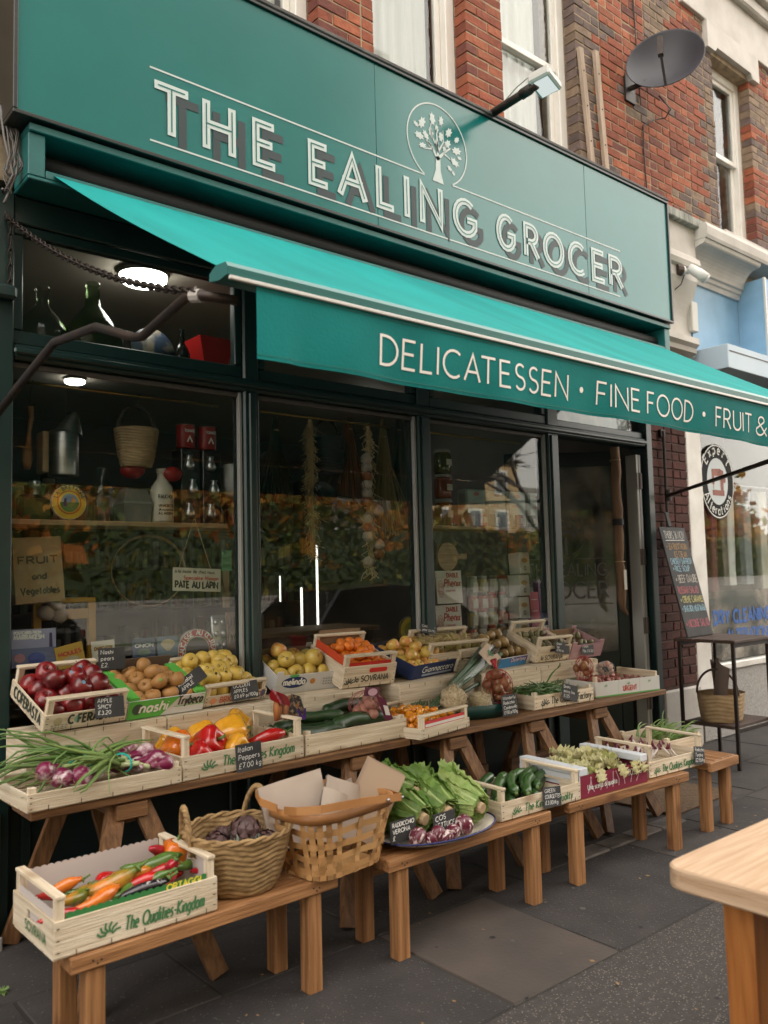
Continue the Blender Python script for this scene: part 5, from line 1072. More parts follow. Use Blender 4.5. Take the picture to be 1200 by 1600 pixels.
APG = mat('golden_apple_skin', (.58, .385, .07), .4, col2=(.50, .37, .08), scale=2, var=.08, coat=.15, detail=8, ramp=(.3, .7))
APB = mat('blushed_apple_skin', (.62, .42, .09), .38, col2=(.55, .14, .05), scale=1.2, var=.1, coat=.15, ramp=(.42, .7))
NAS = mat('russet_pear_skin', (.42, .20, .055), .55, col2=(.34, .17, .05), scale=9, var=.15, detail=8, speck=(26, .5, (.46, .29, .12)))
TAN = mat('tangerine_skin', (.72, .20, .015), .42, col2=(.62, .14, .01), scale=2, var=.1, bump=.25, bscale=22)
BRN = mat('brown_pear_skin', (.22, .13, .045), .45, col2=(.30, .20, .07), scale=3, var=.2, detail=8)
PEG = mat('green_pear_skin', (.32, .26, .06), .45, col2=(.24, .22, .06), scale=3, var=.2, detail=8)
STI = flat((.30, .55, .15)); STW = flat((.7, .7, .7)); STK = flat((.015, .015, .02))
apples_red = [apple(APR, 'dark_red_apple', k) for k in range(3)]; apples_gold = [apple(APG, 'golden_apple', k+5) for k in range(3)]; apple_bl = apple(APB, 'golden_apple', 9); nashis = [apple(NAS, 'nashi_pear', k+11, .94) for k in range(2)]
m_ = MB(); m_.lathe([(.02, -.78), (.3, -.80), (.7, -.62), (.97, -.18), (1, .15), (.85, .52), (.5, .72), (.2, .74), (.05, .69)], 16, lambda a, t: 1+.03*cos(7*a)*(t)); m_.k = 1; m_.ball((0, 0, .72), .10, 6, 4, (1, 1, .4)); tanger = mesh_of(m_, 'tangerine', [TAN, STEMG])
m_ = MB(); m_.lathe([(.02, -1.0), (.35, -.98), (.75, -.75), (.95, -.3), (.88, .2), (.62, .7), (.42, 1.1), (.30, 1.35), (.12, 1.48), (.02, 1.47)], 16, lambda a, t: 1+.03*cos(3*a)); m_.k = 1; m_.tube([(0, 0, 1.45), (.06, 0, 1.85)], .05, 5); pear_b = mesh_of(m_, 'pear', [BRN, STEM])
pear_g = pear_b.copy(); pear_g.materials[0] = PEG
def sticker(bxo, me_name, loc, d, r, m):
    pass
STK_COL = {'dark_red_apple': flat((.10, .22, .30)), 'nashi_pear': flat((.14, .38, .08)), 'golden_apple': flat((.02, .02, .03))}
def fill(B, meshes, r, name, lab, cat, group, nx, ny, z0, jit=.25, layers=1, x0=.02, x1=None, y0=.02, y1=None, seed=0, upright=.35, crown=0, skip=0):
    """rows of round produce in a container, each one its own object; upper layers sit in the hollows"""
    r0 = random.Random(seed); x1 = x1 or B.L-.02; y1 = y1 or B.D-.02; n = 0
    for l in range(layers):
        nxx, nyy = nx-l, ny-l
        for j in range(nyy):
            for i in range(nxx):
                if skip and r0.random() < skip*l: continue
                u = (i+.5+.5*l)/nx; v = (j+.5+.5*l)/ny
                x = x0+(x1-x0)*u+r0.uniform(-jit, jit)*r*.5; y = y0+(y1-y0)*v+r0.uniform(-jit, jit)*r*.5
                z = z0+r+l*r*1.25+crown*sin(pi*u)*sin(pi*v)+r0.uniform(-.1, .1)*r
                o = place(r0.choice(meshes), name, lab, cat, group, B.w(x, y, z), (r0.gauss(0, upright)+B.tilt, r0.gauss(0, upright), r0.uniform(0, 6.28)), r*r0.uniform(.92, 1.08)); n += 1
                if name in STK_COL and r0.random() < .4 and l == layers-1:      # a fruit sticker on the side that faces the street
                    o.rotation_mode = 'XYZ'; d = o.rotation_euler.to_matrix().inverted() @ V((r0.uniform(-.6, .3), -.75, r0.uniform(.2, .7))).normalized(); e1 = d.orthogonal().normalized(); e2 = d.cross(e1); m_ = MB(); m_.poly([d*1.025+e1*.2*cos(q)+e2*.15*sin(q) for q in [2*pi*k/10 for k in range(10)]]); m_.build('sticker', STK_COL[name], o)
    return n
fill(C1, apples_red, .046, 'dark_red_apple', 'glossy dark red apple in the tilted crate at far left', 'apple', 'dark red apples', 4, 4, .018, layers=2, seed=1, crown=.03, upright=.5, skip=.25)
fill(C2, nashis, .041, 'nashi_pear', 'round russet nashi pear in the green and white carton', 'pear', 'nashi pears', 4, 4, .02, layers=2, seed=2, crown=.012, upright=.6, skip=.4)
fill(C3, apples_gold, .041, 'golden_apple', 'golden apple in the rows of the tilted crate with the price slate', 'apple', 'golden apples in the crate', 5, 5, .01, layers=2, seed=3, crown=.012, upright=.5, y1=C3.D, skip=.15)
fill(C4, apples_gold+[apple_bl], .046, 'golden_apple', 'golden apple heaped in the white carton', 'apple', 'golden apples in the white carton', 4, 3, .006, layers=2, seed=4, crown=.04, upright=.7, skip=.35)
fill(C5, [tanger], .032, 'tangerine', 'bright orange tangerine in the tall crate with red tissue', 'tangerine', 'tangerines', 5, 5, .07, layers=2, seed=5, crown=.01, x0=.04, x1=C5.L-.03, y0=.03, skip=.3)
fill(C6, [apple_bl, apples_gold[0], apple_bl], .039, 'striped_apple', 'small striped apple in the navy carton', 'apple', 'apples in the navy carton', 6, 4, .01, layers=2, seed=6, crown=.01, skip=.3)
fill(C9, [pear_b], .034, 'russet_fruit', 'brown russet fruit heaped in the blue and white carton', 'fruit', 'russet fruit', 5, 3, .012, layers=2, seed=7, crown=.04, upright=1.2, skip=.2)
fill(C7, [pear_g], .031, 'straw_pear', 'olive pear lying on straw behind the navy carton', 'pear', 'pears on straw', 6, 2, .02, layers=1, seed=8, upright=1.3)
fill(C8, [pear_g, pear_b], .031, 'boxed_pear', 'olive pear in the straw lined crate behind the leeks', 'pear', 'pears behind the leeks', 5, 3, .025, layers=1, seed=9, upright=1.3)
FIG = mat('fig_skin', (.16, .20, .06), .5, col2=(.16, .09, .08), scale=3, var=.2); figm = pear_b.copy(); figm.materials[0] = FIG
fill(C10, [figm], .024, 'green_fig', 'small green fig in the upright crate by the door', 'fig', 'figs', 5, 3, .07, layers=1, seed=10, upright=.6)
fill(C11, [figm], .024, 'pale_fig', 'small green fig in the faded pink carton', 'fig', 'figs in the pink carton', 5, 2, .05, layers=1, seed=12, upright=.6)
# fruit stickers on the nearest apples and pears
STR = mat('straw', (.50, .38, .20), .8, col2=(.40, .29, .14), scale=10)
def straw(B, n, z0, lab, seed):
    r0 = random.Random(seed); m_ = MB()
    for _ in range(n):
        p = V((r0.uniform(.03, B.L-.03), r0.uniform(.03, B.D-.02), z0+r0.uniform(0, .06))); a = r0.uniform(0, 6.28); l = r0.uniform(.03, .08); d = V((cos(a), sin(a), r0.uniform(-.3, .3)))*l
        m_.tube([p-d, p+V((0, 0, r0.uniform(-.01, .02))), p+d], .0012, 3, False)
    o = m_.build('straw', STR, None, None); o.matrix_world = B.T; o['kind'] = 'stuff'; o['label'] = lab; o['category'] = 'straw'
straw(C7, 260, .03, 'loose straw around the pears behind the navy carton', 1); straw(C8, 260, .05, 'loose straw in the crate behind the leeks', 2)
# ---- peppers
PR = mat('red_pepper_skin', (.48, .012, .012), .18, col2=(.40, .010, .012), scale=3, coat=.5); PY = mat('yellow_pepper_skin', (.72, .36, .025), .2, col2=(.66, .30, .02), scale=3, coat=.5); PO = mat('orange_pepper_skin', (.62, .17, .015), .2, col2=(.52, .10, .012), scale=3, coat=.5, ramp=(.4, .7))
PG = mat('green_pepper_skin', (.06, .13, .02), .22, col2=(.09, .17, .03), scale=3, coat=.4); POG = mat('turning_pepper_skin', (.58, .20, .02), .22, col2=(.13, .15, .02), scale=1.1, coat=.4, ramp=(.38, .62)); PDR = mat('crimson_pepper_skin', (.33, .008, .03), .2, col2=(.42, .012, .02), scale=3, coat=.5); PBK = mat('aubergine_streaked_skin', (.012, .008, .014), .2, col2=(.5, .46, .42), scale=5, stretch=(1, 1, .15), coat=.5, ramp=(.6, .68))
def bell(m):
    q = MB(); q.lathe([(.03, -.82), (.3, -.95), (.62, -.92), (.80, -.6), (.90, -.1), (.98, .35), (.9, .72), (.6, .92), (.3, .86), (.12, .72), (.03, .70)], 24, lambda a, t: 1+.13*cos(4*a)*(1-.4*t)+.04*cos(3*a+1)); q.k = 1
    q.tube([(0, 0, .68), (.02, .02, .95), (.14, .06, 1.25)], [.13, .09, .11], 7); return mesh_of(q, 'bell_pepper', [m, STEMG])
def longp(m, bend=.25, fat=1, seed=0, tip=.12):
    q = MB(); n = 12; pts = []; rs = []
    for i in range(n+1):
        t = i/n; pts.append((t*2-1, bend*sin(pi*t*.9)+.04*sin(9*t+seed), .06*sin(5*t+seed))); rs.append(fat*.31*(max(.02, (1-(1-t)**6))*(1-.75*t**1.6)+.0)+(tip*.1 if t > .95 else 0))
    rs[0] = .1*fat; rs[-1] = .02
    q.tube(pts, rs, 14); q.k = 1; q.tube([(-.98, .0, 0), (-1.06, -.02, .02)], [.16*fat, .09*fat], 8); q.tube([(-1.04, -.01, .01), (-1.2, -.06, .04), (-1.36, -.04, .10)], [.06, .045, .055], 6); return mesh_of(q, 'long_pepper', [m, STEMG])
def put(me, B, x, y, z, rot, sc, name, lab, cat, grp=None):
    o = place(me, name, lab, cat, grp, B.w(x, y, z), rot, sc); return o
bR, bY, bO = bell(PR), bell(PY), bell(PO)
for i, (me, x, y, z, rot, s, lab) in enumerate(((bO, .07, .17, .07, (1.3, .2, .4), .062, 'orange bell pepper against the left end of the pepper crate'), (bY, .10, .28, .07, (1.5, .1, 2), .058, 'yellow pepper at the back left of the pepper crate'), (bR, .20, .14, .075, (1.2, .0, .5), .062, 'big red bell pepper facing forward in the pepper crate'), (bY, .345, .20, .09, (1.4, .3, 1.2), .068, 'broad yellow pepper on top in the pepper crate'), (bY, .42, .27, .10, (1.5, .2, 2.5), .066, 'pale yellow pepper leaning at the back of the pepper crate'), (bR, .12, .07, .05, (1.5, 0, 2.9), .052, 'small red pepper low at the front left of the pepper crate'), (bY, .30, .09, .05, (1.5, .2, .2), .052, 'yellow pepper low behind the price slate'), (bY, .30, .31, .06, (1.4, .3, 3.2), .06, 'yellow pepper at the very back of the pepper crate'), (bY, .23, .25, .09, (1.4, .4, .9), .055, 'long yellow pepper leaning between the red and the broad yellow one'))):
    put(me, B2, x, y, z+.03, rot, s*1.08, 'bell_pepper', lab, 'pepper', 'bell peppers')
lr = longp(PR, .3, 1.35); put(lr, B2, .50, .16, .085, (0, .15, 2.7), .095, 'long_pepper', 'curved glossy red pepper at the right end of the pepper crate', 'pepper')
LPm = {'r': longp(PR, .2), 'o': longp(PO, .25, 1.15, 1), 'g': longp(PG, .2, 1, 2), 't': longp(POG, .18, 1.2, 3), 'd': longp(PDR, .15, 1.5, 4), 'k': longp(PBK, .25, .9, 5)}
for c, x, y, z, rz, ry, s, lab in (('t', .24, .19, .085, 2.7, .35, .092, 'orange pepper turning green on top of the long peppers'), ('o', .17, .12, .075, 3.3, .1, .075, 'orange long pepper at the front left of the crate'), ('t', .13, .20, .07, 3.5, .1, .07, 'blotchy orange and green pepper at the back left'), ('g', .26, .13, .07, 3.5, .1, .055, 'small dark green pepper in the middle of the long peppers'), ('r', .33, .15, .075, 2.8, .15, .08, 'bright red long pepper in the middle of the crate'), ('g', .42, .24, .10, 2.8, .1, .095, 'long green pepper lying across the back'), ('k', .31, .09, .075, 2.7, .25, .08, 'black streaked pepper pointing to the front edge'), ('g', .37, .13, .085, 2.2, .3, .06, 'bright green pepper crossing the black streaked one'), ('d', .45, .27, .12, 3.8, -.4, .055, 'crimson pepper standing at the back right'), ('d', .45, .15, .095, 1.5, .8, .045, 'round crimson pepper near the right front'), ('r', .40, .11, .07, 3.7, 0, .06, 'small red pepper behind the green print'), ('r', .42, .19, .08, 2.9, .1, .07, 'red long pepper under the green ones'), ('g', .52, .18, .085, 3.2, 0, .065, 'thick dark green pepper near the right end'), ('r', .055, .10, .06, 2.9, 0, .06, 'red pepper tucked under the left handle rail'), ('r', .10, .07, .05, 3.3, .1, .055, 'short red pepper at the left front corner'), ('o', .30, .24, .07, 3.0, .1, .075, 'orange pepper half hidden at the back of the crate'), ('t', .34, .22, .09, 2.9, .0, .06, 'olive pepper behind the red one'), ('g', .40, .06, .055, 2.4, .0, .05, 'green pepper low behind the front panel'), ('d', .55, .12, .07, 2.4, .2, .04, 'small crimson pepper at the right front corner')):
    put(LPm[c], A1, x, y, z+.032, (0, ry, rz+A1.yaw), s*1.12, 'long_pepper', lab+' of the nearest crate' if 'crate' not in lab else lab+', nearest bench', 'pepper', 'long peppers')
r0 = random.Random(19)
for i in range(13):
    c = 'rotgdr'[i % 6]; put(LPm[c], A1, .09+.038*i+r0.uniform(-.01, .01), .20+.11*r0.random(), .075+r0.uniform(0, .03), (r0.uniform(-.4, .4), r0.uniform(-.1, .3), r0.choice((2.9, 3.5, 2.4, .4))+r0.gauss(0, .3)), r0.uniform(.06, .085), 'long_pepper', 'long pepper lying towards the white lining of the nearest crate', 'pepper', 'long peppers at the back')
put(bO, A1, .51, .24, .135, (.15, .1, .5), .05, 'bell_pepper', 'round orange pepper with curved stem at the right of the nearest crate', 'pepper')
# scalloped lining of the nearest crate
m_ = MB(); n_ = 90
def scal(x0, y0, x1, y1, h0, mb, nn):
    vs = []; 
    for i in range(nn+1):
        t = i/nn; x = x0+(x1-x0)*t; y = y0+(y1-y0)*t; vs += [(x, y, .008), (x, y, h0+.005*abs(sin(t*nn*pi/6)))]
    mb._a(vs, [(2*i, 2*i+2, 2*i+3, 2*i+1) for i in range(nn)])
scal(.036, A1.D-.0075, A1.L-.036, A1.D-.0075, .165, m_, 120); m_.build('paper_lining', flat((.50, .45, .43), .8), A1.root)
m_ = MB(); scal(A1.L-.009, .036, A1.L-.009, A1.D-.036, .155, m_, 72); m_.build('paper_lining', flat((.50, .45, .43), .8), A1.root)
m_ = MB(); scal(.009, .036, .009, A1.D-.036, .135, m_, 72); m_.build('paper_lining', flat((.50, .45, .43), .8), A1.root)
m_ = MB(); scal(.036, .008, A1.L-.036, .008, .125, m_, 120); m_.build('printed_lining', flat((.03, .17, .045), .6), A1.root)
prt(A1, 'ORTAGGI', .36, .108, .018, .005, flat((.65, .55, .06)), .12, off=.0072)
# tiny orange peppers
HAB = mat('tiny_pepper_skin', (.62, .16, .01), .25, col2=(.70, .33, .02), scale=.8, var=.15, coat=.4)
q = MB(); q.lathe([(.03, -1.0), (.35, -.85), (.75, -.3), (.95, .2), (.9, .6), (.5, .85), (.05, .8)], 12, lambda a, t: 1+.1*cos(3*a)); q.k = 1; q.tube([(0, 0, .75), (.05, 0, 1.3)], .10, 5); habm = mesh_of(q, 'tiny_pepper', [HAB, STEMG])
fill(B4, [habm], .022, 'tiny_pepper', 'tiny orange lantern pepper in the red lined crate', 'pepper', 'tiny orange peppers', 8, 8, .02, layers=2, seed=21, upright=1.2, crown=.03, x0=.03, x1=B4.L-.03, y0=.03, skip=.5, jit=.6)
# cucumbers and courgettes
CUK = mat('cucumber_skin', (.012, .035, .012), .35, col2=(.03, .07, .02), scale=6, stretch=(.5, 3, 3), var=.2, coat=.2, bump=.25, bscale=40); COU = mat('courgette_skin', (.02, .06, .014), .3, col2=(.045, .11, .025), scale=8, stretch=(.4, 4, 4), var=.25, coat=.25, speck=(60, .8, (.08, .16, .05)))
def cuke(m, stem, seed, bend=.12, fatk=.2):
    q = MB(); n = 12; q.tube([(-1+2*i/n, bend*sin(pi*i/n), .02*sin(i+seed)) for i in range(n+1)], [.07]+[fatk*(1-.12*cos(i*.9+seed)*.5) for i in range(1, n)]+[.07], 12)
    if stem: q.k = 1; q.tube([(-.99, 0, 0), (-1.14, -.02, .01)], [.07, .075], 7)
    return mesh_of(q, 'cucumber', [m, flat((.14, .22, .07))])
ck = [cuke(CUK, False, 0, .1), cuke(CUK, False, 3, .16)]; cz = [cuke(COU, True, 0, .14, .19), cuke(COU, True, 2, .2, .2)]
r0 = random.Random(31)
for i, (x, y, z, rz, s) in enumerate(((.15, .10, .06, .1, .16), (.20, .17, .06, -.1, .17), (.14, .25, .065, .15, .16), (.40, .11, .065, .05, .17), (.42, .19, .07, -.08, .17), (.40, .28, .07, .12, .16), (.22, .21, .105, -.45, .13), (.44, .24, .11, .1, .17), (.28, .30, .085, .0, .16))):
    put(ck[i % 2], B3, x, y, z+.028, (r0.uniform(-1, 1), 0, rz), s, 'cucumber', 'dark green cucumber in the middle row crate' if i != 6 else 'cucumber lying crosswise on top of the others', 'cucumber', 'cucumbers')
for i in range(16):
    l = i//8; x = .09+.05*(i % 8)+.03*l+r0.uniform(-.012, .012); y = .14+.05*((i*7) % 4)+r0.uniform(-.02, .02)
    put(cz[i % 2], A2, x+.03, y, .035+.035*l+r0.uniform(0, .022), (r0.uniform(-1, 1), -.12, r0.uniform(.1, .75)), .12, 'courgette', 'green courgette heaped in the crate on the lettuce bench', 'courgette', 'courgettes')
# green beans
BEA = mat('green_bean', (.06, .13, .03), .5, col2=(.10, .19, .05), scale=6)
m_ = MB(); r0 = random.Random(41)
for _ in range(330):
    p = V((r0.uniform(.05, B6.L-.05), r0.uniform(.04, B6.D-.04), 0)); p.z = .03+.055*sin(pi*p.x/B6.L)*sin(pi*p.y/B6.D)+r0.uniform(0, .025); a = r0.gauss(0, .7); l = r0.uniform(.035, .06); d = V((cos(a), sin(a), r0.gauss(0, .25)))*l
    m_.tube([p-d, p+V((r0.gauss(0, .006), r0.gauss(0, .006), .006)), p+d], [.002, .0042, .002], 5, False)
o = m_.build('green_beans', BEA, None, smooth=True); o.matrix_world = B6.T; o['kind'] = 'stuff'; o['label'] = 'heap of thin green beans in the crate near the doorway'; o['category'] = 'beans'
put(longp(mat('long_bean', (.10, .22, .06), .5), .1, .25), B6, .36, .2, .13, (.3, .9, 1.9), .09, 'runner_bean', 'single long green bean standing above the bean heap', 'bean')
# ---- spring onions
ONW = mat('red_onion_skin', (.17, .010, .055), .3, col2=(.60, .48, .50), scale=26, stretch=(1, 1, 1), coat=.3, detail=3, ramp=(.50, .66)); ONG = mat('onion_leaf', (.10, .20, .045), .45, col2=(.17, .26, .07), scale=2, var=.2); ONP = mat('onion_stalk', (.55, .58, .36), .45, col2=(.38, .48, .20), scale=3); ROOT = mat('onion_root', (.36, .27, .17), .9)
def onion_bunch(lab, B, x, y, z, ang, nb=7, ll=.36, seed=0, up=.16):
    r0 = random.Random(seed); t = thing('spring_onion_bunch', lab, 'onions', tuple(B.w(x, y, z)), (0, 0, ang+B.yaw), 'bunches of red spring onions')
    bb, gg, pp, rt = MB(), MB(), MB(), MB()
    for i in range(nb):
        bx_ = V((r0.uniform(-.05, .045), (i-(nb-1)/2)*.026+r0.gauss(0, .008), r0.uniform(-.0, .045))); R = r0.uniform(.030, .040)
        b1 = MB(); b1.T = Matrix.Translation(bx_) @ Matrix.Rotation(pi/2+r0.gauss(0, .2), 4, 'Y') @ Matrix.Scale(R, 4); b1.lathe([(.02, -1.05), (.45, -.95), (.9, -.45), (1, 0), (.85, .5), (.5, 1.0), (.3, 1.5), (.24, 2.2)], 14)
        bb.v += b1.v; o_ = len(bb.v)-len(b1.v); bb.f += [tuple(k+o_ for k in f) for f in b1.f]; bb.m += b1.m
        e = bx_+V((R*2.1, 0, 0)); g = V((.12+r0.uniform(-.01, .02), r0.gauss(0, .012), .02+r0.uniform(0, .02)))
        pp.tube([e, e.lerp(g, .6), g], [R*.26, R*.25, R*.26], 7)
        for k in range(2):
            q = g; pts = [g]; d = V((1, r0.gauss(0, .28), r0.uniform(.0, .45)))
            L_ = ll*r0.uniform(.6, 1.1)
            for s in range(6): q = q+d.normalized()*L_/6; d = d+V((0, r0.gauss(0, .14), -.10+r0.gauss(0, .1))); pts.append(V((q.x, q.y, max(q.z, -.01))))
            gg.tube(pts, [.0075, .009, .0085, .007, .0055, .004, .002], 6, False)
        for k in range(7):
            d = V((-1, r0.gauss(0, .6), r0.gauss(0, .6))).normalized()*r0.uniform(.02, .045); s0 = bx_-V((R, 0, 0)); rt.tube([s0, s0+d*.5+V((0, 0, r0.gauss(0, .006))), s0+d], .0009, 3, False)
    for k in range(int(ll*18)):
        p = V((.12, r0.gauss(0, .03), .03)); pts = [p]; d = V((1, r0.gauss(0, .5), r0.uniform(.3, 1.1))).normalized()
        for s in range(7): p = p+d*ll*r0.uniform(.10, .2); d = (d+V((0, r0.gauss(0, .25), -.25+r0.gauss(0, .15)))).normalized(); pts.append(V((p.x, p.y, max(p.z, -.02))))
        gg.tube(pts, [.005, .0055, .005, .0045, .004, .003, .002, .001], 5, False)
    bb.build('bulbs', ONW, t, smooth=True, kind='stuff'); pp.build('stalks', ONP, t, smooth=True, kind='stuff'); gg.build('green_leaves', ONG, t, smooth=True, kind='stuff'); rt.build('roots', ROOT, t, kind='stuff')
    bd = MB(); bd.tube([(.105, .055*cos(a)+.002, .026+.034*sin(a)) for a in [2*pi*k/14 for k in range(15)]], .004, 5, False); bd.build('rubber_band', flat((.02, .42, .36)), t)
    return t
onion_bunch('bunch of red spring onions pointing left with teal band at the front right', B1, .49, .11, .075, pi+.2, 8, .34, 1); onion_bunch('bunch of pale red spring onions at the left front with teal band', B1, .15, .10, .07, .45, 8, .30, 2); onion_bunch('bunch of spring onions lying at the back with long green leaves', B1, .50, .27, .06, pi-.1, 5, .42, 3); onion_bunch('fourth spring onion bunch with leaves drooping over the left end', B1, .40, .25, .07, pi-.05, 3, .42, 4)
m_ = MB(); r0 = random.Random(51)
for i in range(46):
    p = V((r0.uniform(.03, .33), r0.uniform(.04, .3), .05)); pts = [p]; d = V((r0.gauss(.35, .3), r0.gauss(-.1, .3), 1.0)).normalized()
    for s in range(6): p = p+d*r0.uniform(.018, .036); d = (d+V((.14+r0.gauss(0, .05), -.05, -.22))).normalized(); pts.append(p)
    m_.tube(pts, [.006, .007, .006, .005, .004, .003, .001], 6, False)
o = m_.build('spring_onion_tops', ONG, None, smooth=True); o.matrix_world = A5.T; o['kind'] = 'stuff'; o['label'] = 'arching green onion tops in the small crate at the right end'; o['category'] = 'onions'
# ---- leaves: lettuce, escarole, radicchio
def leaf(mb, T, L, W, cup, bend, ruf, seed, ki=0, kr=1, nu=8, nv=9):
    r0 = random.Random(seed); ph = r0.uniform(0, 6); old = mb.T; mb.T = T; o = len(mb.f)
    def fn(u, v):
        q = u*2-1; w = W*(.28+.72*sin(pi*min(1, v*.62+.16))**.8)*sqrt(max(.0, 1-v**7)+.003); x = q*w
        z = cup*q*q*W+bend*v*v*L+ruf*abs(q)**1.5*sin(v*21+ph+q*2)*W*(.3+v)+ruf*.3*W*sin(q*9+ph+v*5); return (x, v*L-.02*L*q*q, z)
    mb.grid(nu, nv, fn); mb.T = old
    for j in range(nv):
        for i in range(nu):
            mid = abs((i+.5)/nu*2-1); mb.m[o+j*nu+i] = kr if (mid < .2 and j < nv*.75) or j == 0 else ki
LG1 = mat('cos_leaf_outer', (.08, .17, .025), .5, col2=(.20, .32, .07), scale=10, detail=8, bump=.5, bscale=14, trans=.25); LG2 = mat('cos_leaf_inner', (.20, .34, .07), .5, col2=(.40, .48, .17), scale=10, detail=8, bump=.5, bscale=14, trans=.25); RIB = mat('lettuce_rib', (.40, .50, .20), .45, col2=(.34, .46, .16), scale=6, trans=.2)
def headleaf(mb, a0, span, R, L, lay, seed, flare):
    r0 = random.Random(seed); ph = r0.uniform(0, 6); nu, nv = 14, 18; o = len(mb.f)
    def fn(u, v):
        q = u*2-1; w_ = .35+.65*sin(pi*min(1, v*.72+.14)); a = a0+q*span*w_
        r = R*(.48+.56*sin(pi*(.07+.58*v)))*lay+.012*q*q*w_+R*.10*sin(v*29+q*7+ph)*v*(.35+abs(q))+R*.07*sin(q*19+ph+v*11)*(.2+v)
        if v > .7: r += flare*((v-.7)/.3)**2
        rib = .004*max(0, 1-abs(q)/.12)*(1-v); return ((r+rib)*cos(a), v*L*(1-.16*q*q), (r+rib)*sin(a))
    mb.grid(nu, nv, fn)
    for jj in range(nv):
        for ii in range(nu):
            mid = abs((ii+.5)/nu*2-1); mb.m[o+jj*nu+ii] = 1 if (mid < .10*(1.0-jj/nv) and jj < nv*.7) else 0
def cos_lettuce(lab, loc, ang, pitch, s, seed, pale=False):
    t = thing('cos_lettuce', lab, 'lettuce', tuple(loc), (pitch, 0, ang), 'heads of lettuce on the plate'); r0 = random.Random(seed)
    for ring, (n, R, L, fl) in enumerate(((8, .094, .25, .035), (7, .080, .255, .020), (5, .058, .255, .010))):
        for k in range(n):
            a = 2*pi*(k+.5*ring)/n+r0.gauss(0, .12); m_ = MB(); headleaf(m_, a, .62 if ring == 0 else .75, R*s, L*s*r0.uniform(.88, 1.06), r0.uniform(.96, 1.05), seed*50+ring*10+k, fl*s*r0.uniform(.5, 1.4))
            m_.build('leaf', [(LG2 if (pale or ring) else LG1), RIB], t, smooth=True)
    m_ = MB(); m_.tube([(0, -.012, 0), (0, .02, 0)], [.022*s, .028*s], 12); m_.build('cut_stump', flat((.42, .30, .18)), t)
PZ = .402
pc = gz(683, 1297, PZ+.02); plate = thing('oval_plate', 'large oval cream plate with dark blue rim on the second bench', 'plate', (pc.x, pc.y, PZ), (0, 0, .0))
m_ = MB(); ex, ey = .30, .185; NP = 44
prof_ = [(.01, .008), (.62, .008), (.80, .018), (1.0, .036), (1.0, .032), (.80, .010), (.60, .0005), (.01, .0005)]
m_._a([(r*ex*cos(2*pi*k/NP), r*ey*sin(2*pi*k/NP), z) for r, z in prof_ for k in range(NP)], [(i*NP+k, i*NP+(k+1) % NP, (i+1)*NP+(k+1) % NP, (i+1)*NP+k) for i in range(len(prof_)-1) for k in range(NP)]); m_.build('dish', mat('cream_glaze', (.62, .56, .48), .2, coat=.5), plate, smooth=True)
m_ = MB(); m_.tube([(ex*cos(2*pi*k/NP), ey*sin(2*pi*k/NP), .035) for k in range(NP+1)], .0042, 6, False); m_.build('blue_rim', flat((.012, .018, .10), .2), plate, smooth=True)
cos_lettuce('pale cos lettuce with cut base facing forward at the right of the plate', (pc.x+.165, pc.y-.10, PZ+.10), .12, .18, .95, 1, True)
cos_lettuce('large green cos lettuce lying in the middle of the plate', (pc.x+.02, pc.y-.05, PZ+.10), -.05, .2, 1.0, 2)
cos_lettuce('green cos lettuce at the left of the plate', (pc.x-.12, pc.y-.05, PZ+.10), .12, .2, 1.0, 3)
cos_lettuce('cos lettuce lying on top at the back left of the plate', (pc.x-.09, pc.y+.03, PZ+.19), .35, .05, .8, 4)
RAD = mat('radicchio_skin', (.10, .008, .025), .4, col2=(.62, .52, .50), scale=1.5, stretch=(1.6, 1.6, .5), detail=7, ramp=(.54, .62), coat=.2)
for i, (dx, dy, r, lab) in enumerate(((-.20, -.10, .036, 'dark radicchio ball at the left rim of the plate'), (-.115, -.125, .033, 'white veined radicchio standing beside the first ball'), (-.04, -.135, .030, 'small pale radicchio in the middle of the row'), (.035, -.125, .040, 'largest radicchio half white in front of the pale lettuce'), (-.09, -.15, .026, 'small dark radicchio nearest the plate edge'), (-.155, -.13, .026, 'little purple radicchio between two larger ones'))):
    m_ = MB(); m_.lathe([(.05, -1), (.5, -.9), (.9, -.4), (1, .1), (.85, .6), (.5, .95), (.05, 1.05)], 18, lambda a, t: 1+.07*cos(3*a+i)+.04*cos(7*a)); o = m_.build('radicchio', RAD, None, (pc.x+dx, pc.y+dy, PZ+.02+r), (.4*sin(i*2.1), .8*cos(i*1.7), i*1.3), True); o.scale = (r, r, r*1.05); tag(o, lab, 'radicchio', 'radicchio on the plate')
ESC = mat('escarole_leaf', (.60, .56, .26), .55, col2=(.70, .67, .42), scale=5, bump=.4, bscale=14, trans=.3); ESC2 = mat('escarole_green_leaf', (.38, .42, .12), .55, col2=(.5, .5, .2), scale=5, trans=.3)
r0 = random.Random(61)
for i in range(84):
    x = r0.uniform(.08, A3.L-.08); y = r0.uniform(.06, A3.D-.07); z = .07+.06*sin(pi*x/A3.L)*sin(pi*y/A3.D)+r0.uniform(-.01, .02)
    m_ = MB(); leaf(m_, Matrix.Rotation(r0.uniform(0, 6.28), 4, 'Z') @ Matrix.Rotation(r0.uniform(-.5, .5), 4, 'X') @ Matrix.Rotation(r0.uniform(-.4, .4), 4, 'Y'), r0.uniform(.06, .105), r0.uniform(.03, .05), .5, -.3, .45, 700+i, 0, 1)
    if i == 0: esc = thing('escarole_heap', 'heap of pale yellow escarole leaves in the crimson carton', 'escarole', tuple(A3.w(0, 0, 0)), (0, 0, A3.yaw))
    o = m_.build('leaf', [ESC if r0.random() < .8 else ESC2, ESC], esc, (x, y, z), smooth=True)
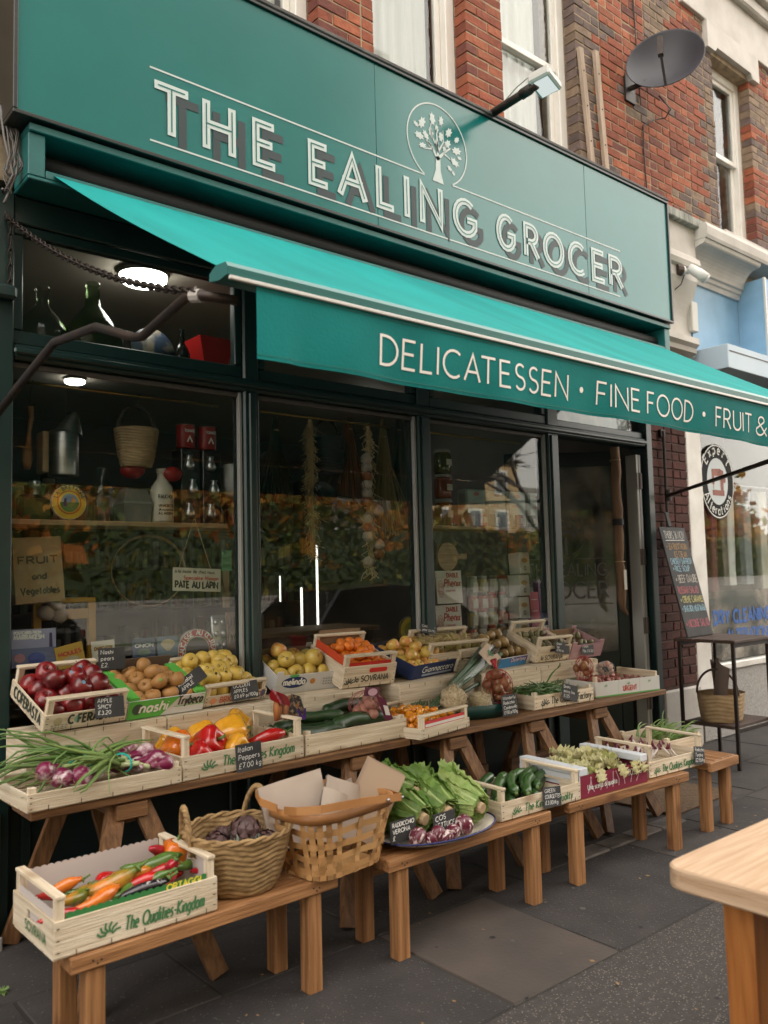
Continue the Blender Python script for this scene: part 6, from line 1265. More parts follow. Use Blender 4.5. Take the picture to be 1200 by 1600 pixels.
for k, (x, y) in enumerate(((.14, .01), (.30, .005), (.40, .008), (.46, .01))):
    m_ = MB(); leaf(m_, Matrix.Rotation(2.9+.2*k, 4, 'Z') @ Matrix.Rotation(-.9, 4, 'X'), .065, .03, .5, -.2, .6, 800+k); m_.build('leaf', [ESC, ESC], esc, (x, y, .115), smooth=True)
TAR = mat('endive_tip', (.12, .01, .03), .4); TAW = mat('endive_rib', (.66, .60, .58), .4)
tv = thing('red_endive', 'curled white ribbed red endive heads in the tagged crate', 'endive', tuple(A4.w(0, 0, 0)), (0, 0, A4.yaw))
for i in range(26):
    c = V((.08+.13*(i % 3)+r0.gauss(0, .03), .10+.10*((i//3) % 3)+r0.gauss(0, .02), .05)); a = r0.uniform(0, 6.28); d = V((cos(a), sin(a), .8)); q = [c+V((0, 0, 0)), c+d*.03, c+d*.06+V((0, 0, .01)), c+V((cos(a)*.075, sin(a)*.075, .055)), c+V((cos(a)*.06, sin(a)*.06, .085))]
    m_ = MB(); m_.tube(q[:4], [.007, .006, .005, .004], 6); m_.k = 1; m_.tube(q[2:], [.007, .010, .003], 6); m_.build('stalk', [TAW, TAR], tv, smooth=True)
# ---- baskets
STRW = mat('plaited_straw', (.36, .235, .105), .8, col2=(.20, .12, .05), scale=22, detail=6, stretch=(1, 1, 2.5), bump=.3)
sb = thing('straw_basket', 'round plaited straw basket with two rope handles holding artichokes', 'basket', tuple(gz(372, 1383, .402)), (0, 0, .3))
def woven(name, r0_, r1_, h, rows, par, m, n=64, oval=1.0):
    m_ = MB(); vs = []
    NR = rows*4
    for i in range(NR+1):
        t = i/NR; R = r0_+(r1_-r0_)*(t**.6); row = int(t*rows-1e-6)
        for k in range(n):
            a = 2*pi*k/n; ch = sin(k*pi/2+(row % 2)*pi/2+(t*rows % 1)*1.5); bump_ = .0055*abs(sin(pi*(t*rows+(k % 8)/8*(1 if (k//8) % 2 else -1))))+.001*ch; vs.append(((R+bump_)*cos(a), (R+bump_)*oval*sin(a), h*t))
    fs = [(i*n+k, i*n+(k+1) % n, (i+1)*n+(k+1) % n, (i+1)*n+k) for i in range(NR) for k in range(n)]
    vi = [(v[0]*.94, v[1]*.94, v[2]) for v in vs]; N0 = len(vs); fs += [tuple(N0+q for q in reversed(f)) for f in fs]
    m_._a(vs+vi, fs); m_._a([(r0_*cos(2*pi*k/n), r0_*oval*sin(2*pi*k/n), .002) for k in range(n)], [tuple(range(n))]); return m_.build(name, m, par, smooth=True)
woven('body', .125, .190, .20, 11, sb, STRW, 96)
m_ = MB()
for tw in (0, pi): m_.tube([((.190+.005*cos(k*1.1+tw))*cos(2*pi*k/60), (.190+.005*cos(k*1.1+tw))*sin(2*pi*k/60), .203+.006*sin(k*1.1+tw)) for k in range(61)], .007, 6, False)
m_.build('rim_rope', STRW, sb, smooth=True)
for a0 in (2.65, .35):
    m_ = MB()
    for tw in (0, 2.1, 4.2):
        pts = []
        for k in range(31):
            t = k/30; a = a0+(t-.5)*.62; pts.append(((.196+.006*cos(k*.9+tw))*cos(a), .196*sin(a), .15+.15*sin(pi*t)**.6+.006*sin(k*.9+tw)))
        m_.tube(pts, .0075, 6)
    m_.build('handle', STRW, sb, smooth=True)
ART = mat('artichoke_scale', (.055, .030, .030), .55, col2=(.10, .05, .05), scale=4); ARL = mat('artichoke_leaf', (.16, .21, .17), .7, col2=(.24, .28, .23), scale=5)
def artichoke(loc, r, lab, rot):
    t = thing('artichoke', lab, 'artichoke', loc, rot, 'artichokes in the straw basket')
    for ring in range(6):
        ph = .25+ring*.42; n = max(4, int(11*sin(ph+.25)))
        for k in range(n):
            a = 2*pi*(k+.5*(ring % 2))/n; m_ = MB(); w_ = r*.52*sin(ph+.3)+r*.12; l = r*.75
            d = V((sin(ph)*cos(a), sin(ph)*sin(a), cos(ph))); tn = V((-cos(ph)*cos(a), -cos(ph)*sin(a), sin(ph))); sd_ = V((-sin(a), cos(a), 0)); c = d*r*(1+.02*(5-ring))
            m_._a([c-sd_*w_*.45, c+sd_*w_*.45, c+sd_*w_*.42+tn*l*.5+d*r*.10, c+tn*l+d*r*.04, c-sd_*w_*.42+tn*l*.5+d*r*.10, c+tn*l*.4+d*r*.16], [(0, 1, 5), (1, 2, 5), (2, 3, 5), (3, 4, 5), (4, 0, 5)]); m_.build('scale', ART, t)
    m_ = MB(); m_.ball((0, 0, 0), r*.93, 12, 8); m_.build('core', ART, t)
bo = sb.matrix_basis.translation
artichoke((bo.x+.03, bo.y-.0, bo.z+.165), .056, 'large dark purple artichoke on top in the straw basket', (.2, .1, 0)); artichoke((bo.x-.075, bo.y+.03, bo.z+.145), .042, 'small purple artichoke at the left of the straw basket', (1, .3, 0)); artichoke((bo.x+.085, bo.y-.06, bo.z+.14), .040, 'small purple artichoke at the right front of the basket', (.9, -.6, 0)); artichoke((bo.x-.02, bo.y+.08, bo.z+.14), .042, 'purple artichoke at the back of the straw basket', (.5, .6, 1))
al = thing('artichoke_leaves', 'grey green jagged artichoke leaves tucked in the straw basket', 'leaves', (bo.x, bo.y, bo.z))
for i in range(14):
    m_ = MB(); leaf(m_, Matrix.Rotation(i*.45, 4, 'Z') @ Matrix.Rotation(.2, 4, 'X'), .10, .03, .5, -.2, .8, 900+i, 0, 0); m_.build('leaf', ARL, al, (-.02+.02*sin(i), -.05+.02*cos(i*2), .13+.002*i), smooth=True)
SPL = mat('splint_wood', (.50, .29, .12), .5, col2=(.40, .21, .08), scale=6, var=.1); SPLD = mat('splint_band', (.42, .20, .07), .45, col2=(.34, .15, .05), scale=6, var=.1)
kc = gz(520, 1352, .402); kb_ = thing('splint_basket', 'rectangular wooden splint basket with open weave holding paper bags', 'basket', (kc.x, kc.y, .402), (0, 0, .12))
def rrect(w_, d_, t):       # superellipse perimeter
    c, s = cos(t), sin(t); return (w_*abs(c)**.55*(1 if c > 0 else -1), d_*abs(s)**.55*(1 if s > 0 else -1))
def bsz(z): f = z/.25; return .175+.055*f, .125+.04*f
NS = 24
for k in range(NS):
    t = 2*pi*k/NS; m_ = MB(); vs = []
    for i in range(13):
        z = .004+.236*i/12; w_, d_ = bsz(z); o_ = .003*sin((i*1.45)+k*pi); x, y = rrect(w_+o_, d_+o_, t); x2, y2 = rrect(w_+o_, d_+o_, t+.01); tx, ty = x2-x, y2-y; l = hypot(tx, ty) or 1; tx, ty = tx/l*.0115, ty/l*.0115; vs += [(x-tx, y-ty, z), (x+tx, y+ty, z)]
    m_._a(vs, [(2*i, 2*i+1, 2*i+3, 2*i+2) for i in range(12)]); m_.build('upright_splint', SPL, kb_)
for j, z in enumerate((.022, .070, .118, .166)):
    m_ = MB(); vs = []; n = 120
    for k in range(n+1):
        t = 2*pi*k/n; w_, d_ = bsz(z); w2, d2 = bsz(z+.024); o_ = .0045*cos(k/n*NS*pi+j*pi); x, y = rrect(w_+o_, d_+o_, t); x2, y2 = rrect(w2+o_, d2+o_, t); vs += [(x, y, z), (x2, y2, z+.024)]
    m_._a(vs, [(2*k, 2*k+2, 2*k+3, 2*k+1) for k in range(n)]); m_.build('woven_splint', SPL, kb_)
m_ = MB(); vs = []; n = 120
for k in range(n+1):
    t = 2*pi*k/n; w_, d_ = bsz(.235); x, y = rrect(w_+.006, d_+.006, t); x3, y3 = rrect(w_-.008, d_-.008, t); vs += [(x, y, .215), (x*1.01, y*1.01, .25), (x3, y3, .25), (x3, y3, .218)]
m_._a(vs, [(4*k+a, 4*k+4+a, 4*k+4+(a+1) % 4, 4*k+(a+1) % 4) for k in range(n) for a in range(4)]); m_.build('rim_hoop', SPLD, kb_, smooth=True)
for s_, dz in ((-1, -.0), (1, .0)):          # the two handles folded down along the long sides
    pts = [(-.25, s_*.02, .262), (-.262, s_*.10, .275), (-.22, s_*.178, .285), (0, s_*.192, .272), (.19, s_*.182, .245), (.245, s_*.10, .228), (.245, s_*.02, .235)]
    m_ = MB(); vs = []
    for p in pts: vs += [(p[0], p[1], p[2]-.014), (p[0], p[1], p[2]+.014), (p[0]*1.012, p[1]*1.03, p[2]+.014), (p[0]*1.012, p[1]*1.03, p[2]-.014)]
    m_._a(vs, [(4*k+a, 4*k+4+a, 4*k+4+(a+1) % 4, 4*k+(a+1) % 4) for k in range(len(pts)-1) for a in range(4)]); m_.build('folded_handle', SPLD, kb_)
m_ = MB(); m_.ball((.11, -.196, .252), .007, 8, 5); m_.build('rivet', M['steel'], kb_); m_ = MB(); m_.ball((.20, -.184, .242), .007, 8, 5); m_.build('rivet', M['steel'], kb_)
m_ = MB(); m_.poly([(*rrect(.17, .12, 2*pi*k/40), .003) for k in range(40)]); m_.build('basket_base', SPL, kb_)
PAP = mat('paper_bag', (.46, .39, .33), .85, col2=(.40, .33, .28), scale=4, bump=.3, bscale=9)
for i, (x, y, rx, rz, w_, h_, lab) in enumerate(((-.10, .05, .25, .3, .28, .24, 'back paper bag leaning left in the splint basket'), (.03, .0, .2, .85, .20, .21, 'pointed paper bag corner in the middle of the splint basket'), (-.05, -.03, .1, .85, .15, .19, 'small paper bag corner showing at the left of the splint basket'), (.12, .04, .1, .25, .20, .17, 'low paper bag at the back right of the splint basket'))):
    m_ = MB(); r0 = random.Random(i); m_.grid(8, 8, lambda u, v: ((u-.5)*w_, .012*sin(u*5+i)*v, v*h_)); m_.grid(8, 8, lambda u, v: ((u-.5)*w_, .008+.012*sin(u*5+i)*v+.02*sin(pi*v)*sin(pi*u), v*h_*.985))
    p = kb_.matrix_basis @ V((x, y, .10)); tag(m_.build('paper_bag', PAP, None, tuple(p), (-rx, rz-.4, .1*i), True), lab, 'paper bag', 'paper bags in the splint basket')
for i in range(4):
    m_ = MB(); m_.grid(6, 8, lambda u, v: ((u-.5)*.16, .01*v, v*.30)); p = kb_.matrix_basis @ V((.15+.008*i, .02+.014*i, .06)); tag(m_.build('paper_bag', mat('brown_paper_%d' % i, (.36-.02*i, .26-.015*i, .18-.01*i), .85), None, tuple(p), (-.15-.03*i, .42, -1.0+.02*i), True), 'brown paper bag of the sheaf standing at the right of the splint basket', 'paper bag', 'sheaf of brown paper bags')
# wicker basket on the iron table shelf
WIC = mat('pale_wicker', (.40, .28, .15), .7, col2=(.30, .20, .10), scale=12, bump=.3)
wb = thing('wicker_basket', 'pale wicker basket with dark hoop handle on the iron table shelf', 'basket', (6.17, -.47, .327), (0, 0, .1)); woven('body', .17, .205, .21, 7, wb, WIC, 44, .8)
m_ = MB(); m_.tube([(-.06+.0*k, .14*cos(pi*k/16)*1.15, .20+.19*sin(pi*k/16)) for k in range(17)], .009, 8, False); m_.build('hoop_handle', M['dark_wood'][0], wb, smooth=True)
for i, (x, y, rz, ry) in enumerate(((.04, .0, .5, .25), (.09, .03, .6, .4), (.0, .04, .4, .1), (-.06, .0, 1.2, -.3))):
    m_ = MB(); m_.grid(6, 6, lambda u, v: ((u-.5)*.16, .012*sin(u*4), v*.34)); tag(m_.build('dark_paper_bag', mat('dark_paper_%d' % i, (.20, .15, .12), .85), None, (6.20+x, -.47+y, .44), (-.1, ry, rz), True), 'dark brown paper bag stuck upright in the wicker basket', 'paper bag', 'paper bags in the wicker basket')
# ---- leeks, celeriac, nets, tray
LEK = mat('leek_leaf', (.035, .075, .035), .45, col2=(.07, .13, .06), scale=3, stretch=(3, 3, .5)); FILM = glassmat('clear_film', (.93, .95, .93), .08, 1.45, dirt_veil=.05)
l0 = gy(672, 1108, -.50); l1 = gy(765, 1022, -.22); lk = thing('leek_bundle', 'bundle of dark green leeks in clear film leaning across the back row', 'leeks', tuple(l0)); r0 = random.Random(71); d = l1-l0
for k in range(9):
    o_ = V((r0.gauss(0, .022), 0, r0.gauss(0, .018))); m_ = MB(); m_.tube([o_*.3, d*.3+o_*.8, d*.6+o_*1.2, d*.95+o_*2.0], [.004, .010, .012, .014], 7); m_.build('leek_leaf', LEK, lk, smooth=True)
m_ = MB(); m_.tube([V((0, 0, 0)), d*.15, d*.4, d*.75, d*1.0], [.006, .022, .045, .058, .07], 14); m_.build('film_sleeve', FILM, lk, smooth=True)
sl_ = MB(); c_ = d*.93; nrm = V((-.3, -.85, .45)).normalized(); a_ = d.normalized(); b_ = nrm.cross(a_).normalized(); o2 = c_+nrm*.068
sl_.poly([o2+b_*.05-a_*.10, o2-b_*.05-a_*.10, o2-b_*.062+a_*.06, o2+b_*.062+a_*.06]); sl_.build('paper_label', flat((.45, .33, .22)), lk); g_ = MB(); g_.poly([o2+nrm*.002+b_*.024*cos(t)+a_*.024*sin(t) for t in [2*pi*k/16 for k in range(16)]]); g_.build('round_logo', flat((.08, .20, .07)), lk)
CEL = mat('celeriac_skin', (.52, .44, .30), .8, col2=(.36, .28, .16), scale=5, bump=.6, bscale=9, detail=8)
for i, (px, py, r, lab) in enumerate(((708, 1092, .070, 'knobbly cream celeriac left of the oval tray'), (750, 1098, .066, 'hairy celeriac root lying on the left of the oval tray'))):
    m_ = MB(); m_.ball((0, 0, 0), 1, 20, 14); m_.v = [tuple(V(p)*(1+.22*mn.noise(V(p)*2.2+V((i*7, 0, 0)))+.1*mn.noise(V(p)*6))) for p in m_.v]; r0 = random.Random(i)
    m_.k = 1
    for k in range(60):
        q = V((r0.gauss(0, 1), r0.gauss(0, 1)-.5, r0.gauss(.6, 1))).normalized(); m_.tube([q*.95, q*1.15+V((r0.gauss(0, .1), 0, r0.gauss(0, .1))), q*1.3+V((r0.gauss(0, .2), 0, r0.gauss(0, .2)))], [.03, .022, .008], 4, False)
    p = gy(px, py, -.52); o = m_.build('celeriac', [CEL, ROOT], None, (p.x, p.y, max(p.z, ZB+r)), (0, 0, i), True); o.scale = (r, r, r); tag(o, lab, 'celeriac')
tc_ = gz(778, 1120, ZB); ty = thing('oval_tray', 'dark green oval tray of roots on the plank table', 'tray', (tc_.x, tc_.y+.12, ZB+.0)); m_ = MB(); NP = 36; pf = [(.01, .003), (.86, .003), (1, .075), (1.02, .075), (.88, -.0), (.01, 0)]
m_._a([(r*.24*cos(2*pi*k/NP), r*.15*sin(2*pi*k/NP), z+.0005) for r, z in pf for k in range(NP)], [(i*NP+k, i*NP+(k+1) % NP, (i+1)*NP+(k+1) % NP, (i+1)*NP+k) for i in range(len(pf)-1) for k in range(NP)]); m_.build('bowl', flat((.008, .045, .040), .35), ty, smooth=True)
NET = flat((.35, .02, .03), .5)
def netbag(lab, c, r, n, item, seed, netm, spread=(1, .8, 1), neck=None, name='net_bag', cat='net bag'):
    t = thing(name, lab, cat, tuple(c)); r0 = random.Random(seed); pts = []
    for k in range(n):
        p = V((r0.gauss(0, .5)*spread[0], r0.gauss(0, .5)*spread[1], r0.gauss(0, .5)*spread[2])); p = p.normalized()*min(p.length, .78)*r; m_ = MB(); s = r*r0.uniform(.28, .36); m_.ball(p, s, 10, 7, (1, 1, r0.uniform(.85, 1.25))); m_.build(item[0], item[1], t, smooth=True)
    m_ = MB()
    for k in range(14):
        a = 2*pi*k/14
        for sg_ in (1, -1): m_.tube([V((spread[0]*r*1.06*sin(ph)*cos(a+sg_*ph*.6), spread[1]*r*1.06*sin(ph)*sin(a+sg_*ph*.6), -spread[2]*r*1.06*cos(ph))) for ph in [pi*i/12 for i in range(13)]], .0011, 3, False)
    m_.build('netting', netm, t, kind='stuff')
    if neck: m_ = MB(); m_.tube([V((0, 0, r*.9*spread[2])), V(neck)*.5+V((0, 0, r*.9)), V(neck)+V((0, 0, r))], [.016, .008, .022], 7); m_.build('twisted_neck', netm, t, smooth=True)
    return t
ONB = mat('small_onion_skin', (.28, .13, .055), .4, col2=(.20, .085, .035), scale=3, var=.3); POT = mat('pink_potato_skin', (.36, .17, .13), .6, col2=(.30, .13, .09), scale=4, var=.2); SWE = mat('orange_root_skin', (.46, .17, .05), .6, col2=(.36, .12, .04), scale=4, var=.2)
p = gy(778, 1072, -.50); netbag('net of small brown onions with red neck above the oval tray', p, .092, 20, ('onion', ONB), 1, NET, neck=(-.03, 0, .06))
p = gy(572, 1100, -.52); nb2 = netbag('net of pink potatoes with a printed maroon label', p, .082, 16, ('potato', POT), 2, flat((.32, .10, .10)), (1.15, .8, .8))
m_ = MB(); m_.poly([(-.075, -.075, .055), (.02, -.078, .040), (.03, -.072, .085), (-.06, -.070, .095)]); m_.build('label', flat((.10, .012, .035)), nb2); m_ = MB(); m_.poly([(.0, -.082, .045), (.045, -.088, .035), (.10, -.09, -.075), (.055, -.086, -.085)]); m_.build('label', flat((.10, .012, .035)), nb2)
m_ = MB(); m_.poly([(-.02+.03*cos(t), -.0795, .068+.018*sin(t)) for t in [2*pi*k/16 for k in range(16)]]); m_.build('label_print', flat((.5, .3, .36)), nb2); m_ = MB(); m_.poly([(.035, -.0905, .0), (.065, -.0905, -.008), (.08, -.0915, -.055), (.05, -.0915, -.05)]); m_.build('label_print', flat((.6, .55, .52)), nb2)
p = gy(440, 1105, -.53); cb3 = thing('root_bag', 'plastic bag of orange roots with red top at the end of the pepper crate', 'bag', tuple(p)); r0 = random.Random(3)
for k in range(7):
    m_ = MB(); x = -.05+.017*k; m_.tube([(x, -.03+.01*(k % 3), -.05), (x, -.035+.01*(k % 3), 0), (x+.004, -.03+.012*(k % 2), .05)], [.010, .017, .012], 9); m_.build('root', SWE, cb3, smooth=True)
m_ = MB(); m_.grid(10, 8, lambda u, v: (-.085+.17*u+.03*v*(u-.5), -.05+.012*sin(u*9), -.055+.15*v+.01*sin(u*7))); m_.build('film', FILM, cb3, smooth=True); m_ = MB(); m_.grid(8, 4, lambda u, v: (-.09+.10*u, -.048+.01*sin(u*9+v*5), .05+.05*v-.05*u)); m_.build('red_print', flat((.30, .012, .02), .35), cb3, smooth=True); m_ = MB(); m_.grid(8, 4, lambda u, v: (.01+.07*u, -.054+.01*sin(u*9+v*5), -.02+.09*v-.03*u)); m_.build('dark_print', mat('bag_print', (.03, .025, .03), .3, col2=(.35, .25, .15), scale=60, ramp=(.5, .62)), cb3, smooth=True); m_ = MB(); m_.grid(6, 3, lambda u, v: (.05+.05*u, -.052, -.06+.05*v)); m_.build('purple_print', flat((.06, .02, .16), .35), cb3)
SHA = mat('shallot_skin', (.30, .09, .08), .5, col2=(.45, .22, .17), scale=3, var=.25)
q = MB(); q.lathe([(.02, -1), (.5, -.8), (.8, -.2), (.75, .4), (.4, 1), (.15, 1.5), (.03, 1.9)], 12); shm = mesh_of(q, 'shallot', [SHA])
fill(B7, [shm], .017, 'shallot', 'pink shallot loose in the white printed carton', 'shallot', 'shallots', 12, 6, .03, layers=2, seed=33, upright=1.3, crown=.03, jit=.9, skip=.4)
p = B7.w(.10, .2, .16); netbag('net of brown onions standing in the white printed carton', p, .07, 10, ('onion', ONB), 5, NET, (.9, .8, 1.1)); p = B7.w(.27, .18, .15); netbag('silvery net of garlic heads leaning over the shallots', p, .055, 8, ('garlic', mat('garlic_skin', (.55, .42, .36), .6, col2=(.45, .25, .2), scale=3)), 6, flat((.3, .3, .3)), (1.4, .8, .8))
# crate with a dark object under the doorway end, coir mat, greenery
CD = crate('wooden crate standing on the ground under the doorway end of the plank', (4.72, -.52), (5.12, -.55), .005, .34, .16, .26, 'front', world=True)
m_ = MB(); m_.ball((.17, .17, .20), .10, 14, 9, (1.3, 1, .6)); tag(m_.build('blue_bundle', mat('blue_grey_cloth', (.06, .07, .085), .8), None, tuple(CD.root.location), smooth=True), 'dark blue grey bundle lying in the ground crate', 'bundle')
mt = MB(); a = gz(1016, 1250, .008); mt.bbox((0, 0, .0), (.75, .42, .014), .004); tag(mt.build('door_mat', mat('coir', (.14, .085, .045), .95, col2=(.09, .055, .03), scale=40, bump=.8, bscale=90), None, (4.62, -.98, .0085), (0, 0, .03)), 'brown coir mat on the pavement before the door', 'mat')
# ================================================================== price slates
def price(lab, loc, w_, h_, roll, lines, lean=.15, yaw=0, sw=.0021):
    t = thing('price_slate', lab, 'price tag', tuple(loc), (-lean, roll, yaw), 'chalked price slates')
    MB().bbox((-w_/2, 0, -h_/2), (w_/2, .003, h_/2), .0015).build('card', M['slate'], t)
    n = len(lines); hh = h_/(n+.5)
    for i, s in enumerate(lines):
        m_ = MB(); text(m_, s, -w_/2*.82, h_/2-hh*(i+.95), hh*.62, sw, jit=.06, slant=.12, off=-.001, width=min(w_*.84, textw(s, hh*.62)*1.15)); m_.build('chalk_writing', M['chalk'], t)
price('slate reading apple over the rail of the dark red apples', C1.w(.265, -.014, .088), .125, .085, .03, ['APPLE', 'SPICY', '£3.20'], .25)
price('slate reading nashi pears at the back of the green carton', C2.w(.05, .30, .15), .125, .10, 0, ['Nashi', 'pears', '£2.'], .1)
price('slate reading kissabel apple slanted on the green carton', C2.w(.325, .055, .125), .15, .065, -.55, ['Kissabel', 'APPLE'], .35)
price('slate reading golden apples on the tilted crate', C3.w(.22, -.012, .068), .15, .085, -.05, ['GOLDEN', 'APPLES', '£0.69 p/100g'], .2)
price('slate reading italian peppers on the pepper crate', B2.w(.305, -.007, .052), .125, .115, -.03, ['Italian', 'Peppers', '£7.00 kg'], .06)
price('slate reading conference pear behind the pears on straw', C7.w(.14, .20, .12), .14, .06, .2, ['Conference', 'pear £4.90'], .3)
price('small slate standing before the white boxes in the back row', C8.w(.10, .33, .13), .10, .05, 0, ['Comice', 'pears'], .1)
price('tall slate reading wonderful radicchio on the oval tray', (tc_.x+.04, tc_.y-.055, ZB+.065), .125, .115, 0, ['Wonderful', 'Radicchio', 'Cardoncello', '£1.50 p/100g'], .12)
price('slate hanging on the fig crate by the door', C10.w(.22, -.01, .10), .15, .075, .15, ['Green', 'figs', '£1.90 kg'], .1)
price('slate hanging on the faded pink carton', C11.w(.17, -.01, .07), .14, .075, .1, ['Italian', 'figs £4.00'], .1)
price('slate reading beans on the green bean crate', B6.w(.30, -.01, .075), .15, .095, .25, ['Beans', 'extra fine', '£1.25'], .12)
price('slate reading green courgettes on the courgette crate', A2.w(.33, -.008, .055), .13, .09, .1, ['GREEN', 'COURGETTES', '£3.00/kg.'], .12)
price('slate reading radicchio on the red endive crate', A4.w(.44, -.012, .062), .11, .095, .15, ['Radicchio', 'Tardivo', '£2.50/kg'], .1)
price('slate reading radicchio verona at the left of the plate', (pc.x-.245, pc.y-.065, PZ+.085), .135, .085, -.03, ['RADDICCHIO', 'VERONA', '£'], .05, sw=.0032)
price('slate reading cos lettuce among the radicchio on the plate', (pc.x-.045, pc.y-.095, PZ+.085), .125, .075, -.02, ['COS', 'LETTUCE'], .05, sw=.0032)

# ================================================================== window display
def size(px, py, Y, n): return (gy(px+n, py, Y)-gy(px, py, Y)).length
def onshelf(px, py, Y): return gy(px, py, Y)
def lathe_thing(name, lab, cat, loc, prof, m, n=20, grp=None, smooth=True, wob=None):
    m_ = MB(); m_.lathe(prof, n, wob); return tag(m_.build(name, m, None, tuple(loc), None, smooth), lab, cat, grp)
GL = glassmat('bottle_glass', (.80, .86, .80), .0, 1.5); GLG = glassmat('green_bottle_glass', (.62, .78, .52), .0, 1.5); DKB = flat((.012, .010, .009), .12); CRE = flat((.50, .46, .38), .35); RED = flat((.28, .015, .012), .4)
for nm, a, b, m in (('display_shelf', (1.10, .14, 2.568), (2.25, .44, 2.588), M['shelf_wood'][0]), ('display_shelf', (1.10, .20, 1.775), (2.27, .46, 1.80), M['shelf_wood'][0]), ('display_shelf', (3.63, .20, 1.80), (4.80, .46, 1.824), M['shelf_wood'][0])):
    o = MB().bbox(a, b, .003).build(nm, m); tag(o, {2.568: 'wooden shelf behind the top left window light', 1.775: 'wooden shelf across the first display window', 1.80: 'wooden shelf across the third display window'}[a[2]], 'shelf')
dk = bx('window_deck', (1.10, .13, .66), (4.78, .75, .70), M['shelf_wood'][0]); tag(dk, 'wooden deck inside the display windows', 'deck')
Zs = 2.589
p = gy(66, 520, .28); lathe_thing('demijohn', 'clear glass demijohn in the corner of the top left light', 'bottle', (p.x, .28, Zs), [(.001, .0), (.11, .0), (.135, .05), (.13, .13), (.085, .20), (.035, .255), (.028, .33), (.036, .335), (.034, .35)], GL)
p = gy(145, 530, .28); lathe_thing('demijohn', 'green glass demijohn beside the ceiling lamp', 'bottle', (p.x, .28, Zs), [(.001, .0), (.13, .0), (.165, .06), (.155, .15), (.10, .23), (.042, .30), (.030, .40), (.037, .405), (.035, .425)], GLG)
p = gy(236, 545, .26); m_ = MB(); m_.lathe([(.001, -.006), (.105, -.006), (.12, .0), (.12, .006), (.001, .008)], 32); o = m_.build('round_tin_plate', [mat('printed_blue_tin', (.05, .08, .14), .4, col2=(.32, .28, .22), scale=14, ramp=(.5, .6))], None, (p.x, .24, Zs+.12), (radians(80), 0, 0), True); tag(o, 'round printed blue tin lid behind the awning arm', 'tin')
p = gy(284, 550, .24); lathe_thing('dark_bottle', 'tall dark glass bottle in the top left light', 'bottle', (p.x, .24, Zs), [(.001, 0), (.042, 0), (.045, .02), (.045, .12), (.03, .16), (.016, .18), (.014, .25), (.017, .255), (.001, .26)], DKB)
p = gy(330, 555, .26); m_ = MB(); m_._a([(-.05, -.05, 0), (.05, -.05, 0), (.05, .05, 0), (-.05, .05, 0), (-.11, -.09, .22), (.11, -.09, .22), (.11, .09, .22), (-.11, .09, .22)], [(0, 1, 5, 4), (1, 2, 6, 5), (2, 3, 7, 6), (3, 0, 4, 7), (3, 2, 1, 0), (4, 5, 6, 7)]); m_.k = 1; m_.tube([(.05, -.06, .02), (.11, -.07, .0), (.15, -.06, .03)], .014, 8); tag(m_.build('red_hopper', [flat((.40, .012, .012), .45), M['steel']], None, (p.x, .27, Zs+.01)), 'red hopper of a kitchen mill in the top left light', 'mill')
# brass rails with hanging things
for i, (a, b) in enumerate(PX[:3]):
    m_ = MB(); m_.tube([(a+.02, .25, 2.455), (b-.02, .25, 2.455)], .008, 8); o = m_.build('hanging_rail', M['brass'], None, None, None, True); tag(o, ('brass rail across the top of the first window', 'brass rail across the top of the second window', 'brass rail across the top of the third window')[i], 'rail')
def hook(x, l, y=.25, lab=None):
    m_ = MB(); m_.tube([(0, 0, .012), (.008, 0, .006), (.004, 0, -.006), (-.006, 0, -l*.5), (-.01, 0, -l), (.004, 0, -l-.014), (.014, 0, -l)], .0022, 5, False); tag(m_.build('wire_hook', M['iron'], None, (x, y, 2.455)), lab, 'hook', 'wire hooks on the rails')
p = gy(46, 640, .25); hook(p.x+.01, .10, lab='wire hook holding the wooden spoon'); m_ = MB(); m_.tube([(0, 0, 0), (.004, 0, -.05), (-.006, 0, -.13), (-.012, 0, -.22)], [.016, .012, .010, .022], 8); m_.tube([(-.012, 0, -.20), (-.016, 0, -.26), (-.014, 0, -.30)], [.02, .026, .016], 10); tag(m_.build('wooden_spoon', M['pine'][2], None, (p.x+.005, .25, 2.34), None, True), 'pale wooden scoop hanging at the left of the first window', 'spoon')
p = gy(99, 740, .30); hook(p.x, .12, lab='wire hook holding the steel smoker')
sk = thing('steel_smoker', 'brushed steel beekeeping smoker hanging in the first window', 'smoker', (p.x, .30, 2.02)); m_ = MB(); m_.lathe([(.001, 0), (.07, 0), (.072, .01), (.072, .21), (.062, .225), (.001, .226)], 24); m_.build('can', M['steel'], sk, smooth=True); m_ = MB(); m_.lathe([(.065, .226), (.06, .245), (.02, .33), (.014, .335)], 20); o = m_.build('spout', M['steel'], sk, smooth=True); o.rotation_euler = (0, .25, 0); o.location = (-.03, 0, .0); bx('bellows', (-.115, -.05, .01), (-.085, .05, .21), M['shelf_wood'][2], sk, .004)
p = gy(213, 690, .28); hook(p.x, .06, lab='wire hook holding the wicker bucket'); wk = thing('wicker_bucket', 'tapered wicker bucket basket hanging in the first window', 'basket', (p.x, .28, 2.085)); woven('body', .07, .11, .20, 14, wk, WIC, 44); m_ = MB(); m_.tube([(.10*cos(pi*k/14), 0, .19+.13*sin(pi*k/14)) for k in range(15)], .010, 8, False); m_.build('loop_handle', M['dark_wood'][0], wk, smooth=True)
m_ = MB(); m_.ball((0, 0, 0), .055, 14, 9, (1.2, 1, .8)); p = gy(207, 735, .3); tag(m_.build('red_cloth', RED, None, tuple(p), None, True), 'dark red knitted ball under the wicker bucket', 'cloth')
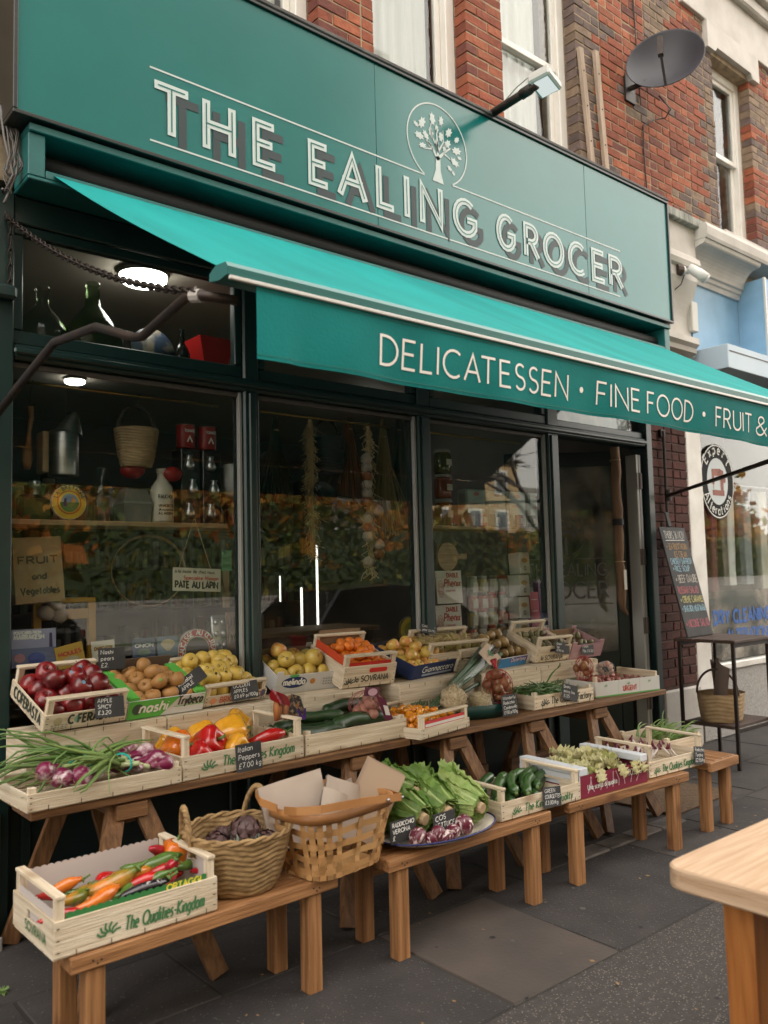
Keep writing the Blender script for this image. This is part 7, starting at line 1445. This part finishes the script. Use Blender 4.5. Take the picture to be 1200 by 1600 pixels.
m_ = MB(); m_.ball((0, 0, 0), .048, 18, 9, (1.2, 1, .85)); m_.v = [tuple(V(q)*(1+.06*sin(atan2(q[1], q[0])*9))) for q in m_.v]; p = gy(268, 741, .26); tag(m_.build('red_pincushion', RED, None, tuple(p), None, True), 'ribbed red ball beside the stoneware bottle', 'cloth')
Zw = 1.801
for i, (px, lab) in enumerate(((290, 'left of two red tins on the dark box'), (323, 'right of two red tins on the dark boxes'))):
    p = gy(px, 700, .33); t = thing('red_tin', lab, 'tin', (p.x, .33, 2.215), group='red tins in the first window'); m_ = MB(); m_.lathe([(.001, 0), (.05, 0), (.052, .004), (.05, .01), (.05, .125), (.052, .13), (.045, .132), (.001, .130)], 22); m_.build('can', RED, t, smooth=True); m_ = MB(); m_.tube([(.0505*cos(a), .0505*sin(a), .128) for a in [2*pi*k/20 for k in range(21)]], .003, 5, False); m_.build('lid_ring', M['steel'], t); m_ = MB(); text(m_, 'TOMATE', -.03, .085, .014, .003, off=-.0515, width=.06); ribbon(m_, [(-.015, .03), (0, .06), (.015, .03)], .008, -.0515); m_.build('print', M['print_white'], t)
    t = thing('glass_fronted_box', ('dark glass fronted box under the left red tin', 'dark glass fronted box under the right red tin')[i], 'box', (p.x, .33, Zw), group='dark boxes on the first shelf'); bx('case', (-.055, -.06, 0), (.055, .06, .405), flat((.03, .026, .024), .3), t, .004)
    for k in range(3):
        m_ = MB(); m_.lathe([(.001, 0), (.022, .002), (.03, .02), (.022, .05), (.012, .065), (.02, .08), (.001, .082)], 12); m_.build('glass_knob', M['steel'], t, (-.012+.02*(k % 2), -.066, .03+.13*k), smooth=True)
p = gy(253, 805, .27); t = thing('stoneware_bottle', 'cream stoneware vinegar bottle on the first window shelf', 'bottle', (p.x, .27, Zw)); m_ = MB(); m_.lathe([(.001, 0), (.058, 0), (.062, .01), (.062, .15), (.055, .19), (.03, .225), (.024, .235), (.024, .265), (.03, .268), (.03, .285), (.001, .286)], 24); m_.build('body', CRE, t, smooth=True)
for s, z, h in (('FAUCHON', .125, .018), ('VINAIGRETTE', .080, .013), ('Ancienne', .060, .011), ('A L ANCIENNE', .040, .012)): m_ = MB(); text(m_, s, -.04, z, h, .0032, off=-.0625, width=.08); o = m_.build('print', flat((.03, .025, .02)), t); [setattr(v.co, 'y', -sqrt(max(0, .0632**2-v.co.x**2))) for v in o.data.vertices]
p = gy(160, 805, .26); lathe_thing('clear_bottle', 'clear rounded glass bottle on the first window shelf', 'bottle', (p.x, .26, Zw), [(.001, 0), (.06, 0), (.066, .02), (.066, .13), (.05, .18), (.024, .215), (.02, .25), (.026, .255), (.024, .27)], GL)
p = gy(208, 808, .30); t = thing('metal_tin_box', 'tapered grey metal box on the first window shelf', 'tin', (p.x, .30, Zw)); m_ = MB(); m_._a([(-.07, -.06, 0), (.07, -.06, 0), (.07, .06, 0), (-.07, .06, 0), (-.075, -.065, .10), (.075, -.065, .10), (.075, .065, .10), (-.075, .065, .10), (-.055, -.05, .17), (.055, -.05, .17), (.055, .05, .17), (-.055, .05, .17)], [(0, 1, 5, 4), (1, 2, 6, 5), (2, 3, 7, 6), (3, 0, 4, 7), (4, 5, 9, 8), (5, 6, 10, 9), (6, 7, 11, 10), (7, 4, 8, 11), (8, 9, 10, 11), (3, 2, 1, 0)]); m_.build('case', flat((.12, .12, .12), .4), t); bx('lid_band', (-.078, -.068, .095), (.078, .068, .105), flat((.2, .2, .2), .35), t)
p = gy(55, 800, .25); t = thing('dark_spirit_bottle', 'square dark bottle with silver stopper at the left of the shelf', 'bottle', (p.x, .26, Zw)); bx('body', (-.08, -.04, 0), (.08, .04, .12), flat((.014, .012, .012), .1), t, .02); m_ = MB(); m_.lathe([(.02, .12), (.018, .15), (.026, .151), (.026, .185), (.001, .19)], 16); m_.build('stopper', M['steel'], t, smooth=True)
def badge(name, lab, cat, px, py, Y, r, cols, rot=radians(82)):
    p = gy(px, py, Y); t = thing(name, lab, cat, tuple(p), (0, 0, 0))
    for i, (rr_, c) in enumerate(cols): m_ = MB(); m_.poly([(rr_*r*cos(a), -.0015*i, rr_*r*sin(a)) for a in [2*pi*k/36 for k in range(36)]]); m_.build('rim' if i == 0 else 'ring', flat(c, .4), t)
    m_ = MB(); m_.lathe([(r, 0), (r, .02), (.001, .02)], 36); o = m_.build('rim_edge', flat(cols[0][1], .4), t); o.rotation_euler = (-pi/2, 0, 0); return t
t = badge('painted_badge', 'round painted tin badge with sunrise and boats on the shelf', 'badge', 108, 785, .20, .083, [(1, (.5, .48, .42)), (.96, (.55, .38, .03)), (.70, (.50, .10, .03)), (.62, (.60, .45, .06)), (.50, (.16, .28, .45))])
m_ = MB(); m_.poly([(.046*cos(a), -.008, .046*sin(a)) for a in [pi+pi*k/14 for k in range(15)]]); m_.build('green_shore', flat((.05, .16, .04)), t); m_ = MB(); m_.poly([(-.03, -.009, -.02), (-.012, -.009, -.02), (-.016, -.009, .018), (-.026, -.009, .018)]); m_.build('figure', flat((.02, .03, .12)), t); m_ = MB(); m_.poly([(.005, -.009, 0), (.03, -.009, 0), (.017, -.009, .03)]); m_.build('sail', flat((.55, .28, .05)), t); m_ = MB(); arctext(m_, 'LA BRETAGNE', .068, .068, 165, 15, .017, .004, -.009); m_.build('lettering', flat((.06, .05, .10)), t)
# lower window one
def panel(name, lab, cat, x0, y0, x1, y1, Y, col, thick=.006, group=None, m=None, roll=0):
    a = gy(x0, y1, Y); b = gy(x1, y1, Y); c = gy(x0, y0, Y); w_ = b.x-a.x; h_ = c.z-a.z
    t = thing(name, lab, cat, (a.x, Y, a.z), (radians(-4), roll, 0), group); MB().bbox((0, 0, 0), (w_, thick, h_), .001).build('sheet', m or flat(col, .6), t); return t, w_, h_
BAG = mat('kraft_bag', (.34, .23, .12), .85, col2=(.27, .175, .085), scale=4, bump=.4, bscale=7)
t, w_, h_ = panel('kraft_bag', 'brown kraft bag reading fruit and vegetables inside the first window', 'bag', 25, 840, 102, 945, .22, (0, 0, 0), .09, None, BAG, radians(-3))
for s, z, h, ww in (('FRUIT', .60, .085, .80), ('and', .36, .075, .28), ('Vegetables', .14, .080, .78)): m_ = MB(); text(m_, s, w_*(.5-ww/2), h_*z, h_*h*1.2, .008, off=-.0015, width=w_*ww); m_.build('print', flat((.06, .045, .03)), t)
t = thing('yellow_chair', 'yellow wooden chair frame low in the first window', 'chair', tuple(gy(55, 1010, .35))); M['yw'] = flat((.42, .22, .03), .45)
w_ = size(55, 950, .35, 95); bx('seat_rail', (0, 0, .20), (w_, .3, .225), M['yw'], t, .004); bx('leg', (-.01, 0, -.1), (.03, .03, .36), M['yw'], t, .004); bx('leg', (w_-.04, 0, -.1), (w_, .03, .198), M['yw'], t, .004); bx('seat_apron', (.031, 0, .12), (w_-.041, .02, .17), M['yw'], t, .003)
for i, (px, py) in enumerate(((72, 958), (92, 962), (85, 945))): p = gy(px, py, .33); m_ = MB(); m_.lathe([(.002, -.03), (.03, -.026), (.042, 0), (.034, .022), (.012, .038), (.006, .06)], 16, lambda a, t_: 1+.06*cos(8*a)); o = m_.build('garlic_bulb', flat((.50, .42, .38), .6), None, tuple(p), (.3*i, .4, 0), True); tag(o, ('left garlic bulb on the yellow chair', 'right garlic bulb on the yellow chair', 'upper garlic bulb on the yellow chair')[i], 'garlic', 'garlic bulbs on the chair')
p = gy(232, 892, .42); m_ = MB(); R_ = size(232, 892, .42, 50); m_.lathe([(R_, -.035), (R_+.006, -.035), (R_+.006, .035), (R_, .035), (R_, -.035)], 48); o = m_.build('sieve_hoop', M['shelf_wood'][0], None, tuple(p), (radians(84), 0, radians(-20)), True); tag(o, 'large bent wood sieve hoop standing in the first window', 'sieve')
t, w_, h_ = panel('enamel_sign', 'hanging white enamel sign reading pate au lapin', 'sign', 270, 886, 345, 923, .16, (.56, .52, .44), .004, roll=radians(3))
for s, z, h, ww, sw, col, x in (('a la mode de chez nous', .78, .13, .82, .0035, (.12, .10, .09), .04), ('Specialite Maison', .50, .15, .72, .004, (.45, .05, .04), .22), ('PATE AU LAPIN', .14, .27, .88, .0095, (.04, .03, .03), .05)): m_ = MB(); text(m_, s, w_*x, h_*z, h_*h, sw, off=-.001, width=w_*ww); m_.build('lettering', flat(col), t)
m_ = MB(); m_.tube([(w_*.12, 0, h_), (w_*.42, 0, h_+.26)], .0015, 4); m_.tube([(w_*.78, 0, h_), (w_*.44, 0, h_+.26)], .0015, 4); m_.build('string', STR, t)
p = gy(354, 950, .2); t = thing('wooden_paddle', 'wooden paddle with a green card tag near the first mullion', 'utensil', (p.x, .2, p.z)); bx('paddle', (-.02, 0, .0), (.02, .012, .24), M['shelf_wood'][2], t, .003); bx('green_tag', (-.028, -.004, .20), (.032, -.001, .31), flat((.12, .28, .14)), t)
t, w_, h_ = panel('travel_book', 'lilac book reading postcards from marrakesh behind the apple crate', 'book', 18, 985, 88, 1045, .11, (.13, .15, .27), .03)
m_ = MB(); m_.poly([(0, -.001, h_*.5), (w_, -.001, h_*.5), (w_, -.001, h_), (0, -.001, h_)]); m_.build('cover_sky', flat((.30, .31, .46)), t); m_ = MB(); text(m_, 'POSTCARDS FROM', w_*.06, h_*.88, h_*.07, .004, off=-.002, width=w_*.6); text(m_, 'MARRAKESH', w_*.06, h_*.74, h_*.11, .006, off=-.002, width=w_*.66); m_.build('lettering', M['print_white'], t); m_ = MB(); m_.poly([(w_*.84, -.002, h_*.5), (w_*.92, -.002, h_*.5), (w_*.91, -.002, h_*.88), (w_*.85, -.002, h_*.88)]); m_.build('minaret', flat((.05, .04, .10)), t)
m_ = MB(); m_.poly([(w_*(.55+.2*cos(a)), -.002, h_*(.22+.16*sin(a))) for a in [2*pi*k/18 for k in range(18)]]); m_.build('blue_dome', flat((.05, .08, .30)), t); m_ = MB(); m_.poly([(w_*(.18+.12*cos(a)), -.002, h_*(.25+.12*sin(a))) for a in [2*pi*k/18 for k in range(18)]]); m_.build('pink_dome', flat((.40, .20, .24)), t)
for i, (x0, y0, x1, y1, col, lab, tx, tc2, rl) in enumerate(((92, 1012, 136, 1048, (.48, .30, .05), 'yellow recipe card leaning behind the nashi pears', 'MOULES', (.45, .05, .04), -.2), (145, 1003, 181, 1035, (.56, .52, .44), 'cream framed card behind the nashi slate', 'CHARCUTERIE', (.3, .16, .05), -.05), (208, 998, 243, 1030, (.04, .07, .13), 'dark blue book of the onion behind the golden apples', 'ONION', (.5, .5, .48), 0), (247, 995, 279, 1028, (.10, .16, .22), 'blue mushroom card behind the golden apples', '', (.5, .45, .38), 0))):
    t, w_, h_ = panel('recipe_card', lab, 'card', x0, y0, x1, y1, .10, col, .006, 'cards along the first window', roll=rl)
    if tx: m_ = MB(); text(m_, tx, w_*.1, h_*.55, h_*.16, .005, off=-.001, width=w_*.8); m_.build('lettering', flat(tc2), t)
    m_ = MB(); m_.poly([(w_*(.5+.3*cos(a)), -.001, h_*(.3+.18*sin(a))) for a in [2*pi*k/14 for k in range(14)]] if i != 3 else [(w_*(.5+.36*cos(a)), -.001, h_*(.62+.24*sin(a))) for a in [pi*k/10 for k in range(11)]]+[(w_*.42, -.001, h_*.3), (w_*.58, -.001, h_*.3)]); m_.build('picture', flat((.42, .36, .24) if i != 2 else (.10, .16, .12)), t)
t = badge('sausage_sign', 'round red sign of a sausage maker behind the golden apples', 'sign', 308, 1015, .10, .105, [(1, (.5, .46, .42)), (.97, (.42, .03, .03)), (.66, (.5, .46, .42)), (.62, (.06, .055, .06))]); m_ = MB(); arctext(m_, 'SAUCISSE AU COUTEAU', .083, .083, 200, -20, .024, .005, -.009); m_.build('lettering', M['print_white'], t)
m_ = MB(); p = gy(346, 1020, .12); m_.bbox((-.045, 0, 0), (.045, .02, .20), .02); 
for k in range(6): m_.ball((-.02+.04*(k % 2), 0, .04+.06*(k//2)), .017, 10, 6)
tag(m_.build('baking_tray', M['steel'], None, (p.x, .12, p.z), (radians(-8), 0, 0), True), 'steel madeleine tin leaning at the right of the first window', 'tin')
m_ = MB(); p = gy(371, 1015, .12); m_.bbox((-.055, 0, 0), (.055, .02, .20), .004); m_.k = 1
for k in range(8): m_.ball((-.036+.024*(k % 4), -.002, .06+.09*(k//4)), .012, 8, 6, (1, .6, 2.2))
tag(m_.build('biscuit_mould', [flat((.20, .13, .09), .6), flat((.13, .08, .055), .5)], None, (p.x, .12, p.z), (radians(-6), 0, 0)), 'brown biscuit mould leaning against the first mullion', 'mould')
p = gy(376, 700, .25); lathe_thing('enamel_pot', 'pale hanging enamel pot behind the first mullion', 'pot', (p.x, .30, 1.95), [(.001, 0), (.06, .01), (.085, .06), (.085, .16), (.075, .19)], flat((.40, .38, .36), .3))
# window two
def braid(lab, px, y0, y1, Y, kind, seed):
    a = gy(px, y0, Y); b = gy(px+10, y1, Y); t = thing('garlic_braid' if kind else 'straw_braid', lab, 'braid', (b.x, Y, b.z)); r0 = random.Random(seed); L = a.z-b.z; m_ = MB()
    for k in range(420 if not kind else 200):
        z = r0.uniform(0, L); m_.tube([(r0.gauss(0, .008), 0, z), (r0.gauss(0, .022), r0.gauss(0, .015), z-.035), (r0.gauss(0, .034), r0.gauss(0, .02), z-.075)], .0018 if not kind else .004, 4, False)
    m_.tube([(0, 0, 0), (.005, 0, L*.5), (0, 0, L)], .014, 7); m_.build('stalks', STR, t, kind='stuff')
    if kind:
        for k in range(13):
            z = L*.05+L*.75*k/13; m_ = MB(); m_.lathe([(.002, -.03), (.03, -.024), (.038, 0), (.03, .02), (.008, .04)], 14); o = m_.build('bulb', flat(((.45, .36, .30), (.28, .10, .04), (.40, .33, .28))[k % 3], .5), t, (r0.choice((-1, 1))*.045, -.03, z), (r0.gauss(0, .6), r0.gauss(0, .6), 0), True)
braid('shaggy dry straw braid hanging in the second window', 478, 655, 860, .30, 0, 1); braid('braid of garlic and onions hanging in the second window', 570, 660, 890, .30, 1, 2)
p = gy(512, 740, .34); t = thing('black_bucket', 'black basket hanging in the second window', 'basket', (p.x, .34, p.z)); woven('body', .09, .11, .22, 12, t, flat((.012, .010, .010)), 40); m_ = MB(); m_.tube([(.10*cos(pi*k/14), 0, .21+.13*sin(pi*k/14)) for k in range(15)], .010, 8, False); m_.build('loop_handle', M['iron'], t, smooth=True)
p = gy(425, 770, .40); m_ = MB(); m_.ball((0, 0, 0), .16, 16, 10, (.9, .5, 1.6)); tag(m_.build('dark_sack', mat('black_sack', (.014, .010, .009), .9), None, tuple(p), None, True), 'dark sack hanging at the left of the second window', 'sack')
p = gy(505, 775, .26); t = thing('frying_pan', 'black frying pan with bright rim hanging in the second window', 'pan', tuple(p), (radians(62), radians(14), 0)); m_ = MB(); m_.lathe([(.001, 0), (.07, 0), (.085, .03), (.088, .032), (.078, .006), (.001, .008)], 28); m_.build('pan', flat((.02, .02, .022), .25), t, smooth=True); m_ = MB(); m_.beam((.085, 0, .028), (.19, 0, .05), .02, .006); m_.build('handle', M['steel'], t)
TUB = emit('light_tube_glow', (1, .96, .82), .7)
for i, (px, y0, y1, Y, lab) in enumerate(((497, 852, 985, 3.0, 'tall bright light tube deep behind the second window'), (472, 918, 982, 3.0, 'shorter bright light tube deep behind the second window'), (438, 900, 940, 3.2, 'small light tube at the left behind the second window'))): a = gy(px, y0, Y); b = gy(px, y1, Y); m_ = MB(); m_.tube([(0, 0, 0), (0, 0, a.z-b.z)], .010 if i < 2 else .006, 8); tag(m_.build('light_tube', TUB, None, (b.x, Y, b.z)), lab, 'lamp', 'light tubes in the shop')
badge('cheese_label', 'round yellow cheese label behind the pears in the second window', 'label', 641, 985, .12, .085, [(1, (.10, .08, .02)), (.95, (.42, .33, .04)), (.6, (.22, .20, .05))])
# dim shelving at the back of the shop
t = thing('back_shelving', 'tall dark shelving with jars along the back of the shop', 'shelving', (1.3, 4.45, .05))
for k in range(6): bx('shelf_board', (0, 0, .3+.42*k), (4.4, .38, .33+.42*k), M['dark_wood'][0], t)
for x in (0, 1.45, 2.9, 4.37): bx('upright', (x, .0, 0), (x+.03, .40, 2.6), M['dark_wood'][2], t)
r0 = random.Random(77); m_ = MB()
for k in range(5):
    x = .08
    while x < 4.3:
        w_ = r0.uniform(.04, .09); m_.k = r0.randrange(4); m_.tube([(x+w_/2, .12, .331+.42*k), (x+w_/2, .12, .331+.42*k+r0.uniform(.10, .30))], w_/2*.95, 8); x += w_+r0.uniform(.01, .06)
m_.build('stock', [flat((.20, .06, .03), .4), flat((.26, .22, .12), .4), flat((.08, .10, .05), .4), flat((.30, .28, .25), .4)], t, kind='stuff')
t = thing('shop_counter', 'long dark counter standing inside the shop', 'counter', (3.0, 2.2, .05)); bx('front', (0, 0, 0), (1.9, .05, .95), M['dark_wood'][0], t); bx('top', (-.04, -.05, .951), (1.94, .6, .99), M['shelf_wood'][0], t, .004); bx('side', (0, .051, 0), (.05, .58, .95), M['dark_wood'][1], t)
# window three
for i, (z0, m, lab) in enumerate(((2.19, flat((.10, .09, .03), .15), 'preserving jar on top of the stack'), (2.02, flat((.22, .06, .03), .15), 'preserving jar in the middle of the stack'), (1.826, flat((.28, .12, .03), .15), 'preserving jar at the bottom of the stack'))):
    p = gy(692, 760, .30); t = thing('preserve_jar', lab+' in the third window', 'jar', (p.x, .30, z0), group='stacked preserving jars'); h_ = (.17, .165, .19)[i]; m_ = MB(); m_.lathe([(.001, 0), (.055, 0), (.06, .01), (.06, h_*.72), (.045, h_*.82), (.045, h_*.86)], 20); m_.build('glass', m, t, smooth=True); m_ = MB(); m_.lathe([(.052, h_*.84), (.062, h_*.86), (.05, h_*.98), (.001, h_*.99)], 16, lambda a, q: 1+.05*cos(9*a)); m_.build('cloth_cap', flat((.35, .33, .30), .8), t, smooth=True); bx('label', (-.02, -.064, h_*.3), (.03, -.061, h_*.55), flat((.50, .46, .38)), t)
for i in range(4): p = gy(737+32*i, 800, .34); t = thing('white_flour_bag', ('first', 'second', 'third', 'fourth')[i]+' pale green white bag from the left on the third window shelf', 'bag', (p.x, .34, 1.826), group='pale bags on the shelf'); bx('bag', (-.10, -.05, 0), (.10, .05, .27), mat('pale_bag_%d' % i, (.40, .46, .40), .6, col2=(.32, .38, .33), scale=5, bump=.4), t, .012); m_ = MB(); text(m_, 'FARINE', -.06, .15, .018, .003, off=-.0515); m_.poly([(.03*cos(a), -.0515, .235+.014*sin(a)) for a in [2*pi*k/10 for k in range(10)]]); m_.build('print', flat((.35, .12, .10)), t)
p = gy(697, 870, .22); t = thing('cutting_board', 'round wooden cutting board with handle in the third window', 'board', (p.x, .22, p.z)); m_ = MB(); m_.lathe([(.001, 0), (.095, 0), (.095, .018), (.001, .018)], 30); o = m_.build('disc', M['shelf_wood'][0], t); o.rotation_euler = (pi/2, 0, 0); bx('handle', (.09, -.018, -.02), (.19, -.001, .02), M['shelf_wood'][0], t, .008)
for i, (y0, y1, lab) in enumerate(((892, 944, 'upper white gift box printed diable in the third window'), (946, 1000, 'lower white gift box printed diable in the third window'))):
    t, w_, h_ = panel('gift_box', lab, 'box', 684, y0, 724, y1, .16, (.50, .47, .42), .12, 'diable gift boxes')
    m_ = MB(); text(m_, 'DIABLE', w_*.42, h_*.80, h_*.12, .008, off=-.001, width=w_*.45); text(m_, 'Phenix', w_*.30, h_*.52, h_*.22, .010, off=-.001, width=w_*.62, slant=.2); text(m_, 'LE BON PATE', w_*.36, h_*.36, h_*.05, .003, off=-.001); m_.build('lettering', flat((.30, .05, .035)), t)
    m_ = MB(); [ribbon(m_, [(w_*(.16+.12*k*cos(a)*.3), h_*(.45+.28*k*sin(a)*.3)) for a in [2*pi*j/16 for j in range(17)]], .004, -.001-.0001*k) for k in (1, 2, 3)]; m_.build('picture', flat((.35, .10, .06)), t)
r0 = random.Random(88); JC = [(.42, .40, .38), (.45, .12, .08), (.40, .34, .16), (.30, .33, .30), (.36, .20, .08)]; ROWN = ('top', 'second', 'third', 'bottom'); COLN = ('first', 'second', 'third', 'fourth', 'fifth')
for j in range(4):
    for i in range(5):
        p = gy(738+15.5*i, 915+26*j, .30); p2 = gy(738, 915+26*j, .30); h_ = size(738, 915, .30, 22); t = thing('jam_jar', '%s jar in the %s row of jars in the third window' % (COLN[i], ROWN[j]), 'jar', (p.x, .30, p2.z-h_/2), group='rows of small jars'); r_ = size(738, 915, .3, 15)*.47*.75
        m_ = MB(); m_.lathe([(.001, 0), (r_*.95, 0), (r_, .006), (r_, h_*.78), (r_*.9, h_*.82)], 14); m_.build('glass', flat(r0.choice(JC), .3), t, smooth=True); m_ = MB(); m_.lathe([(r_*.95, h_*.80), (r_, h_*.82), (r_, h_*.96), (.001, h_*.97)], 14); m_.build('lid', flat(r0.choice(((.30, .30, .28), (.35, .05, .03), (.10, .08, .06))), .4), t, smooth=True); bx('label', (-r_*.7, -r_-.001, h_*.2), (r_*.7, -r_+.006, h_*.65), flat((.52, .50, .46)), t)
for i in range(4):
    t, w_, h_ = panel('biscuit_box', ('top', 'second', 'third', 'lowest')[i]+' white biscuit box of the stack in the third window', 'box', 813, 863+35*i, 829, 896+35*i, .15, (.54, .52, .47), .10, 'stack of white biscuit boxes')
    m_ = MB(); m_.poly([(w_*(.5+.3*cos(a)), -.001, h_*(.62+.12*sin(a))) for a in [2*pi*k/12 for k in range(12)]]); m_.build('picture', flat((.40, .24, .08)), t); m_ = MB(); ribbon(m_, [(w_*(.5+.1*cos(a)), h_*(.25+.09*sin(a))) for a in [2*pi*k/10 for k in range(11)]], .006, -.001); m_.build('print', INKD, t)
for i, (x0, y0, x1, y1, Y, c, lab) in enumerate(((832, 925, 846, 985, .2, (.30, .02, .03), 'red packet stack beside the biscuit boxes'), (847, 905, 862, 985, .24, (.10, .03, .10), 'purple packet at the right of the third window'))):
    t, w_, h_ = panel('packet', lab, 'packet', x0, y0, x1, y1, Y, c, .05); m_ = MB(); [ribbon(m_, [(w_*.15, h_*z), (w_*.85, h_*z)], .005, -.001) for z in (.2, .5, .8)]; m_.build('print', flat((.5, .4, .35)), t)
t, w_, h_ = panel('window_notice', 'small dark blue notice stuck low on the third window', 'notice', 846, 957, 863, 985, .045, (.02, .03, .08), .002); m_ = MB(); text(m_, 'LETS', w_*.2, h_*.52, h_*.12, .006, off=-.001, width=w_*.5); text(m_, 'TOGETHER', w_*.1, h_*.12, h_*.12, .006, off=-.001, width=w_*.8); m_.build('lettering', M['print_white'], t)
# rolled blind hanging in the doorway
a = gy(966, 700, .02); b = gy(972, 955, .02); t = thing('rolled_blind', 'rolled brown canvas hanging in the doorway with white tag', 'blind', (b.x, .02, b.z)); L = a.z-b.z
m_ = MB(); m_.tube([(.05, -.01, -.03), (.015, 0, .02), (0, 0, .10)]+[(.006*sin(k*1.3), .003*cos(k*2.1), .10+(L-.10)*k/12) for k in range(1, 13)], [.012, .022, .036]+[.037+.004*sin(k*2.3) for k in range(12)], 12); m_.build('canvas_roll', mat('brown_canvas', (.20, .115, .065), .85, col2=(.14, .08, .045), scale=5, stretch=(4, 4, .6), bump=.5), t, smooth=True)
m_ = MB(); m_.lathe([(.041, L*.52), (.044, L*.52), (.044, L*.56), (.041, L*.56)], 14); m_.build('strap', M['black'], t); m_ = MB(); m_.bbox((-.022, -.048, L*.13), (.014, -.046, L*.25), .0008); m_.build('paper_tag', flat((.55, .52, .48)), t)
for z in (.30, .92): m_ = MB(); m_.tube([(.04*cos(q), .04*sin(q), L*z) for q in [2*pi*k/14 for k in range(15)]], .003, 4, False); m_.build('string', STR, t)
m_ = MB(); p = gy(7, 1512, 0); pg = gz(4, 1555, 0); r0 = random.Random(5)
for k in range(26): a = r0.uniform(0, 6.28); m_.tube([(r0.gauss(0, .012), r0.gauss(0, .012), 0), (cos(a)*.01, sin(a)*.01, .012), (cos(a)*.022, sin(a)*.022, .018)], [.002, .002, .001], 4, False)
tag(m_.build('weed_tuft', ONG, None, (pg.x, pg.y, .006), smooth=True), 'small green weed growing at the left edge of the pavement', 'weed')
m_ = MB(); r0 = random.Random(6)
for k in range(70):
    p = V((r0.uniform(1.2, 5), r0.uniform(-2.6, -.9), .009)); a = r0.uniform(0, 6.28); s = r0.uniform(.004, .014); d = V((cos(a), sin(a), 0))*s; e = V((-sin(a), cos(a), .2))*s*.5; m_._a([p-d, p+e, p+d, p-e], [(0, 1, 2, 3)])
o = m_.build('pavement_litter', mat('dry_leaf_bits', (.22, .13, .06), .9), None); o['kind'] = 'stuff'; o['label'] = 'scattered dry leaf crumbs on the pavement'; o['category'] = 'litter'

# ---- more stock in the display windows
r0 = random.Random(101)
SLAB = ['small amber jar', 'small dark jar', 'squat brown crock', 'slim green bottle', 'narrow black bottle', 'grey tin canister', 'cream lidded pot', 'red lidded jar']
for i, (px, Y) in enumerate(((30, .38), (76, .40), (132, .40), (182, .40), (228, .40), (276, .40), (340, .40), (366, .36))):
    p = gy(px, 800, Y); h_ = r0.uniform(.11, .22); r_ = r0.uniform(.030, .05); nm = SLAB[i]; col = ((.28, .13, .03), (.03, .025, .02), (.16, .09, .05), (.04, .08, .03), (.012, .01, .01), (.2, .2, .2), (.42, .38, .30), (.25, .06, .04))[i]
    t = thing('shelf_jar', nm+' at the back of the first window shelf', 'jar', (p.x, Y, Zw), group='stock on the first window shelf'); m_ = MB(); m_.lathe([(.001, 0), (r_*.95, 0), (r_, .01), (r_, h_*.66), (r_*.7, h_*.80), (r_*.5, h_*.88)], 16); m_.build('vessel', flat(col, .2), t, smooth=True); m_ = MB(); m_.lathe([(r_*.55, h_*.86), (r_*.6, h_*.9), (r_*.6, h_), (.001, h_)], 14); m_.build('lid', flat((.20, .17, .12), .4), t, smooth=True)
for i, (px, y0, y1, lab) in enumerate(((430, 650, 800, 'dark dried herb bunch at the left of the second window'), (545, 650, 790, 'rust dried herb bunch beside the garlic braid'), (622, 650, 800, 'grey dried herb bunch at the right of the second window'), (598, 655, 840, 'pale dried grass bunch hanging in the second window'))):
    a = gy(px, y0, .33); b = gy(px, y1, .33); t = thing('dried_bunch', lab, 'herbs', (a.x, .33, b.z), group='dried bunches in the second window'); m_ = MB(); L = a.z-b.z
    for k in range(160): q = r0.gauss(0, .03); w_ = r0.gauss(0, .02); m_.tube([(q*.15, w_*.15, L), (q*.7, w_*.7, L*.6), (q*1.8, w_*1.8, r0.uniform(0, L*.4))], .0022, 4, False)
    m_.build('stems', flat(((.05, .035, .02), (.16, .06, .025), (.09, .08, .06), (.26, .19, .09))[i], .9), t, kind='stuff'); m_ = MB(); m_.tube([(.018*cos(q), .018*sin(q), L*.85) for q in [2*pi*k/10 for k in range(11)]], .004, 5, False); m_.build('twine', STR, t)
for i in range(6):
    p = gy(742+19*i, 800, .24); t = thing('shelf_tin', ('first', 'second', 'third', 'fourth', 'fifth', 'sixth')[i]+' small tin from the left in front of the pale bags', 'tin', (p.x-.06, .23, 1.826), group='small tins on the third window shelf'); m_ = MB(); m_.lathe([(.001, 0), (.032, 0), (.034, .004), (.032, .008), (.032, .085), (.034, .09), (.001, .089)], 16); m_.build('can', flat(((.35, .30, .24), (.30, .05, .03), (.10, .16, .12))[i % 3], .35), t, smooth=True); bx('label', (-.02, -.0335, .025), (.02, -.030, .065), flat((.5, .46, .38)), t)

m_ = MB(); r0 = random.Random(202)
for k in range(150):
    p = V((r0.uniform(-.5, 6.5), r0.uniform(-3.2, -.7), .0088 if False else .0092)); s_ = r0.uniform(.004, .014); m_.k = 0 if r0.random() < .6 else 1; z_ = .0086 if p.y > -1.79 else .0012; a = r0.uniform(0, 6)
    m_._a([(p.x+s_*cos(2*pi*q/7)*(1+.25*sin(3*q+a)), p.y+s_*sin(2*pi*q/7)*(1+.25*cos(2*q+a)), z_) for q in range(7)], [tuple(range(7))])
o = m_.build('gum_spots', [flat((.085, .078, .070), .9), flat((.014, .012, .012), .8)], None); o['kind'] = 'stuff'; o['label'] = 'old trodden gum spots on the pavement'; o['category'] = 'stains'
